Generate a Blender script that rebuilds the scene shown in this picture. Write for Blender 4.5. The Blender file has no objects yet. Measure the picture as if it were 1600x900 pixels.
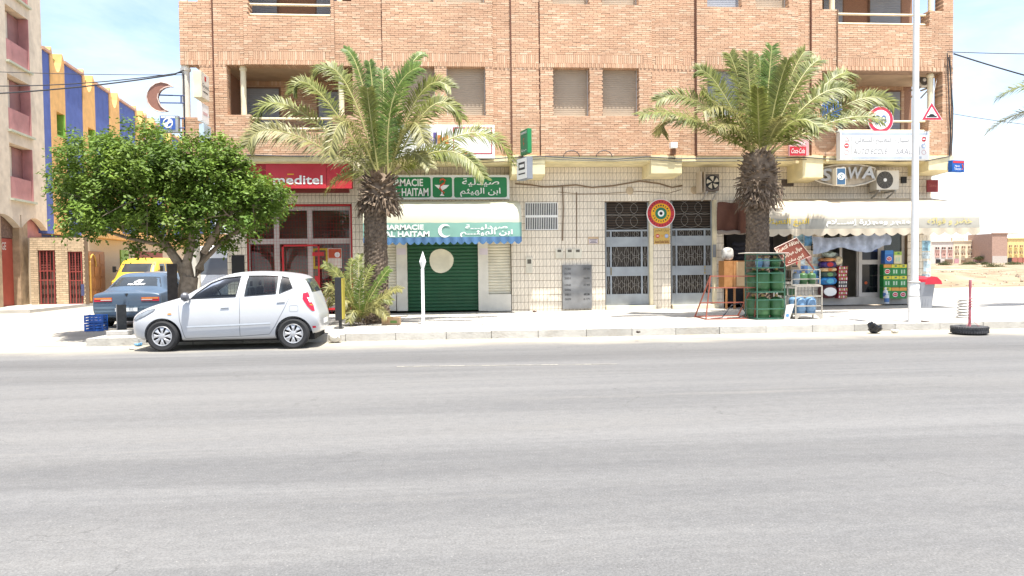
import bpy, bmesh, math, random
from mathutils import Vector, Matrix
from mathutils.bvhtree import BVHTree
random.seed(7)
R = math.radians
scene = bpy.context.scene
COL = scene.collection

# ---------------------------------------------------------------- camera
FPX = 1150.0
YAW, PITCH, ROLL = 4.6, math.degrees(math.atan(37/FPX)), math.degrees(.0115)
CAMP = Vector((0, -20.2, 1.5))
_d = Vector((math.sin(R(YAW))*math.cos(R(PITCH)), math.cos(R(YAW))*math.cos(R(PITCH)), -math.sin(R(PITCH))))
_r0 = Vector((math.cos(R(YAW)), -math.sin(R(YAW)), 0))
_u0 = _r0.cross(_d)
_r = _r0*math.cos(R(ROLL)) - _u0*math.sin(R(ROLL))
_u = _u0*math.cos(R(ROLL)) + _r0*math.sin(R(ROLL))
cam = bpy.data.cameras.new('camera')
cam.sensor_width = 36; cam.lens = 36*FPX/1600; cam.clip_end = 3000; cam.clip_start = .1
camo = bpy.data.objects.new('camera', cam); COL.objects.link(camo)
camo.matrix_world = Matrix(((_r.x, _u.x, -_d.x, CAMP.x), (_r.y, _u.y, -_d.y, CAMP.y), (_r.z, _u.z, -_d.z, CAMP.z), (0, 0, 0, 1)))
scene.camera = camo

# ---------------------------------------------------------------- sky, sun, exposure
SUN = Vector((.1, -.265, 1.08)).normalized()
EL = math.asin(SUN.z); AZ = math.atan2(SUN.x, SUN.y)
world = bpy.data.worlds.new('World'); scene.world = world; world.use_nodes = True
nt = world.node_tree; nt.nodes.clear()
def wn(t, **k):
    n = nt.nodes.new(t)
    for a, b in k.items(): setattr(n, a, b)
    return n
out = wn('ShaderNodeOutputWorld'); bg = wn('ShaderNodeBackground'); bg.inputs[1].default_value = .115
sky = wn('ShaderNodeTexSky'); sky.sky_type = 'NISHITA'; sky.sun_disc = False
sky.sun_elevation = EL; sky.sun_rotation = AZ; sky.air_density = 1.0; sky.dust_density = 2.0; sky.ozone_density = 1.6
tc = wn('ShaderNodeTexCoord'); sep = wn('ShaderNodeSeparateXYZ'); nt.links.new(tc.outputs['Generated'], sep.inputs[0])
dv = wn('ShaderNodeMath', operation='ADD'); nt.links.new(sep.outputs[2], dv.inputs[0]); dv.inputs[1].default_value = .12
dx = wn('ShaderNodeMath', operation='DIVIDE'); nt.links.new(sep.outputs[0], dx.inputs[0]); nt.links.new(dv.outputs[0], dx.inputs[1])
dy = wn('ShaderNodeMath', operation='DIVIDE'); nt.links.new(sep.outputs[1], dy.inputs[0]); nt.links.new(dv.outputs[0], dy.inputs[1])
cmb = wn('ShaderNodeCombineXYZ'); nt.links.new(dx.outputs[0], cmb.inputs[0]); nt.links.new(dy.outputs[0], cmb.inputs[1])
cn = wn('ShaderNodeTexNoise'); cn.inputs['Scale'].default_value = .9; cn.inputs['Detail'].default_value = 7; cn.inputs['Roughness'].default_value = .6
cn.inputs['Distortion'].default_value = .6
nt.links.new(cmb.outputs[0], cn.inputs['Vector'])
cr = wn('ShaderNodeMapRange'); cr.inputs[1].default_value = .34; cr.inputs[2].default_value = .68; cr.inputs[4].default_value = .55
nt.links.new(cn.outputs[0], cr.inputs[0])
cm = wn('ShaderNodeMixRGB'); cm.inputs[2].default_value = (4.6, 4.8, 4.9, 1)
hz = wn('ShaderNodeMapRange'); hz.interpolation_type = 'SMOOTHSTEP'; hz.inputs[1].default_value = .02; hz.inputs[2].default_value = .26; hz.inputs[3].default_value = .92; hz.inputs[4].default_value = 0; nt.links.new(sep.outputs[2], hz.inputs[0])
mx = wn('ShaderNodeMath', operation='MAXIMUM'); nt.links.new(cr.outputs[0], mx.inputs[0]); nt.links.new(hz.outputs[0], mx.inputs[1])
nt.links.new(mx.outputs[0], cm.inputs[0]); nt.links.new(sky.outputs[0], cm.inputs[1])
nt.links.new(cm.outputs[0], bg.inputs[0]); nt.links.new(bg.outputs[0], out.inputs[0])
sl = bpy.data.lights.new('sun', 'SUN'); sl.energy = 4.0; sl.angle = R(.53); sl.color = (1, .96, .89)
so = bpy.data.objects.new('sun', sl); COL.objects.link(so); so.rotation_euler = SUN.to_track_quat('Z', 'Y').to_euler(); so.location = (0, -10, 30)
vs = scene.view_settings; vs.view_transform = 'Standard'; vs.look = 'None'; vs.gamma = 1; vs.use_curve_mapping = False
vs.exposure = 1.5

# ---------------------------------------------------------------- measuring: a pixel of the photograph to a point on a plane of the place
def ray(px, py): return (_d + _r*((px-800)/FPX) + _u*((450-py)/FPX))
def at(px, py, Y):
    q = ray(px, py); t = (Y-CAMP.y)/q.y; return CAMP + q*t
def gnd(px, py, z=0):
    q = ray(px, py); t = (z-CAMP.z)/q.z; return CAMP + q*t
def rect(x0, y0, x1, y1, Y):
    xm, ym = (x0+x1)/2, (y0+y1)/2
    return at(x0, ym, Y).x, at(x1, ym, Y).x, at(xm, y1, Y).z, at(xm, y0, Y).z   # X0,X1,Z0,Z1
def XX(px, Y, py=200): return at(px, py, Y).x
def ZZ(py, Y, px=800): return at(px, py, Y).z

# ---------------------------------------------------------------- materials
MATS = {}
def mat(name, col, rough=.75, var=.12, scale=3., metal=0., bump=0., bscale=40., attr=0., spec=.4, col2=None, dirt=0., coat=0., translucent=0., detail=5):
    if name in MATS: return MATS[name]
    m = bpy.data.materials.new(name); m.use_nodes = True; MATS[name] = m
    t = m.node_tree; L = t.links.new
    b = t.nodes['Principled BSDF']; b.inputs['Roughness'].default_value = rough; b.inputs['Metallic'].default_value = metal
    b.inputs['Specular IOR Level'].default_value = spec; b.inputs['Coat Weight'].default_value = coat
    g = t.nodes.new('ShaderNodeNewGeometry')
    n = t.nodes.new('ShaderNodeTexNoise'); n.inputs['Scale'].default_value = scale; n.inputs['Detail'].default_value = detail; L(g.outputs['Position'], n.inputs['Vector'])
    c2 = col2 or [max(0, c*(1+var)) for c in col]; c1 = col if col2 else [c*(1-var) for c in col]
    mr = t.nodes.new('ShaderNodeMapRange'); mr.inputs[1].default_value = .3; mr.inputs[2].default_value = .7; L(n.outputs[0], mr.inputs[0])
    x = t.nodes.new('ShaderNodeMixRGB'); x.inputs[1].default_value = (*c1, 1); x.inputs[2].default_value = (*c2, 1); L(mr.outputs[0], x.inputs[0])
    o = x.outputs[0]
    if attr:
        a = t.nodes.new('ShaderNodeAttribute'); a.attribute_name = 'rnd'
        q = t.nodes.new('ShaderNodeMapRange'); q.inputs[3].default_value = 1-attr; q.inputs[4].default_value = 1+attr; L(a.outputs['Fac'], q.inputs[0])
        h = t.nodes.new('ShaderNodeVectorMath'); h.operation = 'SCALE'; L(o, h.inputs[0]); L(q.outputs[0], h.inputs['Scale']); o = h.outputs[0]
    if dirt:
        n2 = t.nodes.new('ShaderNodeTexNoise'); n2.inputs['Scale'].default_value = 1.7; n2.inputs['Detail'].default_value = 9; n2.inputs['Roughness'].default_value = .65; L(g.outputs['Position'], n2.inputs['Vector'])
        q = t.nodes.new('ShaderNodeMapRange'); q.inputs[1].default_value = .5; q.inputs[2].default_value = .75; q.inputs[4].default_value = dirt; L(n2.outputs[0], q.inputs[0])
        y = t.nodes.new('ShaderNodeMixRGB'); y.inputs[2].default_value = (.18, .14, .1, 1); L(q.outputs[0], y.inputs[0]); L(o, y.inputs[1]); o = y.outputs[0]
    L(o, b.inputs['Base Color'])
    if bump:
        n3 = t.nodes.new('ShaderNodeTexNoise'); n3.inputs['Scale'].default_value = bscale; n3.inputs['Detail'].default_value = 4; L(g.outputs['Position'], n3.inputs['Vector'])
        bp = t.nodes.new('ShaderNodeBump'); bp.inputs['Strength'].default_value = bump; bp.inputs['Distance'].default_value = .02; L(n3.outputs[0], bp.inputs['Height']); L(bp.outputs[0], b.inputs['Normal'])
    if translucent:
        tr = t.nodes.new('ShaderNodeBsdfTranslucent'); L(o, tr.inputs[0]); ms = t.nodes.new('ShaderNodeMixShader'); ms.inputs[0].default_value = translucent
        L(b.outputs[0], ms.inputs[1]); L(tr.outputs[0], ms.inputs[2]); L(ms.outputs[0], t.nodes['Material Output'].inputs[0])
    return m
def glassmat(name, tint, clear=.7):
    if name in MATS: return MATS[name]
    m = bpy.data.materials.new(name); m.use_nodes = True; MATS[name] = m
    t = m.node_tree; L = t.links.new; t.nodes.remove(t.nodes['Principled BSDF'])
    tr = t.nodes.new('ShaderNodeBsdfTransparent'); tr.inputs[0].default_value = (*[c*clear for c in tint], 1)
    gl = t.nodes.new('ShaderNodeBsdfGlossy'); gl.inputs['Roughness'].default_value = .02
    fr = t.nodes.new('ShaderNodeFresnel'); fr.inputs[0].default_value = 1.5
    ms = t.nodes.new('ShaderNodeMixShader'); L(fr.outputs[0], ms.inputs[0]); L(tr.outputs[0], ms.inputs[1]); L(gl.outputs[0], ms.inputs[2])
    L(ms.outputs[0], t.nodes['Material Output'].inputs[0]); return m
def P(name, r, g, b, rough=.6, **k): return mat(name, (r, g, b), rough, **k)

# ---------------------------------------------------------------- mesh builder
ORG = {}
class MB:
    def __init__(s): s.v = []; s.f = []; s.r = []; s.m = []; s.cur = .5; s.mi = 0
    def add(s, vs, fs):
        o = len(s.v); s.v += [tuple(v) for v in vs]; s.f += [tuple(i+o for i in f) for f in fs]
        s.r += [s.cur]*len(fs); s.m += [s.mi]*len(fs); return s
    def box(s, x0, x1, y0, y1, z0, z1):
        return s.add([(x0, y0, z0), (x1, y0, z0), (x1, y1, z0), (x0, y1, z0), (x0, y0, z1), (x1, y0, z1), (x1, y1, z1), (x0, y1, z1)],
                     [(0, 3, 2, 1), (4, 5, 6, 7), (0, 1, 5, 4), (1, 2, 6, 5), (2, 3, 7, 6), (3, 0, 4, 7)])
    def obox(s, M, sx, sy, sz):
        vs = [M @ Vector((a*sx/2, b*sy/2, c*sz/2)) for c in (-1, 1) for a, b in ((-1, -1), (1, -1), (1, 1), (-1, 1))]
        return s.add(vs, [(0, 3, 2, 1), (4, 5, 6, 7), (0, 1, 5, 4), (1, 2, 6, 5), (2, 3, 7, 6), (3, 0, 4, 7)])
    def bar(s, p0, p1, w, h=None):     # square bar
        p0, p1 = Vector(p0), Vector(p1); d = p1-p0; q = d.to_track_quat('Z', 'Y').to_matrix().to_4x4()
        return s.obox(Matrix.Translation((p0+p1)/2) @ q, w, h or w, d.length)
    def tube(s, pts, r, n=6, caps=True):
        pts = [Vector(p) for p in pts]; rs = r if isinstance(r, (list, tuple)) else [r]*len(pts)
        vs = []; up = Vector((0, 0, 1))
        for i, p in enumerate(pts):
            d = (pts[min(i+1, len(pts)-1)]-pts[max(i-1, 0)]).normalized()
            a = up if abs(d.dot(up)) < .9 else Vector((1, 0, 0))
            e1 = d.cross(a).normalized(); e2 = d.cross(e1)
            vs += [p+(e1*math.cos(2*math.pi*k/n)+e2*math.sin(2*math.pi*k/n))*rs[i] for k in range(n)]
        fs = [(i*n+k, i*n+(k+1) % n, (i+1)*n+(k+1) % n, (i+1)*n+k) for i in range(len(pts)-1) for k in range(n)]
        if caps: fs += [tuple(range(n)), tuple(range((len(pts)-1)*n, len(pts)*n))[::-1]]
        return s.add(vs, fs)
    def cyl(s, p0, p1, r0, r1=None, n=12): return s.tube([p0, p1], [r0, r0 if r1 is None else r1], n)
    def lathe(s, prof, n=20, M=Matrix.Identity(4), caps=True):
        vs = [M @ Vector((r*math.cos(2*math.pi*k/n), r*math.sin(2*math.pi*k/n), z)) for r, z in prof for k in range(n)]
        fs = [(i*n+k, i*n+(k+1) % n, (i+1)*n+(k+1) % n, (i+1)*n+k) for i in range(len(prof)-1) for k in range(n)]
        if caps: fs += [tuple(range(n))[::-1], tuple(range((len(prof)-1)*n, len(prof)*n))]
        return s.add(vs, fs)
    def prism(s, poly, y0, y1, M=None):    # polygon in x,z pushed along y
        n = len(poly); vs = [(x, y0, z) for x, z in poly]+[(x, y1, z) for x, z in poly]
        if M: vs = [M @ Vector(v) for v in vs]
        return s.add(vs, [tuple(range(n)), tuple(range(n, 2*n))[::-1]]+[(i, (i+1) % n, n+(i+1) % n, n+i) for i in range(n)])
    def xform(s, M): s.v = [tuple(M @ Vector(v)) for v in s.v]; return s
    def build(s, name, mats, parent=None, smooth=False, bevel=0, kind=None, fixn=True):
        if parent is not None: off = ORG[parent]
        else:
            xs = [v[0] for v in s.v]; ys = [v[1] for v in s.v]
            off = Vector(((min(xs)+max(xs))/2, (min(ys)+max(ys))/2, min(v[2] for v in s.v)))
        me = bpy.data.meshes.new(name); me.from_pydata([(v[0]-off.x, v[1]-off.y, v[2]-off.z) for v in s.v], [], s.f)
        if len(set(s.r)) > 1 or s.cur != .5:
            a = me.attributes.new('rnd', 'FLOAT', 'FACE'); a.data.foreach_set('value', s.r)
        mats = mats if isinstance(mats, (list, tuple)) else [mats]
        for m in mats: me.materials.append(m)
        if len(mats) > 1: me.polygons.foreach_set('material_index', s.m)
        if fixn or bevel:
            bm = bmesh.new(); bm.from_mesh(me)
            if bevel: bmesh.ops.bevel(bm, geom=[e for e in bm.edges if len(e.link_faces) == 2 and e.calc_face_angle(0) > .6], offset=bevel, segments=2, affect='EDGES', profile=.6)
            bmesh.ops.recalc_face_normals(bm, faces=bm.faces); bm.to_mesh(me); bm.free()
        if smooth:
            me.polygons.foreach_set('use_smooth', [True]*len(me.polygons))
            try: me.set_sharp_from_angle(angle=R(38))
            except Exception: pass
        o = bpy.data.objects.new(name, me); COL.objects.link(o)
        if parent is not None: o.parent = parent; ORG[o] = off
        else: o.location = off; ORG[o] = off.copy()
        if kind: o['kind'] = kind
        return o
def tag(o, label, cat, group=None):
    o['label'] = label; o['category'] = cat
    if group: o['group'] = group
    return o
def thing(name, label, cat, loc, rotz=0, group=None, local=False):
    o = bpy.data.objects.new(name, None); COL.objects.link(o); o.location = loc; o.rotation_euler = (0, 0, rotz); o.empty_display_size = .2
    ORG[o] = Vector((0, 0, 0)) if local else Vector(loc)
    return tag(o, label, cat, group)
def link(name, me, parent, loc=(0, 0, 0), scale=(1, 1, 1), rot=(0, 0, 0)):     # a piece that shares mesh data
    o = bpy.data.objects.new(name, me); COL.objects.link(o); o.parent = parent; o.location = Vector(loc); o.scale = scale; o.rotation_euler = rot; ORG[o] = ORG[parent]
    return o
UNITS = {}
def unit(name, m):
    if (name, m.name) not in UNITS:
        ls = []
        for k in range(8):
            b = MB(); b.cur = (k+.5)/8+.001; b.box(-.5, .5, -.5, .5, -.5, .5)
            me = bpy.data.meshes.new(name); me.from_pydata(b.v, [], b.f); a = me.attributes.new('rnd', 'FLOAT', 'FACE'); a.data.foreach_set('value', b.r); me.materials.append(m); ls.append(me)
        UNITS[(name, m.name)] = ls
    return UNITS[(name, m.name)]
def pieces(name, boxes, m, parent, key=None, n=300):
    """boxes: the n that key puts first become objects of their own, the rest one joined part"""
    if key: boxes = sorted(boxes, key=key)
    us = unit(name, m); off = ORG[parent]
    for b in boxes[:n]:
        c = Vector(((b[0]+b[1])/2, (b[2]+b[3])/2, (b[4]+b[5])/2))
        link(name, random.choice(us), parent, c-off, (b[1]-b[0], b[3]-b[2], b[5]-b[4]))
    if len(boxes) > n:
        mb = MB()
        for b in boxes[n:]: mb.cur = random.random(); mb.box(*b)
        mb.cur = .51; mb.build(name+'work', m, parent, kind='stuff', fixn=False)
def cells(x0, x1, z0, z1, holes):
    """what is left of a rectangle once the holes are cut out, as rectangles"""
    xs = sorted({x0, x1, *[min(max(h[i], x0), x1) for h in holes for i in (0, 1)]})
    res = []
    for a, b in zip(xs, xs[1:]):
        if b-a < 1e-4: continue
        hs = sorted((h[2], h[3]) for h in holes if h[0] < (a+b)/2 < h[1]); z = z0
        for h0, h1 in hs:
            if h1 <= z0 or h0 >= z1: continue
            if h0 > z: res.append((a, b, z, h0))
            z = max(z, h1)
        if z < z1: res.append((a, b, z, z1))
    return res

# ---------------------------------------------------------------- lettering
AR = {'ا': (0xFE8D, 2), 'أ': (0xFE83, 2), 'إ': (0xFE87, 2), 'ب': (0xFE8F, 4), 'ة': (0xFE93, 2), 'ت': (0xFE95, 4), 'ث': (0xFE99, 4), 'ج': (0xFE9D, 4), 'ح': (0xFEA1, 4), 'خ': (0xFEA5, 4),
      'د': (0xFEA9, 2), 'ر': (0xFEAD, 2), 'ز': (0xFEAF, 2), 'س': (0xFEB1, 4), 'ص': (0xFEB9, 4), 'ض': (0xFEBD, 4), 'ط': (0xFEC1, 4), 'ع': (0xFEC9, 4), 'غ': (0xFECD, 4), 'ف': (0xFED1, 4),
      'ق': (0xFED5, 4), 'ك': (0xFED9, 4), 'ل': (0xFEDD, 4), 'م': (0xFEE1, 4), 'ن': (0xFEE5, 4), 'ه': (0xFEE9, 4), 'و': (0xFEED, 2), 'ي': (0xFEF1, 4), 'ئ': (0xFE89, 4)}
def shape(s):
    s = s.replace('لا', '\u0001'); o = []
    T = dict(AR); T['\u0001'] = (0xFEFB, 2); T['ـ'] = (None, 4)
    for i, c in enumerate(s):
        if c not in T: o.append(c); continue
        pr = i > 0 and s[i-1] in T and T[s[i-1]][1] == 4
        nx = i+1 < len(s) and s[i+1] in T and T[c][1] == 4
        if c == 'ـ': o.append(c); continue
        o.append(chr(T[c][0]+(3 if pr and nx else 1 if pr else 2 if nx else 0)))
    return ''.join(reversed(o))
_tc = {}
def glyphs(s, bold=0, shear=0):
    k = (s, bold, shear)
    if k not in _tc:
        c = bpy.data.curves.new('t', 'FONT'); c.body = shape(s) if any(x in AR for x in s) else s
        c.resolution_u = 3; c.offset = bold; c.shear = shear; c.fill_mode = 'FRONT'
        o = bpy.data.objects.new('t', c); COL.objects.link(o)
        me = bpy.data.meshes.new_from_object(o.evaluated_get(bpy.context.evaluated_depsgraph_get()))
        vs = [v.co.copy() for v in me.vertices]; fs = [tuple(p.vertices) for p in me.polygons]
        bpy.data.objects.remove(o); bpy.data.curves.remove(c); bpy.data.meshes.remove(me); _tc[k] = (vs, fs)
    return _tc[k]
def text(s, m, parent, x0, x1, z0, z1, Y, bold=.012, shear=0, M=None, fit=True, name='lettering', depth=.004):
    """one line of lettering in the rectangle x0..x1, z0..z1 at Y, facing -Y; M then carries it elsewhere"""
    vs, fs = glyphs(s, bold, shear)
    if not vs: return
    a0 = min(v.x for v in vs); a1 = max(v.x for v in vs); b0 = min(v.y for v in vs); b1 = max(v.y for v in vs)
    sx = (x1-x0)/(a1-a0); sz = (z1-z0)/(b1-b0)
    if not fit: sx = sz = min(sx, sz)
    cx, cz = (x0+x1)/2, (z0+z1)/2
    pts = [Vector((cx+(v.x-(a0+a1)/2)*sx, Y-depth, cz+(v.y-(b0+b1)/2)*sz)) for v in vs]
    mb = MB(); mb.add([M @ p for p in pts] if M else pts, fs)
    return mb.build(name, m, parent, fixn=False)
def disc(mb, cx, cz, r, y0, y1, n=28, r2=0):
    if r2:
        pr = []
        for k in range(n):
            a0, a1 = 2*math.pi*k/n, 2*math.pi*(k+1)/n
            mb.prism([(cx+r*math.cos(a0), cz+r*math.sin(a0)), (cx+r*math.cos(a1), cz+r*math.sin(a1)), (cx+r2*math.cos(a1), cz+r2*math.sin(a1)), (cx+r2*math.cos(a0), cz+r2*math.sin(a0))], y0, y1)
    else: mb.prism([(cx+r*math.cos(2*math.pi*k/n), cz+r*math.sin(2*math.pi*k/n)) for k in range(n)], y0, y1)
    return mb
# ================================================================ materials with a pattern of their own
def ramp_mat(name, cols, rough=.85):
    m = mat(name, (.5, .5, .5), rough, var=.12, scale=.9, bump=.25, bscale=120, dirt=.14, detail=8)
    t = m.node_tree; L = t.links.new
    a = t.nodes.new('ShaderNodeAttribute'); a.attribute_name = 'rnd'; r = t.nodes.new('ShaderNodeValToRGB'); e = r.color_ramp.elements
    while len(e) < len(cols): e.new(.5)
    for k, c in enumerate(cols): e[k].position = k/(len(cols)-1); e[k].color = (*c, 1)
    L(a.outputs['Fac'], r.inputs[0])
    x = t.nodes.new('ShaderNodeMixRGB'); x.blend_type = 'MULTIPLY'; x.inputs[0].default_value = 1
    b = t.nodes['Principled BSDF']; o = b.inputs['Base Color'].links[0].from_socket
    s = t.nodes.new('ShaderNodeVectorMath'); s.operation = 'SCALE'; s.inputs['Scale'].default_value = 2; L(o, s.inputs[0])
    L(r.outputs[0], x.inputs[1]); L(s.outputs[0], x.inputs[2]); L(x.outputs[0], b.inputs['Base Color'])
    return m
BRICK = ramp_mat('brick', [(.5, .298, .185), (.55, .34, .216), (.575, .368, .235), (.545, .33, .21), (.6, .4, .26), (.645, .46, .32)])
MORTAR = P('mortar', .33, .22, .15, .95, var=.2, bump=.2)
TW, TH = .108, .205
def tile_mat():
    m = mat('wall_tile', (.74, .66, .54), .35, var=.06, scale=1.2, attr=.07, dirt=.12)
    t = m.node_tree; L = t.links.new; b = t.nodes['Principled BSDF']; o = b.inputs['Base Color'].links[0].from_socket
    g = t.nodes.new('ShaderNodeNewGeometry'); sp = t.nodes.new('ShaderNodeSeparateXYZ'); L(g.outputs['Position'], sp.inputs[0])
    def M(op, a, bb=None, c=None):
        n = t.nodes.new('ShaderNodeMath'); n.operation = op
        for i, v in enumerate((a, bb, c)):
            if v is None: continue
            if isinstance(v, (int, float)): n.inputs[i].default_value = v
            else: L(v, n.inputs[i])
        return n.outputs[0]
    u = M('FRACT', M('DIVIDE', M('ADD', sp.outputs[0], 20*TW), TW)); v = M('FRACT', M('DIVIDE', sp.outputs[2], TH))
    a = t.nodes.new('ShaderNodeAttribute'); a.attribute_name = 'rnd'
    d = M('ABSOLUTE', M('SUBTRACT', M('SUBTRACT', u, .1), M('MULTIPLY', v, .72)))
    k = M('MULTIPLY', M('LESS_THAN', d, .04), M('MULTIPLY', M('GREATER_THAN', v, .2), M('GREATER_THAN', a.outputs['Fac'], .14)))
    k = M('MULTIPLY', k, M('ADD', M('MULTIPLY', a.outputs['Fac'], .4), .25))
    x = t.nodes.new('ShaderNodeMixRGB'); x.inputs[2].default_value = (.17, .11, .07, 1); L(k, x.inputs[0]); L(o, x.inputs[1]); L(x.outputs[0], b.inputs['Base Color'])
    return m
TILE = tile_mat()
GROUT = P('grout', .2, .14, .09, .9)
YELLOW = P('cream_yellow_paint', .77, .67, .41, .8, dirt=.25, bump=.1)
CREAM = P('cream_paint', .75, .66, .46, .8, dirt=.2)
WHITE = P('white_paint', .78, .78, .76, .5, var=.04, dirt=.1)
OFFW = P('off_white_paint', .66, .62, .54, .7, var=.08, dirt=.25)
ALU = P('pale_aluminium', .5, .47, .44, .45, var=.06, dirt=.15)
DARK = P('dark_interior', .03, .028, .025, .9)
BLACK = P('black_plastic', .015, .015, .016, .5)
GREYB = P('grey_blue_metal', .3, .325, .345, .45, dirt=.2)
STEEL = P('bare_steel', .4, .38, .35, .5, dirt=.3)
CONC = P('concrete', .4, .38, .35, .9, var=.12, dirt=.35, bump=.3)
REDP = P('red_paint', .45, .02, .025, .5, dirt=.1)
CABLE = P('cable', .03, .03, .035, .6)
GLASS = glassmat('shop_glass', (.8, .85, .83), .85)
SHUT = P('window_shutter', .38, .3, .22, .6, var=.06, dirt=.1)
SHUTB = P('blue_grey_shutter', .3, .32, .36, .6, var=.06, dirt=.1)

# ================================================================ ground
def road_mat():
    m = bpy.data.materials.new('asphalt'); m.use_nodes = True; t = m.node_tree; L = t.links.new; b = t.nodes['Principled BSDF']
    b.inputs['Roughness'].default_value = .93; b.inputs['Specular IOR Level'].default_value = .25
    g = t.nodes.new('ShaderNodeNewGeometry'); sp = t.nodes.new('ShaderNodeSeparateXYZ'); L(g.outputs['Position'], sp.inputs[0])
    def noise(sc, vec=(1, 1, 1), det=6, rg=.6, dist=0):
        mp = t.nodes.new('ShaderNodeMapping'); mp.inputs['Scale'].default_value = vec; L(g.outputs['Position'], mp.inputs[0])
        n = t.nodes.new('ShaderNodeTexNoise'); n.inputs['Scale'].default_value = sc; n.inputs['Detail'].default_value = det; n.inputs['Roughness'].default_value = rg; n.inputs['Distortion'].default_value = dist; L(mp.outputs[0], n.inputs['Vector']); return n.outputs[0]
    def mr(v, a, bb, c=0, d=1):
        n = t.nodes.new('ShaderNodeMapRange'); n.interpolation_type = 'SMOOTHSTEP'
        for i, q in enumerate((a, bb, c, d)): n.inputs[i+1].default_value = q
        L(v, n.inputs[0]); return n.outputs[0]
    def mix(f, a, bb, bt='MIX'):
        n = t.nodes.new('ShaderNodeMixRGB'); n.blend_type = bt
        for i, q in enumerate((f, a, bb)):
            if isinstance(q, (int, float)): n.inputs[i].default_value = q
            elif isinstance(q, tuple): n.inputs[i].default_value = (*q, 1)
            else: L(q, n.inputs[i])
        return n.outputs[0]
    def mth(op, a, bb):
        n = t.nodes.new('ShaderNodeMath'); n.operation = op
        for i, q in enumerate((a, bb)):
            if isinstance(q, (int, float)): n.inputs[i].default_value = q
            else: L(q, n.inputs[i])
        return n.outputs[0]
    streak = mr(noise(1.0, (.045, 1.0, 1), 8, .66, .5), .36, .66)
    c = mix(streak, (.114, .113, .1125), (.158, .156, .153))
    c = mix(mr(noise(2.6, (.5, 1, 1), 8, .7), .35, .7, 0, .35), c, (.155, .151, .145))
    c = mix(mr(noise(.5, (.2, 1, 1), 5), .4, .7, 0, .5), c, (.165, .16, .152))
    # fine grit and pale chippings
    c = mix(1, c, mix(mr(noise(70, (1, 1, 1), 5, .75), .32, .68), (.76, .76, .76), (1.2, 1.2, 1.2)), 'MULTIPLY')
    c = mix(1, c, mix(mr(noise(16, (.6, 1, 1), 6, .75), .3, .7), (.9, .9, .9), (1.09, 1.09, 1.09)), 'MULTIPLY')
    c = mix(mr(noise(55, (1, 1, 1), 2, .5), .68, .74, 0, .6), c, (.3, .29, .27))
    c = mix(mr(noise(38, (1, 1, 1), 2, .5), .7, .78, 0, .5), c, (.07, .07, .07))
    # rubbed tyre lanes along the road, worn black
    wob = mth('ADD', sp.outputs[1], mr(noise(.12, (1, 1, 1), 2), 0, 1, -.5, .5))
    for y0, wd, k in ((-8.3, 1.1, .52), (-9.7, .7, .28), (-14.9, 1.3, .2)):
        band = mr(mth('ABSOLUTE', mth('SUBTRACT', wob, y0), 0), 0, wd, k, 0)
        c = mix(mth('MULTIPLY', band, mr(noise(1.6, (.12, 1.6, 1), 8, .7), .25, .75, .3, 1)), c, (.055, .054, .056))
    # dry dust lying against the kerb and in long pale scuffs
    dust = mr(mth('ADD', sp.outputs[1], mr(noise(.8, (.6, 1, 1), 6), 0, 1, -.55, .55)), -7.0, -5.7)
    c = mix(mth('MULTIPLY', dust, .88), c, mix(noise(6, (1, 1, 1), 5), (.33, .29, .22), (.44, .4, .32)))
    c = mix(mth('MULTIPLY', mr(noise(.7, (.12, 1.6, 1), 9, .75), .56, .74), .4), c, (.24, .225, .2))
    vo = t.nodes.new('ShaderNodeTexVoronoi'); vo.feature = 'DISTANCE_TO_EDGE'; vo.inputs['Scale'].default_value = .3
    wv = t.nodes.new('ShaderNodeVectorMath'); wv.operation = 'ADD'; L(g.outputs['Position'], wv.inputs[0]); nz = t.nodes.new('ShaderNodeTexNoise'); nz.inputs['Scale'].default_value = 1.4; nz.inputs['Detail'].default_value = 8; L(g.outputs['Position'], nz.inputs['Vector'])
    sc_ = t.nodes.new('ShaderNodeVectorMath'); sc_.operation = 'SCALE'; sc_.inputs['Scale'].default_value = 1.6; L(nz.outputs['Color'], sc_.inputs[0]); L(sc_.outputs[0], wv.inputs[1]); L(wv.outputs[0], vo.inputs['Vector'])
    c = mix(mth('MULTIPLY', mr(vo.outputs['Distance'], 0, .005, .35, 0), mr(noise(.35, (1, 1, 1), 3), .5, .6)), c, (.04, .038, .036))
    c = mix(mr(noise(1.1, (.7, 1, 1), 3, .5), .72, .8, 0, .35), c, (.06, .058, .058))
    L(c, b.inputs['Base Color'])
    bp = t.nodes.new('ShaderNodeBump'); bp.inputs['Strength'].default_value = .5; bp.inputs['Distance'].default_value = .006; L(noise(110, (1, 1, 1), 3, .6), bp.inputs['Height']); L(bp.outputs[0], b.inputs['Normal'])
    return m
SAND = mat('pale_sand', (.36, .29, .2), .95, scale=.6, col2=(.5, .43, .32), bump=.5, bscale=6, detail=9)
def struct(o): o['kind'] = 'structure'; return o
g = MB(); g.add([(-900, -300, -.03), (900, -300, -.03), (900, 1500, -.03), (-900, 1500, -.03)], [(0, 1, 2, 3)]); struct(g.build('ground', SAND))
g = MB(); g.add([(-60, -40, 0), (70, -40, 0), (70, -5.2, 0), (-60, -5.2, 0)], [(0, 1, 2, 3)]); struct(g.build('road', road_mat()))
STREET = P('dusty_street', .36, .33, .28, .95, var=.15, scale=1.2, bump=.3, bscale=60)
g = MB(); g.add([(-30, -5.2, .004), (-7.0, -5.2, .004), (-7.0, 70, .004), (-30, 70, .004)], [(0, 1, 2, 3)]); struct(g.build('side_street', STREET))
KERBY = -5.35; PX0 = -7.1; PZ = .15
PAVE = P('pavement_concrete', .42, .4, .36, .92, var=.12, scale=2.2, bump=.3, bscale=30, dirt=.12)
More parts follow.
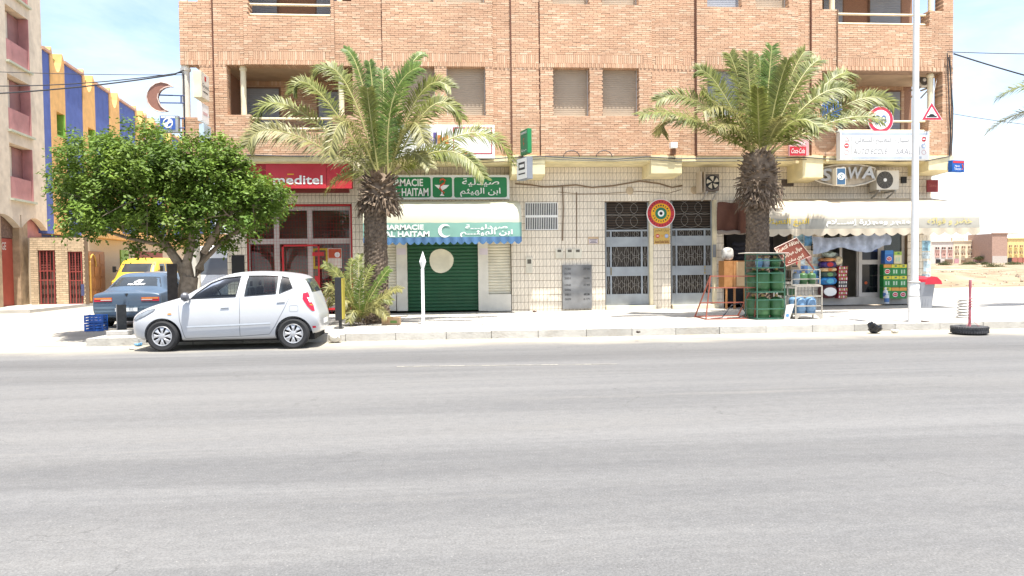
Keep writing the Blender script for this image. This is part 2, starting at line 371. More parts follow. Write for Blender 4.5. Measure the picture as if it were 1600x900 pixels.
KERB = mat('kerb_stone', (.4, .385, .35), .9, var=.14, scale=4, attr=.14, dirt=.45, bump=.5, bscale=25)
pv = MB()
# slabs of the pavement, a few millimetres between them
SX, SY = 1.9, 1.85
pv.box(PX0+.16, 60, KERBY+.16, .95, -.02, PZ-.012)
pavement = struct(pv.build('pavement', P('pavement_joint', .22, .2, .17, .95)))
sl_ = []
x = PX0+.16
while x < 34:
    for k in range(4):
        y0 = KERBY+.165+k*1.53; sl_.append((x, x+SX-.012, y0, min(y0+1.518, .94), PZ-.03, PZ+random.uniform(-.002, .003)))
    x += SX
pieces('slab', sl_, PAVE, pavement)
kb = []
x = PX0
while x < 34:
    w = random.uniform(.9, 1.05); kb.append((x, x+w-.012, KERBY+random.uniform(-.006, .006), KERBY+.155, -.03, PZ+random.uniform(-.004, .006))); x += w
y = KERBY+.17
while y < 6: kb.append((PX0-.002, PX0+.15, y, y+.95, -.03, PZ+random.uniform(-.004, .006))); y += .965
pieces('kerb_stone', kb, KERB, pavement)
# far pavement on the left of the side street
lp = MB(); lp.prism([(-40, -.02), (-14.6, -.02), (-14.6, .12), (-40, .12)], 6.5, 40)
struct(lp.build('side_street_pavement', PAVE))
# worn line on the asphalt
a, b_ = gnd(620, 572.5, .004), gnd(965, 568.5, .004)
ln = MB()
for k in range(26):
    t0, t1 = k/26, (k+.96)/26; p, q = a.lerp(b_, t0), a.lerp(b_, t1); w = random.uniform(.008, .035)
    ln.add([(p.x, p.y-w, .004), (q.x, q.y-w, .004), (q.x, q.y+w, .004), (p.x, p.y+w, .004)], [(0, 1, 2, 3)])
o = ln.build('road_marking', P('worn_line_paint', .27, .255, .22, .9, var=.3, scale=30)); struct(o)

# ================================================================ the brick apartment building
XL, XR = XX(281, 0, 90), XX(1487, 0, 90)
bld = thing('apartment_building', 'salmon brick apartment block with tiled shop floor, loggias and roller shutters', 'building', ((XL+XR)/2, .0, PZ))
ZB = 4.46; ZSILL = ZZ(182.5, 0); ZHEAD = ZZ(106, 0); FL = ZZ(9, 0, 900)-ZZ(182, 0, 900)
ZTOP = ZHEAD+FL+.36
GW = .8                                   # front of the shop floor, set back under the overhang
def sx(px): return XX(px, 0, 90)
strips = [(281, 335, 0), (335, 383, .05), (383, 524, .11), (524, 598, .05), (598, 770, .10), (770, 799, 0), (799, 843, .05), (843, 1017, .11),
          (1017, 1061, .05), (1061, 1087, 0), (1087, 1245, .10), (1245, 1267, 0), (1267, 1306, .05), (1306, 1452, .11), (1452, 1487, .06)]
strips = [(sx(a), sx(b), -c) for a, b, c in strips]
wins = [(627, 679, 0), (697, 758, 0), (863, 920, 0), (940, 997, 0), (1103, 1157, 1), (1178, 1230, 0)]
holes = []; WIN = []
for f in (0, 1):
    for k, (a, b, bl) in enumerate(wins):
        h = (sx(a), sx(b), ZSILL+f*FL, ZHEAD+f*FL); holes.append(h); WIN.append((h, bl, f, k))
    z0 = ZSILL+.0+f*FL
    # loggias: end parts of the parapet stand higher than the middle
    holes += [(sx(354), sx(391), z0, ZHEAD+f*FL), (sx(391), sx(519), z0-.44, ZHEAD+f*FL), (sx(519), sx(551), z0, ZHEAD+f*FL)]
    holes += [(sx(1283), sx(1307), z0, ZHEAD-.02+f*FL), (sx(1307), sx(1448), z0-.46, ZHEAD-.02+f*FL), (sx(1448), sx(1471), z0, ZHEAD-.02+f*FL)]
    holes += [(XL-.1, sx(311), z0-.05, ZHEAD+f*FL)]
wall = MB(); T_ = .3
for x0, x1, yf in strips:
    hs = [h for h in holes if h[0] < x1-1e-3 and h[1] > x0+1e-3]
    for c in cells(x0, x1, ZB, ZTOP, hs): wall.box(c[0], c[1], yf+.011, T_, c[2], c[3])
facade = wall.build('brick_facade', MORTAR, bld, fixn=False)
rows = []; z = ZB; n = round((ZHEAD-ZB)/.0565); ph = (ZHEAD-ZB)/n
for k in range(n): rows.append((z, z+ph, 0)); z += ph
rows += [(ZHEAD, ZHEAD+.112, 1), (ZHEAD+.112, ZHEAD+.112+.235, 2)]; z = ZHEAD+.347
n2 = round((ZHEAD+FL-z)/.0565); ph = (ZHEAD+FL-z)/n2
for k in range(n2): rows.append((z, z+ph, 0)); z += ph
rows += [(ZHEAD+FL, ZHEAD+FL+.112, 1), (ZHEAD+FL+.112, ZHEAD+FL+.347, 2)]
bricks = []
J = .0085
for x0, x1, yf in strips:
    hs = [h for h in holes if h[0] < x1-1e-3 and h[1] > x0+1e-3]
    for ri, (za, zb, ty) in enumerate(rows):
        sub = [(za, zb, ty, x0, x1)]
        if ty == 2:                       # tall soldier bricks between short ends of plain courses
            e = .24 if x1-x0 > 1.2 else .12
            sub = [(za, zb, 2, x0+e, x1-e)]
            for q in range(4): w = (zb-za)/4; sub += [(za+q*w, za+(q+1)*w, 0, x0, x0+e), (za+q*w, za+(q+1)*w, 0, x1-e, x1)]
        for a, b, tt, u0, u1 in sub:
            segs = [(u0, u1, 0, 0)]; zm = (a+b)/2
            for h in hs:
                if not h[2] < zm < h[3]: continue
                ns = []
                for s0, s1, d0, d1 in segs:
                    if h[1] <= s0 or h[0] >= s1: ns.append((s0, s1, d0, d1)); continue
                    if h[0] > s0: ns.append((s0, h[0], d0, 1))
                    if h[1] < s1: ns.append((h[1], s1, 1, d1))
                segs = ns
            pitch = .0565 if tt else .226
            for s0, s1, d0, d1 in segs:
                m = s1-s0
                if m < .02: continue
                k0 = s0-(0 if tt else ((ri*.5) % 1)*pitch+random.uniform(-.012, .012))
                cnt = 0
                while k0 < s1-1e-3:
                    p, q = max(k0, s0), min(k0+pitch, s1)
                    if q-p > .03 or (tt and q-p > .02):
                        fr = yf+random.uniform(-.004, .003)
                        if tt == 1: fr = yf-(.018 if cnt % 2 else .004)
                        e0 = d0 and p <= s0+1e-4; e1 = d1 and q >= s1-1e-4
                        bk = T_-.01 if (e0 or e1) else yf+.05
                        if tt == 1: bk = T_-.01
                        bricks.append((p+(-.004 if e0 else J/2), q-(-.004 if e1 else J/2), fr, bk, a+(J/2 if tt != 1 else -.003), b-J/2))
                    k0 += pitch; cnt += 1
def brick_key(b):
    x, z = (b[0]+b[1])/2, (b[4]+b[5])/2
    seen = sx(383) < x < sx(524) and ZHEAD < z < 8.6 and b[1]-b[0] > .15
    return (0 if seen else 1, abs(x-sx(450)))
pieces('brick', bricks, BRICK, facade, brick_key)
# body of the building behind the brick skin, loggias cut into it
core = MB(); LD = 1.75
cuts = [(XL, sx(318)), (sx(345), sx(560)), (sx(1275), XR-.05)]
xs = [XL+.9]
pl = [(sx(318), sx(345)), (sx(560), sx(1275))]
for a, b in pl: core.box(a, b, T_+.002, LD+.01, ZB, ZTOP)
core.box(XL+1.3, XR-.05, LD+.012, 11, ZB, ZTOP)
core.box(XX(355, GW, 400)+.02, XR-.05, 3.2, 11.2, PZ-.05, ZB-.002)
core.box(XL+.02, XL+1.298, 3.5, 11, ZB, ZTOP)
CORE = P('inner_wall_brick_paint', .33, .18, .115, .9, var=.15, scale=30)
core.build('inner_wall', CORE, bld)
# brick courses on the inner wall of the loggias
inner = []
for a, b in ((sx(345), sx(560)), (sx(1275), XR-.3)):
    z = ZB+.1; r = 0
    while z < ZTOP:
        sold = any(ZHEAD-.14+f*FL < z < ZHEAD+.2+f*FL for f in (0, 1))
        hh, pw = (.2, .0565) if sold else (.056, .226)
        k = a-(r % 2)*pw/2
        while k < b:
            inner.append((max(k, a)+.004, min(k+pw, b)-.004, LD-.006-random.uniform(0, .003), LD+.02, z+.004, z+hh-.004)); k += pw
        z += hh; r += 1
pieces('brick', [q for q in inner if q[1]-q[0] > .03 and q[4] < 8.6], BRICK, facade, None, 0)
slab_ = MB()
for f in (0, 1):
    z = ZSILL-.98+f*FL
    slab_.box(XL+.05, sx(318), .02, LD+3, z, z+.16); slab_.box(sx(345), sx(560), T_+.002, LD+.011, z, z+.16); slab_.box(sx(1275), XR-.05, T_+.002, LD+.011, z, z+.16)
slab_.build('loggia_floor', CREAM, bld)
for f in (0, 1):
    z = ZHEAD+.005+f*FL
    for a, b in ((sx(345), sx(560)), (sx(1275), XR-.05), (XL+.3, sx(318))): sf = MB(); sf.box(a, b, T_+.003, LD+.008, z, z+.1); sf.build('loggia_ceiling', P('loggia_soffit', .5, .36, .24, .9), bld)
# roller shutters in the windows
def shutter(x0, x1, z0, z1, y, m, parent, pitch=.052, name='shutter', lift=0.):
    n = max(2, round((z1-z0)/pitch)); p = (z1-z0)/n; mb = MB()
    pr = []
    for k in range(n):
        z = z0+k*p; pr += [(y, z+.004), (y-.002, z+p*.3), (y-.002, z+p*.72), (y, z+p-.005), (y+.006, z+p-.004), (y+.006, z+p+.002)]
    pr = [(y, z0)]+pr+[(y, z1)]
    vs = [(x0, a, b) for a, b in pr]+[(x1, a, b) for a, b in pr]; n_ = len(pr)
    mb.add(vs, [(i, i+1, n_+i+1, n_+i) for i in range(n_-1)])
    return mb.build(name, m, parent, fixn=False)
for (x0, x1, z0, z1), bl, f, k in WIN:
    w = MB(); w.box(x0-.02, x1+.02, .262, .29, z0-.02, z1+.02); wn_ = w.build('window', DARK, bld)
    sh = shutter(x0+.03, x1-.03, z0+(.05 if k in (2, 5) else .004), z1-.001, .135, SHUTB if bl else SHUT, wn_)
    fr = MB(); fr.box(x0+.0045, x0+.028, .125, .26, z0, z1); fr.box(x1-.028, x1-.0045, .125, .26, z0, z1); fr.build('shutter_rail', ALU, wn_)
    s2 = MB(); s2.box(x0+.004, x1-.004, -.02, .26, z0+.001, z0+.012); s2.build('sill', OFFW, wn_)
# doors of the loggias
for f in (0, 1):
    for a, b, zt in ((376, 436, 139), (498, 530, 144), (1286, 1315, 140), (1358, 1405, 144)):
        x0, x1 = XX(a, LD, 150), XX(b, LD, 150); z1 = ZZ(zt, LD, (a+b)/2)+f*FL; z0 = ZSILL-.8+f*FL
        d = MB(); d.box(x0-.05, x1+.05, LD-.03, LD-.012, z0, z1+.05); dd = d.build('loggia_door', P('shutter_box', .2, .12, .08, .8), bld)
        shutter(x0, x1, z0, z1, LD-.04, SHUTB, dd)
# loggia columns and rails
for f in (0, 1):
    for px, z0 in ((380, ZSILL), (533, ZSILL), (1300, ZSILL), (1454, ZSILL)):
        X = XX(px, .12, 130); c = MB(); zb_, zt_ = z0+f*FL, ZHEAD+f*FL
        c.lathe([(.075, zb_), (.075, zt_-.13), (.1, zt_-.1), (.1, zt_-.05), (.085, zt_-.04), (.085, zt_+.004)], 16, Matrix.Translation((X, .14, 0)))
        c.build('column', CREAM, bld, smooth=True)
    X = XX(291, .15, 150); c = MB(); zb_, zt_ = ZSILL-.05+f*FL, ZHEAD+f*FL
    c.lathe([(.1, zb_), (.1, zt_-.16), (.13, zt_-.13), (.13, zt_-.06), (.11, zt_-.05), (.11, zt_+.004)], 18, Matrix.Translation((X, .15, 0)))
    c.build('column', OFFW, bld, smooth=True)
    if f == 0: c = MB(); c.lathe([(.16, PZ), (.14, PZ+.3), (.13, ZB-.4), (.17, ZB-.32), (.17, ZB-.19)], 18, Matrix.Translation((X+.1, .2, 0))); c.build('column', OFFW, bld, smooth=True)
    for a, b in ((391, 519), (1307, 1448)):
        for zz in (ZSILL-.07, ZSILL-.34):
            r = MB(); r.cyl((sx(a)-.02, .06, zz+f*FL), (sx(b)+.02, .06, zz+f*FL), .032, n=10); r.build('rail', CREAM, bld, smooth=True)
for px, py in ((451, 116), (1338, 129)):
    p = at(px, py, LD-.03); l = MB(); l.lathe([(.02, 0), (.1, 0), (.12, .05), (.1, .1), (.05, .13)], 18, Matrix.Translation(p) @ Matrix.Rotation(R(90), 4, 'X')); l.build('wall_light', OFFW, bld, smooth=True)
# overhang: soffit, yellow edge beam and corbels
ov = MB(); ov.box(XL+.01, XR-.06, .03, 3.19, ZB-.19, ZB-.003); ov.build('soffit', YELLOW, bld)
eb = MB()
for a, b, y0, hh in ((300, 797, -.045, .13), (850, 1014, -.06, .13), (1062, 1240, -.05, .13), (1290, 1445, -.05, .12)):
    eb.box(sx(a), sx(b), y0, .028, ZB-.15, ZB-.004)
eb.build('edge_beam', YELLOW, bld)
for a, b, zz in ((550, 574, .42), (797, 849, .52), (1014, 1062, .5), (1250, 1282, .62), (1446, 1485, .42)):
    c = MB(); c.prism([(-.16, ZB-.006), (.79, ZB-.2), (.79, ZB-zz-.05), (-.16, ZB-zz)], 0, 1)
    c.v = [(sx(a)+(sx(b)-sx(a))*y, x, z) for x, y, z in c.v]; c.build('corbel', YELLOW if a != 550 else CREAM, bld, bevel=.01)
# shop floor wall, tiled
def gx(px, py=400): return XX(px, GW, py)
def gz(py, px=900): return ZZ(py, GW, px)
ZG = PZ+.001; GT = ZB-.19
GL, GR = gx(355), gx(1455)
ghole = [(gx(386), gx(551), ZG-.1, gz(319, 470)), (gx(571), gx(799), ZG-.1, gz(330, 690)), (gx(945.5), gx(1020), ZG-.1, gz(315, 980)), (gx(1048), gx(1119), ZG-.1, gz(313, 1085)),
         (gx(821), gx(871), gz(359, 846), gz(317, 846)), (gx(1131), gx(1208), ZG-.1, gz(345, 1170)), (gx(1208), gx(1237), gz(440, 1220), gz(345, 1220)), (gx(1284), gx(1418), ZG-.1, gz(345, 1350))]
gw = MB()
for c in cells(GL, GR, ZG-.1, GT, ghole): gw.box(c[0], c[1], GW+.008, GW+.26, c[2], c[3])
gwall = gw.build('shop_floor_wall', GROUT, bld, fixn=False)
rt = MB(); rt.box(GR-.26, GR, GW+.262, 3.19, ZG-.1, GT); rt.box(GL, GL+.2, GW+.262, 3.19, ZG-.1, GT); rt.build('end_wall', OFFW, bld)
tiles = []
i0 = int(GL/TW)-1; j0 = 0
for i in range(i0, int(GR/TW)+2):
    for j in range(int(PZ/TH), int(GT/TH)+1):
        x0, x1, z0, z1 = i*TW, i*TW+TW, j*TH, j*TH+TH
        x0, x1 = max(x0, GL), min(x1, GR); z0 = max(z0, ZG); z1 = min(z1, GT)
        if x1-x0 < .02 or z1-z0 < .02: continue
        for c in cells(x0, x1, z0, z1, [h for h in ghole if h[0] < x1 and h[1] > x0 and h[2] < z1 and h[3] > z0]):
            if c[1]-c[0] > .015 and c[3]-c[2] > .015: tiles.append((c[0]+.005, c[1]-.005, GW+random.uniform(-.002, .001), GW+.02, c[2]+.006, c[3]-.006))
def tile_key(b):
    x, z = (b[0]+b[1])/2, (b[4]+b[5])/2
    return (0 if gx(800) < x < gx(945) and z < gz(290) and b[1]-b[0] > .09 and b[5]-b[4] > .18 else 1, abs(x-gx(880)))
pieces('tile', tiles, TILE, gwall, tile_key)
for a, b, yb in ((386, 560, 2.0), (565, 800, 3.0), (1125, 1290, 3.0), (1290, 1425, 3.0)):   # the dim rooms behind the shop fronts
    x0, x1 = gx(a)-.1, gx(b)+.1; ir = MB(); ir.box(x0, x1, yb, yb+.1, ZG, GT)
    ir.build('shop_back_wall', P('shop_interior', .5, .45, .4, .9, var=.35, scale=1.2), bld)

# ---- phone shop front: aluminium frame, glass, red mesh
YF = GW+.2
x0, x1, z1 = gx(386), gx(551), gz(319, 470)
fm = MB()
def fbox(mb, a, b, c, d, y0, y1): r_ = rect(a, b, c, d, y0); mb.box(r_[0], r_[1], y0, y1, r_[2], r_[3]); return mb
fbox(fm, 386, 323, 551, 329, YF, YF+.06); fbox(fm, 386, 373, 551, 381, YF+.001, YF+.061); fbox(fm, 429, 324, 437, 484, YF+.002, YF+.062); fbox(fm, 481, 324, 489, 484, YF+.002, YF+.062)
fbox(fm, 386, 465, 551, 482, YF+.003, YF+.063); fbox(fm, 386, 323, 391, 484, YF+.004, YF+.064); fbox(fm, 547, 323, 551, 484, YF+.004, YF+.064)
shopf = fm.build('shop_front', ALU, bld)
for a, b, c, d in ((391, 329, 429, 373), (437, 329, 481, 373), (489, 329, 547, 373), (391, 381, 429, 466), (437, 381, 481, 466), (489, 381, 547, 466)):
    q = MB(); fbox(q, a, b, c, d, YF+.03, YF+.036); q.build('pane', GLASS, shopf, fixn=False)
ps = MB(); fbox(ps, 500, 388, 512, 420, YF+.022, YF+.028); fbox(ps, 489, 388, 512, 420, YF+.0225, YF+.0285); ps.build('poster_yellow', P('poster_yellow', .5, .38, .03), shopf)
ps = MB(); fbox(ps, 492, 391, 509, 416, YF+.015, YF+.021); ps.build('poster_picture', P('poster_picture', .1, .07, .06, var=.9, scale=12), shopf)
ps = MB(); fbox(ps, 512, 388, 534, 419, YF+.022, YF+.028); ps.build('poster_white', OFFW, shopf)
ps = MB(); fbox(ps, 513, 389, 533, 403, YF+.015, YF+.021); ps.build('poster_orange', P('poster_orange', .5, .09, .03), shopf)
c = at(527, 398, YF+.01); ps = MB(); disc(ps, c.x, c.z, .075, YF+.008, YF+.012); ps.build('poster_emblem', WHITE, shopf)
gr = MB(); YG = GW+.06
for a, b, c, d in ((386, 319, 551, 322), (386, 320, 388.5, 485), (548.5, 320, 551, 485), (386, 482, 551, 485), (440, 382, 500, 385), (441, 382, 444, 470), (497, 382, 500, 484)): fbox(gr, a, b, c, d, YG, YG+.03)
fbox(gr, 488, 394, 506, 400, YG-.03, YG-.002); fbox(gr, 492, 431, 500, 446, YG-.03, YG-.002)
grille = gr.build('red_grille', REDP, bld)
us = unit('grille_bar', REDP); off = ORG[bld]
X = x0+.09
while X < x1-.03: link('grille_bar', us[3], grille, Vector((X, YG+.036, (ZG+z1)/2))-off, (.0045, .0045, z1-ZG-.02)); X += .0875
Z = ZG+.1
while Z < z1-.03: link('grille_bar', us[3], grille, Vector(((x0+x1)/2, YG+.043, Z))-off, (x1-x0-.02, .0045, .0045)); Z += .098
bp_ = MB(); fbox(bp_, 362, 399, 382, 440, GW-.02, GW-.004); bp_.build('black_panel', BLACK, bld)

# ---- pharmacy: roller shutters between concrete posts
GRS = P('green_shutter', .013, .085, .035, .45, dirt=.08, var=.1); IVS = P('ivory_shutter', .68, .63, .5, .5, dirt=.1)
YS = GW+.12
def slat_shutter(a, b, c, d, m, pitch, name):
    X0, X1, Z0, Z1 = rect(a, b, c, d, YS); n = round((Z1-Z0)/pitch); p = (Z1-Z0)/n
    base = MB(); base.box(X0, X1, YS+.03, YS+.05, Z0, Z1); o = base.build(name, m, bld)
    s = MB(); s.cur = .5; pr = [(.03, 0), (.004, .05*p), (-.006, .3*p), (-.006, .55*p), (.006, .8*p), (.028, .9*p), (.028, p)]
    vs = [(-.5, y, z) for y, z in pr]+[(.5, y, z) for y, z in pr]; k = len(pr)
    me = bpy.data.meshes.new('slat'); me.from_pydata(vs, [], [(i, i+1, k+i+1, k+i) for i in range(k-1)]); me.materials.append(m)
    for q in range(n): link('slat', me, o, Vector(((X0+X1)/2, YS, Z0+q*p))-ORG[bld], (X1-X0, 1, 1))
    return o
gs = slat_shutter(636, 372, 747, 485.6, GRS, .1, 'green_roller_shutter')
slat_shutter(763, 368, 798, 459, IVS, .085, 'ivory_roller_shutter'); slat_shutter(572, 372, 619, 459, IVS, .085, 'ivory_roller_shutter')
p = at(689.5, 407.5, YS); dm = MB(); 
dd = []
for k in range(28):
    a = 2*math.pi*k/28; r = .345*(1+.03*math.sin(3*a+1)+random.uniform(-.012, .012)); dd.append((p.x+r*math.cos(a), p.z+r*math.sin(a)))
dm.prism(dd, YS-.011, YS-.0065); dm.build('painted_disc', P('cream_disc', .74, .69, .54, .6, dirt=.1), gs)
for a, b in ((619, 636), (747, 763)):
    q = MB(); fbox(q, a, 330, b, 486, GW-.02, GW+.2); q.build('concrete_post', OFFW, bld, bevel=.008)
for a, b in ((571, 619), (763, 799)):
    q = MB(); fbox(q, a, 459.5, b, 486, GW-.015, GW+.2); q.build('stall_riser', OFFW, bld, bevel=.006)
for a, b in ((620, 634), (749, 762)):
    q = MB(); fbox(q, a, 388, b, 398, GW-.028, GW-.021); nn = q.build('paper_notice', P('paper', .62, .55, .6, var=.1), bld)
hd = MB(); fbox(hd, 571, 328, 799, 371, YS-.005, YS+.1); hd.build('shutter_box', IVS, bld)

# ---- two grey metal doors with wrought grilles
def wire(mb, pts, r=.0045): mb.tube(pts, r, 5, caps=False)
def door(a, b, c, d, leafL, handle_yellow):
    X0, X1, Z0, Z1 = rect(a, b, c, d, GW+.1); yy = GW+.12; w = X1-X0
    fr = MB(); H = Z1-Z0; zt = Z0+H*.735
    bars = [(X0, X1, Z0, Z0+.2*H*.55), (X0, X1, Z0+.285*H, Z0+.375*H), (X0, X1, Z0+.57*H, Z0+.665*H), (X0, X1, zt-.05, zt)]
    for q in bars: fr.box(q[0], q[1], yy, yy+.04, q[2], q[3])
    v1, v2 = (X0+.11*w, X0+.82*w) if leafL else (X0+.11*w, X0+.80*w)
    for v in (v1, v2): fr.box(v, v+.05, yy-.006, yy+.046, Z0, zt)
    fr.box(X0, X0+.04, yy+.002, yy+.05, Z0, Z1); fr.box(X1-.035, X1, yy+.002, yy+.05, Z0, Z1)
    dr = fr.build('entrance_door', GREYB, bld, bevel=.004)
    bk = MB(); bk.box(X0+.01, X1-.01, yy+.09, yy+.11, Z0, Z1); bk.build('dark_backing', P('door_backing', .035, .026, .02, .8), dr)
    ot = MB()
    k = Z0+.75*H
    while k < Z1: ot.box(X0+.04, X1-.04, yy+.06, yy+.072, k, k+.012); k += .075
    ot.build('transom_slats', P('transom_wood', .11, .075, .05, .8), dr)
    SC = P('grille_iron', .3, .28, .25, .5)
    for za, zb, full in ((Z0+.11*H, Z0+.285*H, 1), (Z0+.375*H, Z0+.57*H, 1), (Z0+.665*H, zt-.05, 0)):
        g_ = MB()
        for s0, s1 in ((X0+.04, v1), (v1+.05, v2), (v2+.05, X1-.035)):
            n = max(2, round((s1-s0)/.062)); zm = (za+zb)/2; hh = (zb-za)/2
            for k in range(1, n): xk = s0+(s1-s0)*k/n; wire(g_, [(xk, yy+.02, za), (xk, yy+.02, zb)], .0035)
            m = max(1, round((s1-s0)/.27)); pw = (s1-s0)/m
            for k in range(m):
                cx = s0+(k+.5)*pw
                for sg in (-1, 1): wire(g_, [(cx+sg*pw*.24*math.sin(math.pi*q/10), yy+.012, za+(zb-za)*q/10) for q in range(11)])
                if full:
                    for sg in (-1, 1):
                        wire(g_, [(cx+pw*.48*math.sin(q/8*math.pi-math.pi/2), yy+.01, zm+sg*(.02+hh*.45*(1-math.cos(q/8*math.pi-math.pi/2)))) for q in range(9)])
        g_.build('iron_grille', SC, dr, fixn=False)
    g_ = MB()
    for k in range(3):
        for sg in (0, 1):
            cx = X0+w*(k+.5)/3
            wire(g_, [(cx+.25*w*math.cos(q*math.pi/12), yy+.02, zt+.06+(.25+.5*sg)*(Z1-zt-.06)+.26*(Z1-zt)*math.sin(q*math.pi/12)) for q in range(25)])
    g_.build('transom_grille', SC, dr, fixn=False)
    hx = v1+.02 if leafL else v2+.02
    h = MB(); hz = Z0+.29*H
    for q in range(3 if handle_yellow else 1): h.box(hx-.012, hx+.014, yy-.03, yy-.007, hz+.02+q*.09, hz+.02+q*.09+(.05 if handle_yellow else .22))
    h.build('door_handle', P('brass', .5, .36, .08, .4, metal=.3) if handle_yellow else P('old_brass', .2, .15, .06, .5), dr)
    st = MB(); st.box(X0-.02, X1+.14, GW-.1, GW+.28, ZG, Z0-.002); st.build('door_step', CREAM, bld, bevel=.01)
    jb = MB(); jb.box(X1+.002, X1+.09, GW-.012, GW+.2, Z0, Z1+.02); jb.build('door_jamb', CREAM, bld)
door(946, 316, 1014, 477, True, False); door(1049, 314, 1113, 475.5, False, True)
# ---- barred window, boxes and the meter cupboard
X0, X1, Z0, Z1 = rect(821, 317, 871, 359, GW)
b = MB(); b.box(X0, X1, GW+.1, GW+.12, Z0, Z1); wg = b.build('barred_window', P('window_back', .1, .1, .105, .6, var=.4, scale=6), bld)
b = MB()
for a0, a1 in ((X0+.02, (X0+X1)/2-.03), ((X0+X1)/2+.03, X1-.02)): b.box(a0, a1, GW+.07, GW+.08, Z0+.03, Z1-.03)
b.build('pane', P('dark_pane', .045, .045, .05, .15, var=.5, scale=5), wg)
us = unit('window_bar', WHITE)
n = 18
for k in range(n+1): link('window_bar', us[4], wg, Vector((X0+(X1-X0)*k/n, GW-.012, (Z0+Z1)/2))-off, (.018, .012, Z1-Z0))
for zz in (Z0, Z0+.47*(Z1-Z0), Z0+.53*(Z1-Z0), Z0+.5*(Z1-Z0), Z1): link('window_bar', us[4], wg, Vector(((X0+X1)/2, GW-.025, zz))-off, (X1-X0, .012, .022))
def wallbox(a, b_, c, d, name, m, dep=.04, parent=bld, y=None, bev=.006):
    q = MB(); y = GW if y is None else y; fbox(q, a, b_, c, d, y-dep, y-.003); return q.build(name, m, parent, bevel=bev)
PLB = P('meter_box_plastic', .6, .56, .46, .6, dirt=.1)
for a, b_, c, d in ((822, 402, 832, 427), (868, 389, 880, 404), (884, 389, 896.5, 404), (896.7, 389, 909, 404)):
    o = wallbox(a, b_, c, d, 'meter_box', PLB); wallbox((a+c)/2-3 if a > 830 else 824, b_+(1 if a > 830 else 3), (a+c)/2+3 if a > 830 else 830, b_+(5 if a > 830 else 10), 'meter_window', P('meter_glass', .1, .09, .07, .2), .046, o, GW, 0)
cab = wallbox(879, 414, 925, 482.5, 'meter_cupboard', P('zinc_sheet', .2, .2, .2, .45, var=.35, scale=2, metal=.35, dirt=.2), .09)
INK = P('stencil_ink', .05, .05, .05, .8)
X0, X1, Z0, Z1 = rect(879, 414, 925, 482.5, GW-.09)
for k, (s, t) in enumerate((('7150', '3716'), ('16170', ''), ('5001', '3600'), ('10940', '3749'), ('5006', ''), ('3801', '8'), ('0009', '6171'))):
    zz = Z1-.14-k*.135-(.06 if k > 2 else 0)
    text(s, INK, cab, X0+.06, X0+.24, zz, zz+.06, GW-.09, .02)
    if t: text(t, INK, cab, X1-.25, X1-.06, zz, zz+.06, GW-.09, .02)
pq = wallbox(919, 370, 935, 381, 'wall_plaque', P('plaque_tan', .5, .36, .22, .6), .012)
X0, X1, Z0, Z1 = rect(920, 373.5, 934, 380.5, GW-.014); q = MB(); q.box(X0, X1, GW-.016, GW-.013, Z0, Z1); q.build('plaque_paper', P('plaque_paper', .55, .48, .5), pq)
for k in range(3): q = MB(); q.box(X0+.03+.03*(k == 1), X1-.03-.03*(k == 1), GW-.019, GW-.0165, Z1-.03-k*.04, Z1-.015-k*.04); q.build('plaque_line', INK, pq)
for px, py in ((984, 298), (1085, 297)):
    p = at(px, py, GW); q = MB(); q.lathe([(.0, 0), (.115, 0), (.105, .03), (.07, .035), (.0, .02)], 20, Matrix.Translation((p.x, GW-.003, p.z)) @ Matrix.Rotation(R(90), 4, 'X'), caps=False); q.build('round_vent', P('vent_tan', .45, .36, .25, .8), bld, smooth=True)
q = wallbox(1114.5, 382, 1119, 402, 'door_intercom', P('intercom_grey', .22, .23, .24, .4), .06)
for px, py, py2 in ((901, 300, 381), (879, 290, 376)):
    p0, p1 = at(px, py, GW-.02), at(px, py2, GW-.02); q = MB(); q.tube([p0, p0.lerp(p1, .4)+Vector((.02 if px < 890 else 0, 0, 0)), p1], .012 if px > 890 else .02, 6); q.build('wall_conduit', P('conduit_brown', .2, .14, .09, .8), bld)
# dark strips at the bay steps: joint and shadow line painted brown
for px in (334.5, 598, 799, 843, 1087, 1267):
    q = MB(); X = sx(px); q.box(X-.028, X-.004, -.052, .009, ZB-.1, ZTOP-.05); q.build('joint_shadow_strip', P('rust_brown_strip', .14, .055, .03, .7), bld)
# ================================================================ signs
def board(name, label, cat, a, b, c, d, y0, y1, m, bev=.008, group=None):
    X0, X1, Z0, Z1 = rect(a, b, c, d, y0); t = thing(name, label, cat, ((X0+X1)/2, (y0+y1)/2, Z0), group=group)
    q = MB(); q.box(X0, X1, y0, y1, Z0, Z1); q.build('board', m, t, bevel=bev); return t
def panel(t, a, b, c, d, y, m, name='panel', dep=.006, rad=0):
    X0, X1, Z0, Z1 = rect(a, b, c, d, y); q = MB()
    if rad:
        pts = []
        for cx, cz, s in ((X1-rad, Z1-rad, 0), (X0+rad, Z1-rad, 1), (X0+rad, Z0+rad, 2), (X1-rad, Z0+rad, 3)):
            pts += [(cx+rad*math.cos((s+k/4)*math.pi/2), cz+rad*math.sin((s+k/4)*math.pi/2)) for k in range(5)]
        q.prism(pts, y-dep, y)
    else: q.box(X0, X1, y-dep, y, Z0, Z1)
    return q.build(name, m, t)
def ptext(t, s, a, b, c, d, y, m, bold=.012, shear=0): X0, X1, Z0, Z1 = rect(a, b, c, d, y); return text(s, m, t, X0, X1, Z0, Z1, y, bold, shear)
SIGNRED = mat('sign_red', (.46, .02, .035), .45, scale=1.6, col2=(.56, .045, .06), dirt=.12)
LETTER = P('white_lettering', .85, .85, .83, .5, var=.02)
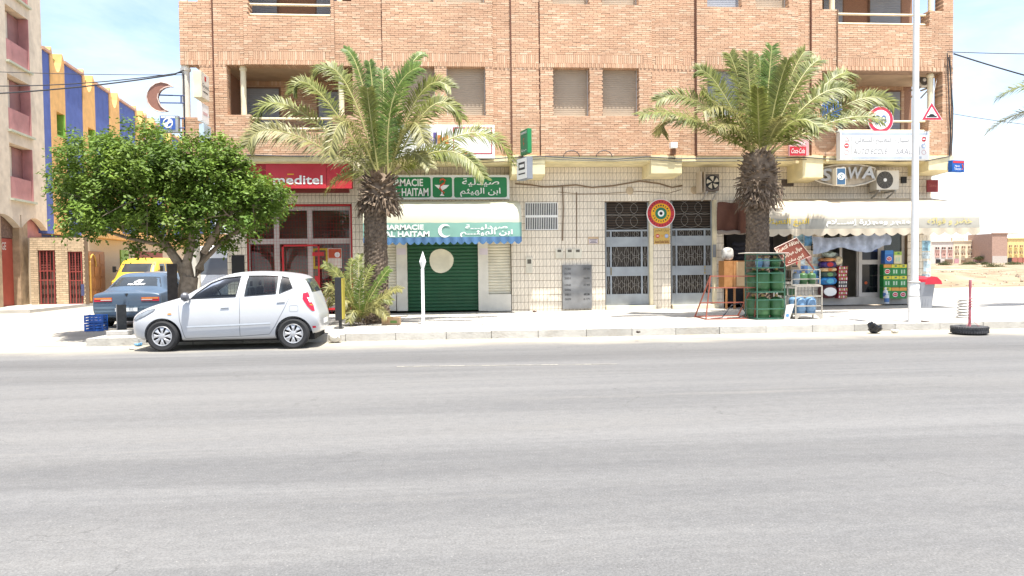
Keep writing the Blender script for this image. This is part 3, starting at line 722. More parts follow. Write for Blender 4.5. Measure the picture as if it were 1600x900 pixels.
# phone shop fascia
t = board('shop_sign', 'red fascia sign with white meditel lettering above the red mesh shop front', 'sign', 384, 250, 549, 294, .1, .4, P('sign_red_dark', .36, .015, .025, .5))
panel(t, 416, 250.5, 510, 294.5, .1, SIGNRED, 'sign_panel', .03); panel(t, 510.6, 250.5, 549.3, 294.5, .1, SIGNRED, 'sign_panel', .02)
ptext(t, 'meditel', 427, 274, 504, 288, .068, LETTER, .016); panel(t, 449, 271.5, 459, 273, .068, P('sign_yellow', .75, .5, .03), 'accent')
b = MB(); fbox(b, 447, 294.5, 545, 301, .25, .4); b.build('sign_support', P('dark_red_steel', .16, .03, .02), t)
# pharmacy fascia
SG = P('pharmacy_green', .015, .2, .065, .4, var=.05)
t = board('pharmacy_sign', 'long green and white pharmacy sign with snake and cup above the mint awning', 'sign', 581, 273.5, 796, 311.5, .5, .75, WHITE)
for a, b in ((585, 673), (676, 706.5), (709.5, 792)): panel(t, a, 277, b, 308.5, .5, SG, 'green_panel', .01, .06)
ptext(t, 'PHARMACIE', 593, 279.5, 661, 291, .489, LETTER, .02); ptext(t, 'IBN AL HAITAM', 589, 294, 669.5, 306.5, .489, LETTER, .02)
ptext(t, 'صيدلية', 722, 278.5, 780, 291.5, .489, LETTER, .01); ptext(t, 'ابن الهيثم', 719, 293.5, 782, 307.5, .489, LETTER, .01)
def pt2(px, py, y): p = at(px, py, y); return (p.x, p.z)
q = MB(); q.prism([pt2(*p, .489) for p in ((679, 289), (702, 289), (697.5, 294), (692, 297), (691.2, 302), (694.5, 306), (687, 306), (690.2, 302), (689.5, 297), (684, 294))], .483, .489); q.build('cup_emblem', LETTER, t)
q = MB(); q.tube([at(*p, .48) for p in ((687, 285), (688, 281), (692, 279.5), (695.5, 282), (694, 286), (688.5, 290), (687, 294), (690, 298), (694, 301), (691.5, 304.5))], [.012, .024, .026, .026, .026, .026, .025, .023, .02, .008], 8); q.build('snake_emblem', P('snake_orange', .6, .1, .04), t)
# board over the pharmacy
t = board('billboard', 'white billboard with purple and orange letters and red framed box, behind palm fronds', 'sign', 618, 195, 773, 247, -.32, -.13, WHITE)
PURP = P('purple_ink', .1, .06, .33); ORA = P('orange_ink', .7, .2, .04)
ptext(t, 'al', 664, 207, 682, 224, -.322, PURP, .045); ptext(t, 'M', 684, 211, 701, 226, -.322, ORA, .05)
for a, b, c, d in ((708, 199, 769, 200.5), (708, 199, 709.5, 240), (767.5, 199, 769, 240), (708, 239, 769, 240.5)): panel(t, a, b, c, d, -.322, P('sign_outline', .4, .02, .04), 'red_line', .003)
p = at(738.5, 209, -.322); q = MB(); disc(q, p.x, p.z, .085, -.327, -.322, r2=.062); disc(q, p.x, p.z, .05, -.327, -.322); q.build('emblem', P('emblem_red', .45, .05, .1), t)
# projecting boxes: a box turned about its post
def turned(name, label, cat, px, py0, py1, Y, w, dep, ang, mface, mside, group=None):
    """w across the printed face, dep thickness; ang turns the printed face away from the street"""
    p = at(px, py1, Y); t = thing(name, label, cat, (p.x, p.y, p.z), R(ang), group, True); h = at(px, py0, Y).z-p.z
    q = MB(); q.box(-w/2, w/2, -dep/2, dep/2, 0, h); q.build('case', mside, t, bevel=.008)
    q = MB(); q.box(-w/2+.02, w/2-.02, -dep/2-.004, -dep/2, .02, h-.02); q.build('face', mface, t)
    return t, w, dep, h
t, w, dp, h = turned('hanging_sign', 'small green pharmacy sign on a pole sticking out from the brickwork', 'sign', 822, 203, 241, -.5, .55, .12, -75, P('green_face', .04, .2, .1), SG)
text('PHARMACIE', LETTER, t, -w*.4, w*.4, h*.82, h*.92, -dp/2-.004); text('Ç', P('cup_red', .5, .08, .05), t, -.05, .05, h*.35, h*.65, -dp/2-.004); text('صيدلية', LETTER, t, -w*.35, w*.35, h*.1, h*.22, -dp/2-.004)
q = MB(); q.bar((-.3, .0, -.5), (-.3, 0, h*.8), .03); q.build('pole', P('sign_pole_brown', .12, .08, .06), t)
t, w, dp, h = turned('hanging_sign', 'grey box sign with white face and black mark under the green pharmacy sign', 'sign', 820, 247, 281, -.55, .6, .17, -68, LETTER, P('sign_grey', .22, .24, .27))
q = MB(); q.box(-w*.3, w*.3, -dp/2-.007, -dp/2-.004, h*.45, h*.8); q.build('mark', INK, t); text('▬▬▬', LETTER, t, -w*.2, w*.25, h*.55, h*.7, -dp/2-.007); q = MB(); q.box(-w*.32, w*.32, -dp/2-.007, -dp/2-.004, h*.24, h*.3); q.build('mark', INK, t)
for px, y0, y1, wd, dp_, lab, mf in ((315, 115, 156, .62, .2, 'topmost cream box sign jutting out from the left brick corner', OFFW), (318, 163, 192, .6, .09, 'thin white box sign below the cream one on the left corner', LETTER), (321, 196, 226, .55, .12, 'lowest pale blue sign on the left corner, half behind leaves', P('pale_blue', .45, .55, .62))):
    t, w, dp, h = turned('corner_sign', lab, 'sign', px, y0, y1, -.62, wd, dp_, 90, mf, CREAM if y0 == 115 else mf)
    if y0 == 115:
        text('Grand', INK, t, -w*.38, w*.38, h*.42, h*.58, -dp/2-.004, 0); q = MB(); q.box(-.06, .06, -dp/2-.007, -dp/2-.004, h*.7, h*.88); q.build('emblem', REDP, t); q = MB(); q.box(-w*.3, w*.3, -dp/2-.007, -dp/2-.004, h*.25, h*.29); q.build('line', INK, t)
    elif y0 == 163: q = MB(); q.box(-w*.3, w*.3, -dp/2-.007, -dp/2-.004, h*.4, h*.55); q.build('line', P('faint_red', .6, .4, .4), t)
    q = MB(); q.bar((w/2, 0, h*.5), (w/2+.2, 0, h*.5), .03); q.build('bracket', STEEL, t)
# driving school roundel and plate between the doors
YR = GW-.06; p = at(1032.5, 333.5, YR); u_ = (at(1050, 333, YR).x-p.x)/17.5
t = thing('round_sign', 'round target-like sign of red, yellow, green and white rings between grey doors', 'sign', (p.x, YR, p.z-22*u_))
for r, m, k in ((22, WHITE, 0), (21, P('ring_red', .5, .04, .05), 1), (15.3, P('ring_yellow', .78, .4, .02), 2), (9, P('ring_green', .02, .17, .1), 3), (5, LETTER, 4), (2.4, BLACK, 5)):
    q = MB(); disc(q, p.x, p.z, r*u_, YR-.012-.003*k, YR+.03-.01*k, 40); q.build('ring', m, t)
t.location = t.location
for rr, s_, m, n in ((18.2, 26, P('ring_text_dark_red', .2, .02, .03), 26), (12.2, 18, INK, 20)):
    q = MB()
    for k in range(n):
        a = 2*math.pi*k/n
        if abs(math.sin(a)) < .22: continue
        M = Matrix.Translation((p.x+rr*u_*math.cos(a), YR-.022, p.z+rr*u_*math.sin(a))) @ Matrix.Rotation(-a, 4, 'Y'); q.obox(M, .045, .002, .02+.02*random.random())
    q.build('ring_lettering', m, t)
PLT = P('ochre_plate', .56, .36, .1, .6)
t = board('door_plate', 'ochre driving school plate below the round sign', 'sign', 1022, 356.5, 1046.5, 381, GW-.03, GW-.004, PLT, .004)
ptext(t, 'سيارة التعليم', 1024, 358, 1045, 363, GW-.031, INK, 0); ptext(t, 'Auto Ecole SAALI', 1023.5, 375.5, 1045.5, 380, GW-.031, P('maroon_ink', .14, .02, .02), .01)
for px, m in ((1027.5, P('no_entry_red', .5, .04, .05)), (1041.5, P('blue_disc', .25, .35, .62))):
    c = at(px, 368.7, GW-.031); q = MB(); disc(q, c.x, c.z, .055, GW-.034, GW-.031); q.build('road_sign_picture', m, t); q = MB(); q.box(c.x-.035, c.x+.035, GW-.037, GW-.0345, c.z-.01, c.z+.01); q.build('road_sign_picture', LETTER, t)
c = at(1034.5, 369, GW-.031); q = MB(); q.prism([(c.x-.04, c.z+.03), (c.x+.04, c.z+.03), (c.x, c.z-.04)], GW-.034, GW-.031); q.build('road_sign_picture', P('yield_orange', .62, .3, .06), t)
# oval shop sign with raised letters and the box in front of it
YS_ = .25
t = thing('oval_sign', 'weathered oval sign with raised grey letters SAWA over the grocery', 'sign', tuple(at(1320, 291, YS_)))
top = [(1274, 267), (1285, 262), (1300, 258.5), (1320, 256.5), (1340, 257), (1356, 259.5), (1367, 262.5)]; bot = [(1367, 281), (1352, 287), (1335, 290.5), (1318, 291), (1300, 289), (1285, 285.5), (1274, 281.5)]
q = MB(); q.prism([pt2(*k, YS_) for k in top+bot], YS_, YS_+.12); q.build('board', P('weathered_board', .42, .36, .28, .85, var=.35, scale=5, dirt=.4), t)
q = MB(); q.tube([at(*k, YS_-.02) for k in top+bot+[top[0]]], .022, 6); q.build('rim', OFFW, t)
for ch, a, b, c, d in (('S', 1282, 263, 1300, 283), ('A', 1304, 260, 1324, 280), ('W', 1325, 261, 1348, 279.5), ('A', 1346, 260, 1367, 279)):
    for k in range(4): ptext(t, ch, a, b, c, d, YS_-.03-.02*k, P('letter_grey', .5, .52, .55, .5), .03, .15)
t, w, dp, h = turned('small_box_sign', 'small blue and white box sign in front of the oval SAWA sign', 'sign', 1311, 263, 290, -.3, .26, .3, -8, P('box_blue', .05, .12, .22), OFFW)
q = MB(); disc(q, 0, h/2, .1, -dp/2-.008, -dp/2-.004); q.build('emblem', LETTER, t); text('S', P('box_ink', .05, .15, .2), t, -.06, .06, h*.36, h*.64, -dp/2-.008, .0, .3)
# big white driving school board
YA = -.42
t = board('driving_school_board', 'big white AUTO ECOLE board sitting on the balcony edge behind the lamp post', 'sign', 1313, 206, 1452, 249.5, YA, YA+.22, WHITE)
FAINT = P('faded_ink', .2, .2, .22); FAINT2 = P('faded_blue', .42, .47, .55)
panel(t, 1315, 206.5, 1450, 211, YA, FAINT2, 'stripe', .003); panel(t, 1331, 244.5, 1440, 248, YA, FAINT2, 'stripe', .003)
panel(t, 1330, 213, 1330.7, 242, YA, FAINT, 'line', .003); panel(t, 1436, 213, 1436.7, 242, YA, FAINT, 'line', .003)
ptext(t, 'AUTO ECOLE', 1333, 232, 1387, 241, YA, FAINT, 0, .25); ptext(t, 'SAALI', 1400, 232, 1428, 241, YA, FAINT, 0, .25)
ptext(t, 'سيارة التعليم السعلي', 1336, 214, 1420, 226, YA, FAINT, 0)
for px, py, m, rr in ((1322.8, 227.5, P('no_entry_red', .5, .04, .05), 0), (1443.5, 217.5, MATS['no_entry_red'], 0), (1322.8, 238, P('faded_red', .6, .4, .4), .8), (1443.5, 228, P('faded_blue2', .4, .5, .68), .6), (1443.5, 238, MATS['faded_red'], .8)):
    c = at(px, py, YA); q = MB(); disc(q, c.x, c.z, .068, YA-.006, YA-.002, 24, rr*.068); q.build('road_sign_picture', m, t)
    if not rr: q = MB(); q.box(c.x-.045, c.x+.045, YA-.009, YA-.0065, c.z-.014, c.z+.014); q.build('road_sign_picture', LETTER, t)
c = at(1323, 217.5, YA); q = MB()
for k in range(3):
    a0, a1 = R(90+120*k), R(210+120*k); q.bar((c.x+.075*math.cos(a0), YA-.004, c.z+.075*math.sin(a0)), (c.x+.075*math.cos(a1), YA-.004, c.z+.075*math.sin(a1)), .01)
q.build('road_sign_picture', MATS['faded_red'], t)
q = MB(); q.box(*rect(1308, 206, 1456, 209, YA+.06)[:2], YA+.08, YA+.2, ZZ(205.5, YA, 1380), ZZ(203.5, YA, 1380)); q.build('top_lip', STEEL, t)
q = MB()
for px in (1322, 1438): q = MB(); c = at(px, 247, YA+.2); q.bar(c, (c.x, .0, c.z), .035); q.build('bracket', STEEL, t)
# road signs hung on the balcony
def roundel(px, py, r, Y, label, inner, ring, sym=None):
    c = at(px, py, Y); u = (at(px+20, py, Y).x-c.x)/20; t = thing('road_sign', label, 'road sign', (c.x, Y, c.z-r*u))
    q = MB(); disc(q, c.x, c.z, r*u, Y, Y+.015, 36); q.build('rim', WHITE, t); q = MB(); disc(q, c.x, c.z, r*.96*u, Y-.004, Y, 36); q.build('ring', ring, t)
    q = MB(); disc(q, c.x, c.z, r*.72*u, Y-.008, Y-.004, 36); q.build('field', inner, t)
    if sym: text(sym, P('road_sign_blue', .1, .16, .38), t, c.x-r*.4*u, c.x+r*.45*u, c.z-r*.34*u, c.z+r*.34*u, Y-.008, .02)
    q = MB(); q.bar((c.x, Y+.02, c.z-r*u-.25), (c.x, Y+.02, c.z+r*.5*u), .03); q.build('post', STEEL, t); return t, c, u
t, c, u = roundel(1299, 172, 17, -.25, 'round blue road sign half hidden behind palm fronds on the balcony', MATS.get('rs_blue') or P('rs_blue', .03, .1, .32), P('rs_blue', .03, .1, .32))
q = MB(); q.obox(Matrix.Translation((c.x, -.26, c.z)) @ Matrix.Rotation(R(35), 4, 'Y'), .1*u*30, .004, .12); q.build('symbol', LETTER, t)
roundel(1376, 187, 20, -.3, 'round white speed limit sign with red ring behind the palm frond tip', LETTER, P('rs_red', .55, .03, .07), '30')
Y = -.7; pts = [(1456, 159.5), (1473, 187.5), (1440, 187.5)]
t = thing('bump_warning_sign', 'triangular red bordered road hump warning sign beside the lamp post', 'road sign', tuple(at(1456, 187, Y)))
def tri(k, y, m, nm):
    cx, cy = 1456, 178.5; q = MB(); q.prism([pt2(cx+(x-cx)*k, cy+(yy-cy)*k, y) for x, yy in pts], y, y+.012); q.build(nm, m, t)
tri(1, Y, WHITE, 'rim'); tri(.94, Y-.005, MATS['rs_red'], 'border'); tri(.62, Y-.01, LETTER, 'field')
q = MB(); q.prism([pt2(*k, Y-.012) for k in ((1448, 183), (1464, 183), (1464, 181.5), (1461, 180.8), (1459, 178.6), (1457.5, 178), (1454.5, 178), (1453, 178.6), (1451, 180.8), (1448, 181.5))], Y-.014, Y-.011); q.build('hump', BLACK, t)
q = MB(); q.tube([at(1456, 160, Y+.01), at(1464, 122, .1)], .006, 5); q.build('wire', STEEL, t); q = MB(); q.bar(at(1456, 175, Y+.03), at(1455, 175, .0), .03); q.build('arm', STEEL, t)
# drinks sign
t = board('drinks_sign', 'small red and pink soft drink sign low on the brickwork beside the palm', 'sign', 1233, 217, 1264, 243.5, -.3, -.22, P('sign_pink', .62, .35, .36))
panel(t, 1234, 229, 1259.5, 243, -.302, SIGNRED, 'red_panel'); ptext(t, 'Coca-Cola', 1236.5, 232, 1257.5, 239.5, -.309, LETTER, .0, .35); ptext(t, 'Sawa', 1240, 220, 1258, 226, -.302, LETTER, 0, .3)
# right hand corner signs
t, w, dp, h = turned('corner_sign', 'blue and red telecom sign sticking out past the right building corner', 'sign', 1494, 251, 269, -.2, .44, .14, 12, P('telecom_blue', .01, .1, .4), P('telecom_blue', .01, .1, .4))
q = MB(); q.box(-w/2+.02, w/2-.02, -dp/2-.008, -dp/2-.004, h*.76, h-.02); q.build('red_band', SIGNRED, t); text('Maroc', LETTER, t, -w*.3, w*.1, h*.42, h*.6, -dp/2-.004, 0); text('Telecom', LETTER, t, -w*.35, w*.2, h*.16, h*.36, -dp/2-.004, 0)
q = MB(); q.tube([(w*.3, -dp/2-.006, h*.2), (w*.38, -dp/2-.006, h*.4), (w*.3, -dp/2-.006, h*.65)], .018, 6); q.build('emblem', P('em_or', .7, .12, .05), t)
t = board('corner_sign', 'small maroon sign hung under the right end of the overhang', 'sign', 1449, 281, 1466, 300, .5, .56, P('maroon', .22, .03, .03)); ptext(t, 'Sawa', 1452, 287, 1463, 292, .498, P('maroon_faded', .4, .12, .1), 0)
# crescent and phone sign on the left corner
YC = -.35
t = thing('crescent_sign', 'rusty brown crescent moon sign on brackets at the left building corner', 'sign', tuple(at(288, 176, YC)))
arc = [(270, 135.5), (262, 130.5), (252, 128.3), (243, 130.5), (235.5, 136), (230.5, 144), (229, 152), (231, 160.5), (236, 167.5), (243, 172.5), (250, 174.5), (258, 174), (262.5, 173)]
inn = [(257.5, 171), (252, 166.5), (248, 160), (246, 153), (247, 147), (251, 141), (257, 137), (264, 135)]
q = MB(); q.prism([pt2(*k, YC) for k in arc+inn], YC, YC+.1); q.build('crescent', P('crescent_brown', .26, .12, .085, .6, dirt=.2), t)
q = MB(); q.tube([at(*k, YC-.005) for k in arc+inn+[arc[0]]], .016, 6); q.build('tube_rim', P('rim_pale', .55, .42, .36), t)
q = MB()
for a, b in (((247, 148.5), (288, 149.5)), ((247, 160.5), (288, 161)), ((283, 149), (283, 162))): q.tube([at(*a, YC+.05), at(*b, YC+.05)], .018, 6)
q.build('bracket', P('bracket_blue', .04, .06, .16), t)
t = thing('phone_sign', 'square blue public telephone sign with white handset at the left corner', 'sign', tuple(at(263, 207, YC)))
q = MB(); fbox(q, 249.5, 180, 278, 206.5, YC-.05, YC+.14); q.build('case', P('case_grey', .3, .31, .32), t, bevel=.01)
panel(t, 250.5, 181, 274, 202.5, YC-.051, P('phone_blue', .04, .1, .36), 'face'); panel(t, 251.5, 181.5, 273, 184.5, YC-.0575, LETTER, 'strip', .003); ptext(t, 'TELEBOUTIQUE', 252.5, 182, 272, 184, YC-.061, MATS['phone_blue'], 0)
c = at(262.3, 192, YC-.06); q = MB(); disc(q, c.x, c.z, .125, YC-.063, YC-.058, 28, .1); q.obox(Matrix.Translation((c.x, YC-.06, c.z)) @ Matrix.Rotation(R(-40), 4, 'Y'), .17, .006, .06)
for s in (-1, 1): q.obox(Matrix.Translation((c.x+s*.05, YC-.06, c.z+s*.045)) @ Matrix.Rotation(R(-40), 4, 'Y'), .05, .0062, .1)
q.build('handset', LETTER, t); ptext(t, '(212)', 259, 198.5, 268, 200.5, YC-.058, LETTER, 0)
q = MB()
for y in (185, 200): q = MB(); q.tube([at(278, y, YC+.05), at(289, y, YC+.05)], .018, 6); q.build('bracket', MATS['bracket_blue'], t)

# ================================================================ awnings
def awning(name, label, sec, px0, px1, mats, scal=.2, ends=True, hemm=None, hem=.2, endm=None):
    """sec: list of (Y, z) from the wall outwards and down; last two points bound the printed band, the hem hangs below in scallops"""
    Yf = sec[-1][0]; x0, x1 = XX(px0, Yf, 350), XX(px1, Yf, 350)
    t = thing(name, label, 'awning', ((x0+x1)/2, .7, sec[-1][1]-hem)); n = len(sec); seg = 24
    q = MB(); vs = []; fs = []
    for k in range(seg+1):
        X = x0+(x1-x0)*k/seg
        for i, (y, z) in enumerate(sec): vs.append((X, y, z+(.006*math.sin(k*2.1) if 0 < i < n-1 else 0)))
    for k in range(seg):
        for i in range(n-1): fs.append((k*n+i, k*n+i+1, (k+1)*n+i+1, (k+1)*n+i))
    q.add(vs, fs[:]); q.m = [(1 if i % (n-1) >= n-2 else 0) for i in range(len(fs))]
    cv = q.build('canvas', mats, t, smooth=True, fixn=False)
    if ends:
        for X, em in ((x0, endm or mats[0]), (x1, mats[0])):
            q = MB(); poly = [(X, y, z) for y, z in sec]+[(X, .75, sec[-1][1]-.05)]; q.add(poly, [tuple(range(len(poly)))]); q.build('end_panel', em, t)
    q = MB(); m = round((x1-x0)/scal); vs = []; fs = []
    for k in range(m*6+1):
        X = x0+(x1-x0)*k/(m*6); d = hem*(.62+.38*abs(math.sin(math.pi*k/6))); w = .012*math.sin(k*.8)
        vs += [(X, Yf-.004, sec[-1][1]), (X, Yf-.004+w, sec[-1][1]-d*.5), (X, Yf-.004+w*1.5, sec[-1][1]-d)]
    for k in range(m*6): fs += [(k*3, k*3+1, k*3+4, k*3+3), (k*3+1, k*3+2, k*3+5, k*3+4)]
    q.add(vs, fs); q.build('hem', hemm or mats[0], t, smooth=True, fixn=False)
    q = MB(); q.cyl((x0, Yf+.03, sec[-1][1]+.0), (x1, Yf+.03, sec[-1][1]+.0), .02, n=8); q.build('front_bar', STEEL, t)
    return t, x0, x1
Ya = -.42
z = lambda py, Y, px=690: ZZ(py, Y, px)
MINT = P('mint_canvas', .62, .61, .48, .75, translucent=.25, var=.05); MINTB = P('mint_band', .17, .33, .28, .7, var=.06)
aw, ax0, ax1 = awning('pharmacy_awning', 'mint and cream pharmacy awning with blue scalloped hem over the green shutter', [(.77, z(314, .77)), (.3, z(316, .3)), (-.1, z(320, -.1)), (-.3, z(326, -.3)), (-.4, z(336, -.4)), (Ya, z(348, Ya)), (Ya-.01, z(370.5, Ya))], 567, 815, [MINT, MINTB], .19, True, P('blue_hem', .065, .15, .29, .7), .2)
ptext(aw, 'PHARMACIE', 592, 351, 662, 359, Ya-.016, LETTER, .03); ptext(aw, 'IBN AL HAITAM', 576, 361.5, 671, 370, Ya-.016, LETTER, .03)
ptext(aw, 'صيدليـــة', 727, 350.5, 793, 359, Ya-.016, LETTER, .02); ptext(aw, 'ابن الهيثـــم', 719, 358.5, 801, 370, Ya-.016, LETTER, .02)
cc = []; c = at(695, 360.5, Ya-.016); r1 = .18
for k in range(15): a = R(38+284*k/14); cc.append((c.x+r1*math.cos(a), c.z+r1*math.sin(a)))
for k in range(13): a = R(310-260*k/12); cc.append((c.x+.05+r1*.78*math.cos(a), c.z+r1*.78*math.sin(a)))
q = MB(); q.prism(cc, Ya-.02, Ya-.016); q.build('crescent_print', LETTER, aw)
Yg = -1.3; z = lambda py, Y, px=1350: ZZ(py, Y, px)
CANV = P('grocery_canvas', .57, .5, .39, .8, translucent=.2, var=.04, dirt=.12); BAND = P('grocery_band', .33, .315, .27, .8, var=.1, dirt=.2)
aw, gx0, gx1 = awning('grocery_awning', 'wide dusty white grocery awning with Arabic lettering and scalloped hem', [(.77, z(310, .77)), (.0, z(314, .0)), (-.8, z(321, -.8)), (-1.1, z(325, -1.1)), (-1.24, z(332, -1.24)), (Yg, z(341, Yg)), (Yg-.01, z(357, Yg))], 1197, 1531, [CANV, BAND], .33, True, None, .2, P('shaded_brown_canvas', .14, .06, .04, .85, var=.2))  # left end panel brown: shade on the awning side put into its colour
YEL = P('awning_yellow', .62, .45, .05)
ptext(aw, 'متجر ومجزرة إســـلام', 1291, 342, 1422, 353.5, Yg-.016, LETTER, .02); ptext(aw, 'التبغ التعبئة', 1199, 341, 1264, 354, Yg-.016, YEL, .02); ptext(aw, 'خضر و فواكه', 1449, 340, 1519, 352, Yg-.016, P('awning_yellow_faded', .55, .47, .18), .015)
# dark red side sheet in the shaded colour of the awning end and rolled canvas left of the palm
q = MB(); X0, X1, Z0, Z1 = rect(1121, 316, 1184, 361, .55); n = 14
vs = [];
for k in range(n+1):
    for j in range(5): vs.append((X0+(X1-X0)*k/n, .55+.03*math.sin(k*1.3+j)+.06*j/4, Z1+(Z0-Z1)*j/4+.02*math.sin(k)))
q.add(vs, [(k*5+j, k*5+j+1, k*5+j+6, k*5+j+5) for k in range(n) for j in range(4)])
q2 = thing('side_tarpaulin', 'dark red brown canvas sheet hanging beside the right grey door', 'tarpaulin', ((X0+X1)/2, .6, Z0)); q.build('sheet', P('shaded_brown_canvas', .14, .06, .04, .85, var=.2), q2, smooth=True)
q = MB(); q.tube([(X0+(X1-X0)*k/10, .5+.02*math.sin(k), Z0-.04+.015*math.sin(k*2)) for k in range(11)], .06, 8); q.build('roll', P('grey_canvas', .25, .21, .18, .9), q2, smooth=True)
# striped cloth hung under the awning across the shop door
X0, X1, Z0, Z1 = rect(1268, 369, 1388, 398, .2); n = 60; vs = []
CL = P('striped_cloth', .36, .42, .56, .85, var=.3, scale=5)
for k in range(n+1):
    t_ = k/n; dr = .08*math.sin(t_*math.pi)+.03*math.sin(t_*23)
    for j in range(6): f_ = j/5; vs.append((X0+(X1-X0)*t_+.05*f_, .2-.08*math.sin(f_*3.1)+.035*math.sin(k*.9+f_*2), Z1-.06*math.sin(t_*5)-(Z1-Z0)*f_*(.75+.2*math.cos(t_*9))+dr*.3))
q = MB(); q.add(vs, [(k*6+j, k*6+j+1, k*6+j+7, k*6+j+6) for k in range(n) for j in range(5)]); tag(q.build('hanging_cloth', CL, smooth=True), 'crumpled pale blue striped cloth strung under the grocery awning', 'cloth')

# ================================================================ air conditioners
def ac(label, a, b, c, d, Y0, Y1, m, fan_left, openfan=False):
    X0, X1, Z0, Z1 = rect(a, b, c, d, Y0); t = thing('air_conditioner', label, 'air conditioner', ((X0+X1)/2, (Y0+Y1)/2, Z0)); w, h = X1-X0, Z1-Z0
    q = MB(); q.box(X0, X1, Y0, Y1, Z0, Z1); q.build('case', m, t, bevel=.015)
    fx, fz, r = (X0+.36*w if fan_left else X0+.5*w), Z0+.5*h, .44*h
    q = MB(); disc(q, fx, fz, r, Y0-.006, Y0-.001, 32); q.build('fan_well', P('fan_dark', .05, .045, .04) if not openfan else BLACK, t)
    if openfan:
        q = MB()
        for k in range(5):
            a_ = 2*math.pi*k/5; pp = [(fx+.03*math.cos(a_), fz+.03*math.sin(a_))]+[(fx+r*.85*math.cos(a_+g_), fz+r*.85*math.sin(a_+g_)) for g_ in (.1, .35, .65, .85)]
            q.prism(pp, Y0-.03, Y0-.02)
        q.build('fan_blades', P('fan_cream', .55, .48, .36), t)
        q = MB()
        for k in range(2): q.box(X0-.03-.1*k, X0-.015-.1*k, Y0-.05, Y1, Z0-.05, Z1+.08)
        q.build('louvre', P('louvre_pale', .55, .47, .37), t)
    else:
        q = MB()
        for k in range(1, 7): disc(q, fx, fz, r*k/7+.004, Y0-.014, Y0-.009, 30, r*k/7-.003)
        for k in range(12):
            a_ = math.pi*k/6; q.bar((fx+.06*math.cos(a_), Y0-.011, fz+.06*math.sin(a_)), (fx+r*math.cos(a_), Y0-.011, fz+r*math.sin(a_)), .005)
        q.build('fan_guard', P('guard_grey', .22, .21, .19), t, fixn=False); q = MB(); disc(q, fx, fz, .05, Y0-.022, Y0-.006, 18); q.build('fan_hub', LETTER, t)
    for k in (.15, .85): q = MB(); q.bar((X0+w*k, Y0+.02, Z0-.03), (X0+w*k, .78 if Y1 < .8 else Y1+.2, Z0-.03), .04); q.bar((X0+w*k, Y0+.05, Z0-.04), (X0+w*k, .78 if Y1 < .8 else Y1+.2, Z0-.25), .03); q.build('bracket', STEEL, t)
    return t
ac('old air conditioner with exposed fan on the tiles beside the palm crown', 1102, 272, 1124, 298, .3, .7, P('ac_brown', .14, .11, .09), False, True)
ac('white air conditioner with round fan guard beside the SAWA sign', 1370, 266, 1405, 296.5, .25, .62, OFFW, True)
ac('white air conditioner on the upper loggia beside the lamp post', 1436, 116, 1459, 134, .6, .9, OFFW, True)
q = wallbox(1409, 276, 1417, 286, 'junction_box', BLACK, .06); q = wallbox(1221, 280, 1240, 291, 'wall_vent', P('vent_dark', .08, .06, .05), .01)
t = thing('wall_floodlight', 'small white floodlight on the brick ledge left of the right palm', 'floodlight', tuple(at(1054, 230, -.12))); q = MB(); fbox(q, 1048.5, 222, 1059, 231, -.3, -.12); q.build('lamp_head', WHITE, t, bevel=.01); q = MB(); fbox(q, 1050, 231.5, 1056, 241, -.2, -.02); q.build('bracket', P('bracket_rust', .2, .1, .06), t)

# ================================================================ cables
def sag(p, q, s, n=14): return [Vector(p).lerp(Vector(q), k/n)-Vector((0, 0, s*4*(k/n)*(1-k/n))) for k in range(n+1)]
def cable(label, pts, r, m=CABLE, grp=None): q = MB(); q.tube(pts, r, 5); return tag(q.build('cable', m, fixn=False), label, 'cable', grp)
L0 = at(287, 113, -.1)
cable('thin upper cable crossing the sky to the left corner', sag(at(-120, 107, 1), at(287, 117, -.1), .05), .009)
cable('middle cable crossing the sky to the left corner', sag(at(-120, 131, 1), L0, .18), .014)
cable('thick lower cable sagging from the left building to the corner', sag(at(-120, 150, 1), at(270, 117, -.1), .12)+[at(287, 110, -.1)], .02)
cable('black cable running down the left corner column', [at(284, 111, -.1), at(287, 116, -.12), at(288, 160, -.12), at(289, 240, -.12)], .022)
cable('straight upper cable leaving the right building corner', sag(at(1480, 81, -.15), at(1720, 84, -.5), .03), .012)
cable('thick cable drooping down from the right building corner', sag(at(1490, 84, -.15), at(1720, 148, -.6), .05), .022)
cable('thin pale cable leaving the right corner at sign height', sag(at(1490, 178, -.15), at(1720, 205, -.6), .06), .008)
for k, (a, b, c) in enumerate(((1480, 1483, 1486), (1484, 1487, 1485), (1482, 1489, 1488))):
    cable(('leftmost', 'middle', 'rightmost')[k]+' of three black cables clipped down the right brick corner', [at(a, 83+k*3, -.13), at((a+b)/2, 120, -.12), at(b, 170, -.12-.01*k), at(c, 215, -.12), at(c-2, 245, -.13)], .014, CABLE, 'cables down the right corner')
pts = [at(385, 242, -.13)]
for px, py in ((450, 243), (560, 244), (650, 243), (740, 249), (800, 245), (845, 243), (900, 246), (960, 248), (1010, 244), (1060, 247), (1130, 246), (1200, 246), (1260, 245), (1285, 247), (1340, 249), (1400, 251), (1450, 250), (1485, 243)): pts.append(at(px, py+1, -.18))
cable('long black cable clipped along the ledge under the brickwork', pts, .016)
cable('second cable along the ledge from the pharmacy to the palm', [Vector((p.x, -.19, p.z-.07-.02*math.sin(k))) for k, p in enumerate(pts[3:14])], .009)
for px in (893, 944):
    c = at(px, 245, -.17); cable('loop of cable rising from the ledge above the barred window' if px == 893 else 'loop of cable rising from the ledge left of the floodlight', [c+Vector((.22*math.cos(a), 0, .17*max(0, math.sin(a))+.0)) for a in [math.pi*k/10 for k in range(11)]][::-1], .012)
BRN = P('cable_brown', .2, .14, .09)
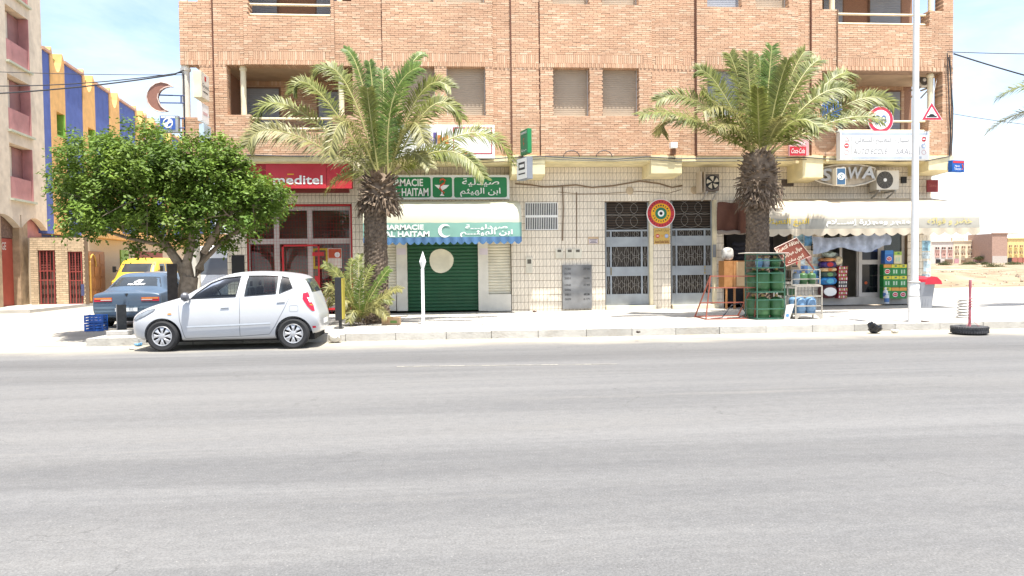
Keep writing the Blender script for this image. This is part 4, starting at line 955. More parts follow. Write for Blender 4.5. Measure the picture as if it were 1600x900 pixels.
cable('dusty brown cable bundle drooping across the tiles above the doors', [at(*p, GW-.03) for p in ((805, 287), (830, 289), (850, 292), (872, 291), (900, 289), (925, 293), (960, 290), (1000, 283), (1030, 287), (1050, 293), (1066, 290))], .022, BRN)
cable('thin lower brown cable across the tiles', [at(*p, GW-.02) for p in ((872, 300), (905, 303), (950, 302), (1000, 299), (1045, 302), (1065, 296))], .008, BRN)
# ================================================================ grocery front
YW = GW+.15
q = MB()
for a, b in ((1284, 1287), (1312, 1316), (1339, 1342), (1376, 1381), (1409, 1418)): fbox(q, a, 345, b, 464, YW, YW+.06)
sf_ = q.build('grocery_frame', ALU, bld)
q = MB(); fbox(q, 1284, 464, 1418, 476, GW-.03, GW+.26); q.build('grocery_step', CONC, bld, bevel=.01)
q = MB(); fbox(q, 1284, 345, 1418, 365, YW-.01, YW+.1); q.build('grocery_lintel', P('lintel_dark', .1, .09, .08), bld)
for a, b in ((1287, 1312), (1381, 1409)): q = MB(); fbox(q, a, 350, b, 464, YW+.03, YW+.035); q.build('pane', GLASS, sf_, fixn=False)
q = MB(); Yd = GW+.1
for r_ in ((1342, 366, 1347, 464.5), (1372, 366, 1376, 464.5), (1347, 457, 1372, 464.5), (1347, 406, 1372, 413)): fbox(q, *r_, Yd, Yd+.04)
dr = q.build('shop_door', ALU, bld)
for r_, m in (((1347, 366, 1372, 406), P('door_glass_dark', .015, .018, .03, .08)), ((1347, 413, 1372, 457), P('door_glass_black', .008, .009, .012, .08))):
    q = MB(); fbox(q, *r_, Yd+.02, Yd+.025); q.build('pane', m, dr)
q = MB(); fbox(q, 1348, 378, 1371, 393, Yd+.012, Yd+.016); q.build('sticker', P('sticker_blue', .02, .05, .2), dr)
for k in range(5): q = MB(); c = at(1353+k*3.4, 387, Yd+.01); disc(q, c.x, c.z, .025, Yd+.006, Yd+.011, 12); q.build('sticker_letter', (LETTER, ORA, REDP, LETTER, LETTER)[k], dr)
q = MB(); c = at(1353, 442, Yd+.018); disc(q, c.x, c.z, .045, Yd+.012, Yd+.018, 12); q.build('sticker', P('sticker_red', .45, .08, .02), dr)
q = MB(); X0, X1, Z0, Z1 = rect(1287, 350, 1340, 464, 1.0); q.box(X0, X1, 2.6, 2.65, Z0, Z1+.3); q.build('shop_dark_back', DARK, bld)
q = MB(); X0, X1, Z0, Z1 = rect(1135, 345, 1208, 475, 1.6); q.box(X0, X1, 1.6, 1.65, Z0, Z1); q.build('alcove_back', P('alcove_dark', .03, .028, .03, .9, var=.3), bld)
# posters and stickers on the wall beside the shop
PC = [(.3, .5, .62), (.12, .3, .55), (.5, .58, .62), (.1, .2, .45), (.55, .3, .28), (.45, .55, .6)]
for k, (a, b, c, d) in enumerate(((1240, 366, 1256, 380), (1257, 368, 1269, 384), (1242, 404, 1258, 414), (1240, 415, 1262, 428), (1259, 398, 1268, 408), (1270, 402, 1281, 412), (1262, 416, 1280, 428), (1270, 424, 1281, 436), (1241, 384, 1252, 398), (1271, 380, 1281, 392))):
    q = MB(); fbox(q, a, b, c, d, GW-.008-.001*(k % 3), GW-.003); o = q.build('wall_poster', P('poster_%d' % (k % 6), *PC[k % 6], var=.7, scale=7), gwall)
for k, (a, b, c, d) in enumerate(((1441, 376, 1454, 392), (1441, 394, 1453, 404), (1443, 408, 1454, 424), (1441, 428, 1454, 444))):
    q = MB(); fbox(q, a, b, c, d, GW-.008, GW-.003); q.build('wall_poster', P('poster_%d' % (0, 2, 5, 2)[k], *PC[0]), gwall)
for a, b in ((1257, 381), (1257.5, 381)): pass
t = thing('wall_lantern', 'black lattice bracket on the poster wall beside the grocery window', 'bracket', tuple(at(1273, 392, GW-.1))); q = MB()
for a, b, c, d in ((1268, 381, 1281, 382.5), (1268, 390, 1281, 391.5), (1268, 381, 1269.3, 391), (1274, 381, 1275.3, 391), (1279.7, 381, 1281, 391)): fbox(q, a, b, c, d, GW-.09, GW-.06)
q.build('frame', BLACK, t)
# stacked goods: each bag, box and bottle a thing
def pillow(x0, x1, y0, y1, z0, z1, name, m, label, cat, group, seedv, band=None):
    random.seed(seedv); t = thing(name, label, cat, ((x0+x1)/2, (y0+y1)/2, z0), group=group); n, k = 10, 6; q = MB(); vs = []
    for i in range(n+1):
        u = i/n
        for j in range(12):
            a = 2*math.pi*j/12; e = .55+.45*math.sin(math.pi*min(1, max(0, u)))**.45
            cy, sz = math.copysign(abs(math.cos(a))**.6, math.cos(a)), math.copysign(abs(math.sin(a))**.6, math.sin(a))
            vs.append(((x0+(x1-x0)*u), (y0+y1)/2+cy*(y1-y0)/2*e, (z0+z1)/2+sz*(z1-z0)/2*e*(1-.06*random.random())))
    fs = [(i*12+j, i*12+(j+1) % 12, (i+1)*12+(j+1) % 12, (i+1)*12+j) for i in range(n) for j in range(12)]+[tuple(range(12)), tuple(range(n*12, n*12+12))]
    q.add(vs, fs); q.build('sack', m, t, smooth=True)
    if band:
        q = MB(); disc(q, (x0+x1)/2, (z0+z1)/2, (z1-z0)*.3, y0-.006, y0+.03, 20); q.v = [((x-(x0+x1)/2)*1.5+(x0+x1)/2, y, z) for x, y, z in q.v]; q.build('print', band, t)
    random.seed(7+seedv); return t
YB = GW-.0
bags = [('bottom brown sack with white round print in the grocery stack', (.1, .025, .03), LETTER, 445, 467), ('bright blue sack second from the bottom of the grocery stack', (.03, .2, .5), P('sk_lb', .1, .4, .6), 433, 446), ('dark green and black sack in the middle of the grocery stack', (.03, .06, .05), P('sk_gr', .15, .3, .12), 424, 434),
        ('cream and orange flour sack in the grocery stack', (.62, .42, .22), P('sk_or', .6, .2, .05), 418, 425), ('purple sack with red oval print in the grocery stack', (.04, .02, .15), REDP, 408, 419), ('thin orange sack just under the bowl in the grocery stack', (.5, .22, .08), None, 403, 409)]
for k, (lab, c_, bd, a, b) in enumerate(bags):
    X0, X1, Z0, Z1 = rect(1284.5, a, 1309, b, YB-.3); pillow(X0, X1, YB-.32, YB+.02, Z0, Z1+.01, 'grocery_sack', P('sack_%d' % k, *c_, .4, var=.6, scale=9), lab, 'sack', 'sacks stacked beside the grocery door', k, bd)
c = at(1295, 402, YB-.15); t = thing('wrapped_bowl', 'pale plastic wrapped bowl on top of the stacked sacks', 'bowl', tuple(c)); q = MB(); q.lathe([(.08, 0), (.17, .04), (.21, .11), (.2, .13), (.1, .17), (.0, .18)], 20, Matrix.Translation(c), caps=False); q.build('bowl', P('bowl_wrap', .35, .42, .38, .3, var=.5, scale=12), t, smooth=True)
X0, X1, Z0, Z1 = rect(1306, 400, 1318, 415, YB-.3); pillow(X0, X1, YB-.3, YB-.1, Z0, Z1, 'wrapped_pack', P('pack_beige', .5, .42, .28, .35, var=.6, scale=10), 'beige wrapped pack leaning on top of the red cartons', 'pack', None, 9)
for k in range(9):
    X0, X1, Z0, Z1 = rect(1310+(k % 3)*.3, 466.5-5.6*(k+1), 1323.5+(k % 3)*.5, 466.5-5.6*k-.3, YB-.25)
    t = thing('drink_carton', ('lowest' if k == 0 else 'topmost' if k == 8 else 'dark grey' if k in (3, 4) else ('second', 'third', '', '', 'sixth', 'seventh', 'eighth')[k-1])+' pack in the thin column of red packs by the open door', 'carton', ((X0+X1)/2, YB-.15, Z0), group='packs stacked by the door')
    if k in (3, 4): t['label'] = ('lower' if k == 3 else 'upper')+' dark grey pack in the middle of the red pack column'
    q = MB(); q.box(X0, X1, YB-.25, YB-.03, Z0, Z1); q.build('pack', P('pack_%d' % (k in (3, 4)), *((.42, .05, .07) if k not in (3, 4) else (.05, .05, .06)), var=.3, scale=20), t)
    w_ = (X1-X0)/4
    for j in range(4): q = MB(); q.box(X0+w_*(j+.2), X0+w_*(j+.75), YB-.254, YB-.25, Z0+.02, Z1-.02); q.build('print', (P('pr_white', .7, .65, .6), P('pr_green', .3, .45, .15))[(k+j) % 2 if k not in (3, 4) else 0], t)
# detergent boxes
def dbox(a, b, c, d, body, top_, badge, label, txt, Y=YB-.25, D=.2, grp='green detergent boxes'):
    X0, X1, Z0, Z1 = rect(a, b, c, d, Y); t = thing('detergent_box', label, 'box', ((X0+X1)/2, Y+D/2, Z0), group=grp); h = Z1-Z0; w = X1-X0
    q = MB(); q.box(X0+.003, X1-.003, Y, Y+D, Z0, Z1-.002); q.build('carton', body, t)
    q = MB(); q.box(X0+.004, X1-.004, Y-.004, Y-.0005, Z1-h*.3, Z1-.005); q.build('top_band', top_, t)
    cx = (X0+X1)/2
    if badge == 'oval':
        q = MB(); disc(q, 0, 0, .07, Y-.005, Y-.001, 20); q.v = [(cx+x*1.15, y, Z0+h*.36+zz) for x, y, zz in q.v]; q.build('badge_rim', LETTER, t)
        q = MB(); disc(q, 0, 0, .06, Y-.009, Y-.005, 20); q.v = [(cx+x*1.15, y, Z0+h*.36+zz*.9) for x, y, zz in q.v]; q.build('badge', P('badge_red', .5, .03, .06), t); text(txt, LETTER, t, cx-.045, cx+.045, Z0+h*.31, Z0+h*.43, Y-.009, .0, .2)
    else:
        for s in (-1, 1): q = MB(); q.box(cx+s*.04-.022, cx+s*.04+.022, Y-.005, Y-.001, Z0+h*.18, Z0+h*.52); q.build('picture', P('pic_pale', .4, .55, .42), t)
        q = MB(); q.box(cx-.02, cx+.05, Y-.009, Y-.005, Z1-h*.22, Z1-h*.08); q.build('picture', P('pic_dark', .1, .2, .1), t)
DG = P('detergent_green', .02, .2, .05, .4); TY = P('band_yellow', .6, .55, .06); TO = P('band_orange', .65, .3, .06)
rown = ('bottom', 'middle', 'top'); coln = ('left', 'centre', 'right')
for r in range(3):
    for c in range(3):
        ov_ = (r == 2 and c == 0) or (r == 0 and c > 0)
        dbox(1380.5+c*12.2, 449-r*18, 1392.5+c*12.2, 466.5-r*18, DG, TO if ov_ else TY, 'oval' if ov_ else 'pics', f'green detergent box, {rown[r]} row, {coln[c]} of three, right of the grocery door', 'Ariel')
dbox(1382.5, 391, 1396, 412, P('tide_blue', .03, .12, .4, .4), P('tide_blue2', .05, .2, .5), 'oval', 'tall blue detergent box on top of the green boxes', 'Tide', grp=None); dbox(1397, 393, 1409, 412, P('cream_box', .6, .55, .35, .4), P('leaf_green', .3, .45, .08), 'pics', 'cream and green detergent box beside the blue one', '', grp=None)
for k, (a, b, d, lab) in enumerate(((1383.5, 449, 466, 'blue white bottle just behind the front bottle on the step'), (1385.5, 457, 474.5, 'white bottle with blue label at the foot of the detergent boxes'))):
    p = at(a, d, YB-.3-.06*k-.04); t = thing('bleach_bottle', lab, 'bottle', tuple(p), group='bottles on the step'); hh = at(a, b, p.y).z-p.z
    q = MB(); q.lathe([(.06, 0), (.066, .02), (.066, hh*.6), (.05, hh*.72), (.022, hh*.82), (.022, hh*.88)], 18, Matrix.Translation(p)); q.build('bottle', P('bottle_white', .6, .64, .68, .35), t, smooth=True)
    q = MB(); q.lathe([(.03, hh*.88), (.03, hh)], 14, Matrix.Translation(p)); q.build('cap', LETTER, t); q = MB(); q.lathe([(.0675, hh*.15), (.0675, hh*.5)], 18, Matrix.Translation(p), caps=False); q.build('label_band', P('bl_blue', .08, .18, .4), t)
# cabinet and things stored left of the grocery
Yc_ = .25; X0, X1, Z0, Z1 = rect(1131.5, 407.5, 1167, 449, Yc_); zf = PZ+.002
WOOD = mat('orange_wood', (.33, .14, .04), .5, scale=14, col2=(.42, .2, .07)); WOODP = mat('pale_wood', (.52, .34, .17), .6, scale=10, col2=(.58, .4, .22))
t = thing('wooden_cabinet', 'orange wood cabinet on legs beside the right grey door', 'cabinet', ((X0+X1)/2, Yc_+.2, zf))
q = MB(); q.box(X0, X1, Yc_, Yc_+.45, Z0, Z1); q.build('case', WOOD, t, bevel=.006); q = MB(); q.box(X0+(X1-X0)*.54, X1-.03, Yc_-.012, Yc_-.001, Z0+.04, Z1-.03); q.build('door', WOODP, t); q = MB(); q.box(X0+(X1-X0)*.4, X0+(X1-X0)*.52, Yc_-.016, Yc_-.001, Z0, Z1); q.build('stile', WOOD, t)
for xx in (X0+.08, X0+.32, X1-.05):
    q = MB(); q.box(xx-.025, xx+.025, Yc_+.02, Yc_+.07, zf, Z0); q.build('leg', WOOD, t)
X0, X1, Z0, Z1 = rect(1130, 386, 1146, 407.5, Yc_+.1); pillow(X0, X1, Yc_+.02, Yc_+.32, Z0, Z1, 'plastic_bag', P('plastic_bag', .5, .48, .45, .3, var=.5, scale=8), 'crumpled white plastic bag on the orange cabinet', 'bag', None, 20)
t = thing('folded_cloths', 'dark folded cloths piled in the alcove behind the cabinet', 'cloth', tuple(at(1157, 408, .9)))
for k in range(4): X0, X1, Z0, Z1 = rect(1145+k, 378+k*7, 1167, 385+k*7, .9); q = MB(); q.tube([(X0+(X1-X0)*j/6, .95, (Z0+Z1)/2+.02*math.sin(j*1.7+k)) for j in range(7)], [.03, .06, .07, .06, .07, .06, .03], 8); q.build('fold', P('cloth_dark', .02, .02, .028, .9, var=.5), t, smooth=True)

# ================================================================ gas bottle racks
def bottle(px, pyb, Y, rad, h, m, label, cat='gas bottle', grp='gas bottles', zbase=None):
    c = at(px, pyb, Y);
    if zbase is not None: c.z = zbase
    t = thing('gas_bottle', label, cat, tuple(c), group=grp); M = Matrix.Translation(c)
    q = MB(); q.lathe([(rad*.86, .0), (rad*.86, .03)], 22, M); q.build('foot_ring', m, t, smooth=True)
    pr = [(rad*.8, .03), (rad*.97, .06), (rad, .1), (rad, h*.42), (rad*1.02, h*.44), (rad*1.02, h*.47), (rad, h*.49), (rad, h*.7)]+[(rad*math.cos(a), h*.7+h*.2*math.sin(a)) for a in (.3, .6, .9, 1.2)]+[(.04, h*.905)]
    q = MB(); q.lathe(pr, 22, M); q.build('body', m, t, smooth=True)
    q = MB(); q.lathe([(.03, h*.9), (.03, h*.94), (.018, h*.95), (.018, h), (.0, h)], 12, M, caps=False); q.bar(M @ Vector((-.04, 0, h*.97)), M @ Vector((.04, 0, h*.97)), .02); q.build('valve', P('valve_brass', .4, .3, .12, .4, metal=.5), t)
    return t
GB = P('bottle_green', .045, .125, .045, .35, var=.15, scale=8, dirt=.15); BB = P('bottle_blue', .13, .24, .38, .4, var=.12, scale=8, dirt=.15); GY = P('bottle_grey', .25, .3, .34, .4, dirt=.2)
RG = P('rack_green', .04, .125, .085, .5, dirt=.3); RS = P('rack_steel', .36, .33, .28, .6, dirt=.35); RR = P('trestle_red', .3, .085, .055, .6, dirt=.3)
YK = gnd(1205, 499.5, PZ).y
def rackbars(t, lst, m, w=.025):
    for a, b in lst: q = MB(); q.bar(a, b, w); q.build('bar', m, t)
xa, xb, xc = XX(1164, YK+.45, 450), XX(1183, YK, 450), XX(1226, YK, 450); zk = [PZ+.02, ZZ(453.5+3, YK, 1205), ZZ(418.5, YK, 1205), ZZ(397, YK, 1205)]
t = thing('gas_rack', 'green steel rack holding green gas bottles in front of the right palm', 'rack', ((xb+xc)/2, YK+.2, PZ+.001))
yk2 = YK+.45; xl = xb-.1; lst = []
for X, Y in ((xb, YK), (xc, YK), (xl, yk2), (xc-.02, yk2)): lst.append(((X, Y, PZ+.002), (X, Y, zk[3])))
for zz in zk:
    lst += [((xb, YK, zz), (xc, YK, zz)), ((xl, yk2, zz), (xc, yk2, zz)), ((xl, yk2, zz), (xb, YK, zz)), ((xc, YK, zz), (xc, yk2, zz))]
for zz in (zk[0]+.23, zk[0]+.44, zk[1]+.23, zk[1]+.44, zk[2]+.17): lst += [((xb, YK, zz), (xc, YK, zz)), ((xl, yk2, zz), (xb, YK, zz))]
rackbars(t, lst, RG, .019)
for zz in zk[:3]: q = MB(); q.add([(xl, yk2, zz+.014), (xb, YK, zz+.014), (xc, YK, zz+.014), (xc, yk2, zz+.014)], [(0, 1, 2, 3)]); q.build('shelf', RG, t)
q = MB(); q.add([(xl-.15, yk2+.05, zk[3]+.02), (xb-.3, YK-.03, zk[3]+.03), (xc+.08, YK-.04, zk[3]+.015), (xc+.05, yk2, zk[3]+.02), (xl-.15, yk2+.05, zk[3]+.035), (xb-.3, YK-.03, zk[3]+.045), (xc+.08, YK-.04, zk[3]+.03), (xc+.05, yk2, zk[3]+.035)], [(0, 1, 2, 3), (4, 5, 6, 7), (0, 1, 5, 4), (1, 2, 6, 5), (2, 3, 7, 6), (3, 0, 4, 7)]); q.build('top_board', OFFW, t)
for px, dy, lvl, lab in ((1192, .26, 0, 'green gas bottle on the bottom shelf, left front of the green rack'), (1213, .24, 0, 'green gas bottle on the bottom shelf, right of the green rack'), (1177, .5, 0, 'green gas bottle at the back left of the bottom shelf'), (1192, .26, 1, 'green gas bottle on the middle shelf, left front of the green rack'), (1213, .24, 1, 'green gas bottle on the middle shelf, right of the green rack'), (1178, .5, 1, 'green gas bottle at the back left of the middle shelf')):
    bottle(px, 490, YK+dy, .165, .54, GB, lab, zbase=zk[lvl]+.017)
for px, m, lab in ((1186, BB, 'small blue bottle at the left of the rack top shelf'), (1197, GY, 'small grey bottle between blue and green on the rack top shelf'), (1211, GB, 'small green bottle at the right of the rack top shelf')):
    bottle(px, 418, YK+.22, .085 if px < 1205 else .13, .24, m, lab, grp='small bottles on the rack top shelf', zbase=zk[2]+.017)
# steel rack with blue bottles
YQ = gnd(1263, 498.5, PZ).y; xd, xe = XX(1243, YQ, 470), XX(1284, YQ, 470); zs = [ZZ(491, YQ, 1263), ZZ(447, YQ, 1263)]
t = thing('steel_rack', 'bare steel rack holding two blue gas bottles', 'rack', ((xd+xe)/2, YQ+.2, PZ+.001)); lst = []
for X in (xd, xe):
    for Y in (YQ, YQ+.42): lst.append(((X, Y, PZ+.002), (X, Y, zs[1])))
for zz in (zs[0], zs[1], ZZ(463, YQ, 1263), ZZ(478, YQ, 1263)): lst += [((xd, YQ, zz), (xe, YQ, zz)), ((xd, YQ+.42, zz), (xe, YQ+.42, zz)), ((xd, YQ, zz), (xd, YQ+.42, zz)), ((xe, YQ, zz), (xe, YQ+.42, zz))]
rackbars(t, lst, RS, .028)
for k in range(8): X = xd+(xe-xd)*(k+.5)/8; q = MB(); q.bar((X, YQ+.42, zs[0]), (X, YQ+.42, zs[1]), .008); q.build('rod', RS, t)
for X, s in ((xd, 1), (xe, -1)): q = MB(); q.prism([(X-.02*s, PZ+.002), (X+.03*s, PZ+.002), (X+.14*s, zs[0]), (X-.02*s, zs[0])], YQ-.018, YQ+.002); q.build('gusset', RS, t)
q = MB(); q.box(xd, xe, YQ, YQ+.42, zs[0]+.015, zs[0]+.02); q.build('shelf', RS, t)
for px, dy, lab in ((1250, .15, 'blue gas bottle on the left of the bare steel rack'), (1266, .16, 'blue gas bottle on the right of the bare steel rack'), (1241, .34, 'blue gas bottle just behind the left post of the steel rack')):
    bottle(px, 490, YQ+dy, .13, .42, BB, lab, zbase=zs[0]+.021)
YT = YQ+.35; xf, xg = XX(1237, YT, 430), XX(1281, YT, 430); z2 = [zs[1]+.02, ZZ(421.5, YT, 1260), ZZ(436, YT, 1260)]
t = thing('small_steel_rack', 'small mesh rack with green bottles on top of the steel rack', 'rack', ((xf+xg)/2, YT+.15, z2[0])); lst = []
for X in (xf, xg):
    for Y in (YT, YT+.35): lst.append(((X, Y, z2[0]-.03), (X, Y, z2[1])))
for zz in z2: lst += [((xf, YT, zz), (xg, YT, zz)), ((xf, YT+.35, zz), (xg, YT+.35, zz)), ((xf, YT, zz), (xf, YT+.35, zz)), ((xg, YT, zz), (xg, YT+.35, zz))]
rackbars(t, lst, RS, .022)
for k in range(9): X = xf+(xg-xf)*(k+.5)/9; q = MB(); q.bar((X, YT+.35, z2[0]), (X, YT+.35, z2[1]), .007); q.build('rod', RS, t)
for px, m, lab in ((1243, GY, 'small grey bottle in the little mesh rack'), (1255, GB, 'small green bottle in the middle of the little mesh rack'), (1268, GB, 'small green bottle at the right of the little mesh rack')):
    bottle(px, 445, YT+.17, .1, .3, m, lab, grp='bottles in the little mesh rack', zbase=z2[0]+.012)
# green crate, carton and leaning panel between the racks
X0, X1, Z0, Z1 = rect(1224, 451, 1242, 462, YQ+.5); t = thing('green_crate', 'green plastic crate wedged between the two racks', 'crate', ((X0+X1)/2, YQ+.6, PZ+.001)); q = MB(); q.box(X0, X1, YQ+.5, YQ+.8, Z0, Z1); q.build('crate', GB, t, bevel=.01)
q = MB()
for X in (X0+.03, X1-.03): q.bar((X, YQ+.6, PZ+.001), (X, YQ+.6, Z0), .04)
q.build('stand', RS, t)
X0, X1, Z0, Z1 = rect(1234, 403, 1249.5, 421.5, YT+.1); t = thing('cardboard_box', 'brown cardboard box with red mark on the little rack below the tilted sign', 'box', ((X0+X1)/2, YT+.2, Z0)); q = MB(); q.box(X0, X1, YT+.05, YT+.3, z2[1]+.013, Z1); q.build('carton', P('cardboard', .36, .27, .18, .85), t); q = MB(); c = at(1244.5, 409, YT+.04); q.prism([(c.x-.03, c.z+.05), (c.x+.04, c.z+.06), (c.x+.03, c.z-.03), (c.x+.005, c.z-.09)], YT+.044, YT+.049); q.build('mark', REDP, t); q = MB(); q.box(X0+.03, X1-.08, YT+.044, YT+.049, Z0+.07, Z0+.1); q.build('mark', INK, t)
t = thing('leaning_panel', 'pale dented panel leaning between the racks on the ground', 'panel', tuple(gnd(1231, 499, PZ))); c = gnd(1231, 499.5, PZ); q = MB(); q.prism([(c.x-.08, PZ+.002), (c.x+.05, PZ+.002), (c.x+.17, PZ+.36), (c.x-.02, PZ+.34)], c.y+.02, c.y+.035); q.build('sheet', OFFW, t); q = MB(); disc(q, c.x, PZ+.1, .04, c.y+.014, c.y+.019, 12); q.build('mark', P('mk_b', .1, .25, .55), t)
# tilted sign on its post
YV = YT-.1; t = thing('tilted_sign', 'brown red sign with white Arabic lettering, tilted on its post', 'sign', tuple(at(1271, 420, YV)))
cs = [(1210, 388), (1244.5, 371.5), (1267, 400), (1228.5, 416)]
q = MB(); q.prism([pt2(*k, YV) for k in cs], YV, YV+.03); q.build('board', P('sign_rust_red', .2, .05, .03, .6, dirt=.2), t)
q = MB(); q.tube([at(*k, YV-.004) for k in cs+[cs[0]]], .011, 5); q.build('rim', P('rim_pink', .5, .36, .3), t)
c = at(1238, 394, YV); w_ = .64
for k, (s, ww, sh_) in enumerate((('بطاقة التعبئة', .58, -.06), ('جوال ميديتيل', .54, 0), ('إنوي سات', .42, .05))):
    M = Matrix.Translation((c.x-.015+.105*(k-1)+sh_*0, 0, c.z-.012-.15*(k-1))) @ Matrix.Rotation(R(-24), 4, 'Y')
    text(s, P('sign_cream', .66, .58, .45), t, -ww/2, ww/2, -.06, .06, YV-.003, .015, 0, M)
q = MB(); q.bar(at(1256, 400, YV+.03), at(1272, 421, YV+.03), .03); q.build('post', P('sign_rust_red', .2, .05, .03), t)
# red trestle frame
YJ = gnd(1140, 499, PZ).y
def J_(px, py, dy=0): return at(px, py, YJ+dy)
t = thing('red_trestle', 'rusty red metal trestle frame standing on the pavement left of the racks', 'frame', (at(1135, 499, YJ).x, YJ+.3, PZ))
zg = lambda p: Vector((p.x, p.y, PZ+.015))
TL, TR = J_(1110, 431.5), J_(1184, 431.5); BL, BR = zg(J_(1103, 498)), zg(J_(1179, 498))
TL2, BL2 = J_(1110, 431.5, .1), zg(J_(1086, 480, .9)); BR2 = zg(J_(1153, 480, .9))
lst = [(TL, TR), (TL, BL), (TR, BR), (BL, BR), (TL, BL2), (BL, BL2), (TR, BR2), (BL2, BR2), (BR, BR2)]
lst += [(TL.lerp(BL, .27), TR.lerp(BR, .27)), (TL2.lerp(BL2, .65), TR.lerp(BR2, .65)), (BL2, BL2-Vector((.06, .15, 0))+Vector((0, 0, .02)))]
rackbars(t, lst, RR, .026)
c = BR.lerp(BL, .45); cable('black hose looping on the ground under the red trestle', [c+Vector((-.5, .1, .0)), c+Vector((-.2, .15, .02)), c+Vector((.05, .2, .3)), c+Vector((.25, .2, .36)), c+Vector((.4, .2, .1)), c+Vector((.2, .15, .01)), c+Vector((-.1, .1, .01))], .014)

# ================================================================ street things
# lamp post
pb = gnd(1428.5, 503, PZ); t = thing('lamp_post', 'tall white lamp post at the kerb in front of the grocery', 'lamp post', tuple(pb)); M = Matrix.Translation(pb)
q = MB(); q.lathe([(.13, 0), (.125, .02), (.113, .85), (.11, .86)], 20, M); q.build('base', P('post_white', .72, .72, .7, .5, dirt=.18, var=.05), t, smooth=True)
q = MB(); q.lathe([(.118, .55), (.118, .57)], 20, M); q.build('collar', P('post_collar', .4, .38, .35, .6), t, smooth=True); q = MB(); q.lathe([(.121, .845), (.121, .87), (.08, .89)], 20, M); q.build('collar', P('post_collar', .4, .38, .35, .6), t, smooth=True)
q = MB(); q.lathe([(.078, .87), (.07, 3), (.056, 8.6), (.05, 9)], 18, M); q.build('shaft', MATS['post_white'], t, smooth=True)
q = MB(); q.tube([pb+Vector((0, 0, 8.95)), pb+Vector((0, -.5, 9.35)), pb+Vector((0, -1.4, 9.5))], .035, 8); q.build('arm', MATS['post_white'], t, smooth=True); q = MB(); q.box(pb.x-.12, pb.x+.12, pb.y-2, pb.y-1.35, 9.5, 9.63); q.build('lamp_head', P('lamp_grey', .3, .3, .3), t, bevel=.03)
q = MB(); q.lathe([(.0, .004), (.2, .002), (.24, 0)], 12, Matrix.Translation(pb+Vector((.12, -.02, 0))), caps=False); q.build('soil', P('soil', .1, .07, .05, .95), t)
# bin
YBn = pb.y+.02; t = thing('street_bin', 'grey plastic litter bin with red lid hung on the lamp post', 'bin', tuple(at(1447, 480, YBn)))
q = MB(); fr_ = [at(1437.5, 480, YBn-.1), at(1455, 480, YBn-.1), at(1460, 442, YBn-.16), at(1439.5, 442, YBn-.16)]; bk_ = [v+Vector((0, .26+.06*(i > 1), 0)) for i, v in enumerate(fr_)]
q.add(fr_+bk_, [(0, 1, 2, 3), (4, 5, 6, 7), (0, 1, 5, 4), (1, 2, 6, 5), (2, 3, 7, 6), (3, 0, 4, 7)]); q.build('body', P('bin_grey', .3, .31, .33, .5), t, bevel=.015)
LR = P('lid_red', .5, .03, .05, .4); q = MB(); pp = [pt2(*k, YBn) for k in ((1438, 443), (1462, 442.5), (1461, 439), (1455, 433.5), (1446, 432.5), (1440, 436))]; q.prism(pp, YBn-.19, YBn+.2); q.build('lid', LR, t, bevel=.015)
q = MB()
for k in range(3): c = at(1442+k*5, 445, YBn-.14); q.bar(c, at(1441+k*4.3, 478, YBn-.105), .008)
q.build('rib', P('bin_rib', .22, .23, .25), t); q = MB(); q.bar(at(1437, 455, YBn+.02), at(1431, 455, YBn+.02), .05); q.build('hanger', STEEL, t)
# tyre with red pole
pt = gnd(1517.5, 522.5, 0); pt.y += .0; t = thing('tyre_barrier', 'red and white painted pole standing in an old tyre by the kerb', 'barrier', tuple(pt+Vector((0, .05, 0))), local=False)
cx = pt+Vector((0, .05, .003)); q = MB(); tr_ = []
for k in range(13): a = 2*math.pi*k/12; tr_.append((.24+.085*math.cos(a)*(1.0 if math.cos(a) < 0 else 1.05), .085+.085*math.copysign(abs(math.sin(a))**.6, math.sin(a))))
q.lathe(tr_, 40, Matrix.Translation(cx), caps=False); RUB = P('rubber', .05, .05, .052, .85, var=.25, scale=14, bump=.4, bscale=60); q.build('tyre', RUB, t, smooth=True)
q = MB()
for k in range(44):
    a = 2*math.pi*k/44; M = Matrix.Translation(cx) @ Matrix.Rotation(a, 4, 'Z') @ Matrix.Translation((.327, 0, .13)) @ Matrix.Rotation(R(20), 4, 'X'); q.obox(M, .016, .03, .05)
    M = Matrix.Translation(cx) @ Matrix.Rotation(a+.06, 4, 'Z') @ Matrix.Translation((.33, 0, .06)) @ Matrix.Rotation(R(-20), 4, 'X'); q.obox(M, .012, .028, .05)
q.build('tread', RUB, t)
q = MB(); q.lathe([(.0, .12), (.17, .1), (.19, .03)], 20, Matrix.Translation(cx), caps=False); q.build('concrete_fill', CONC, t)
q = MB(); q.cyl(cx+Vector((0, 0, .1)), cx+Vector((.01, 0, 1.08)), .026, n=10); q.build('pole', mat('pole_red', (.33, .06, .08), .6, scale=7, col2=(.5, .2, .22)), t, smooth=True)
q = MB()
for s in (-1, 1): q.tube([cx+Vector((0, -.03, .3)), cx+Vector((s*.15, -.1, .14))], .004, 4)
for k in range(4): q.tube([cx+Vector((-.03, -.03, .55+.05*k)), cx+Vector((0, -.035, .56+.05*k)), cx+Vector((.05, -.03, .53+.06*k))], .007, 4)
q.build('wire', P('wire_red', .35, .08, .1), t)
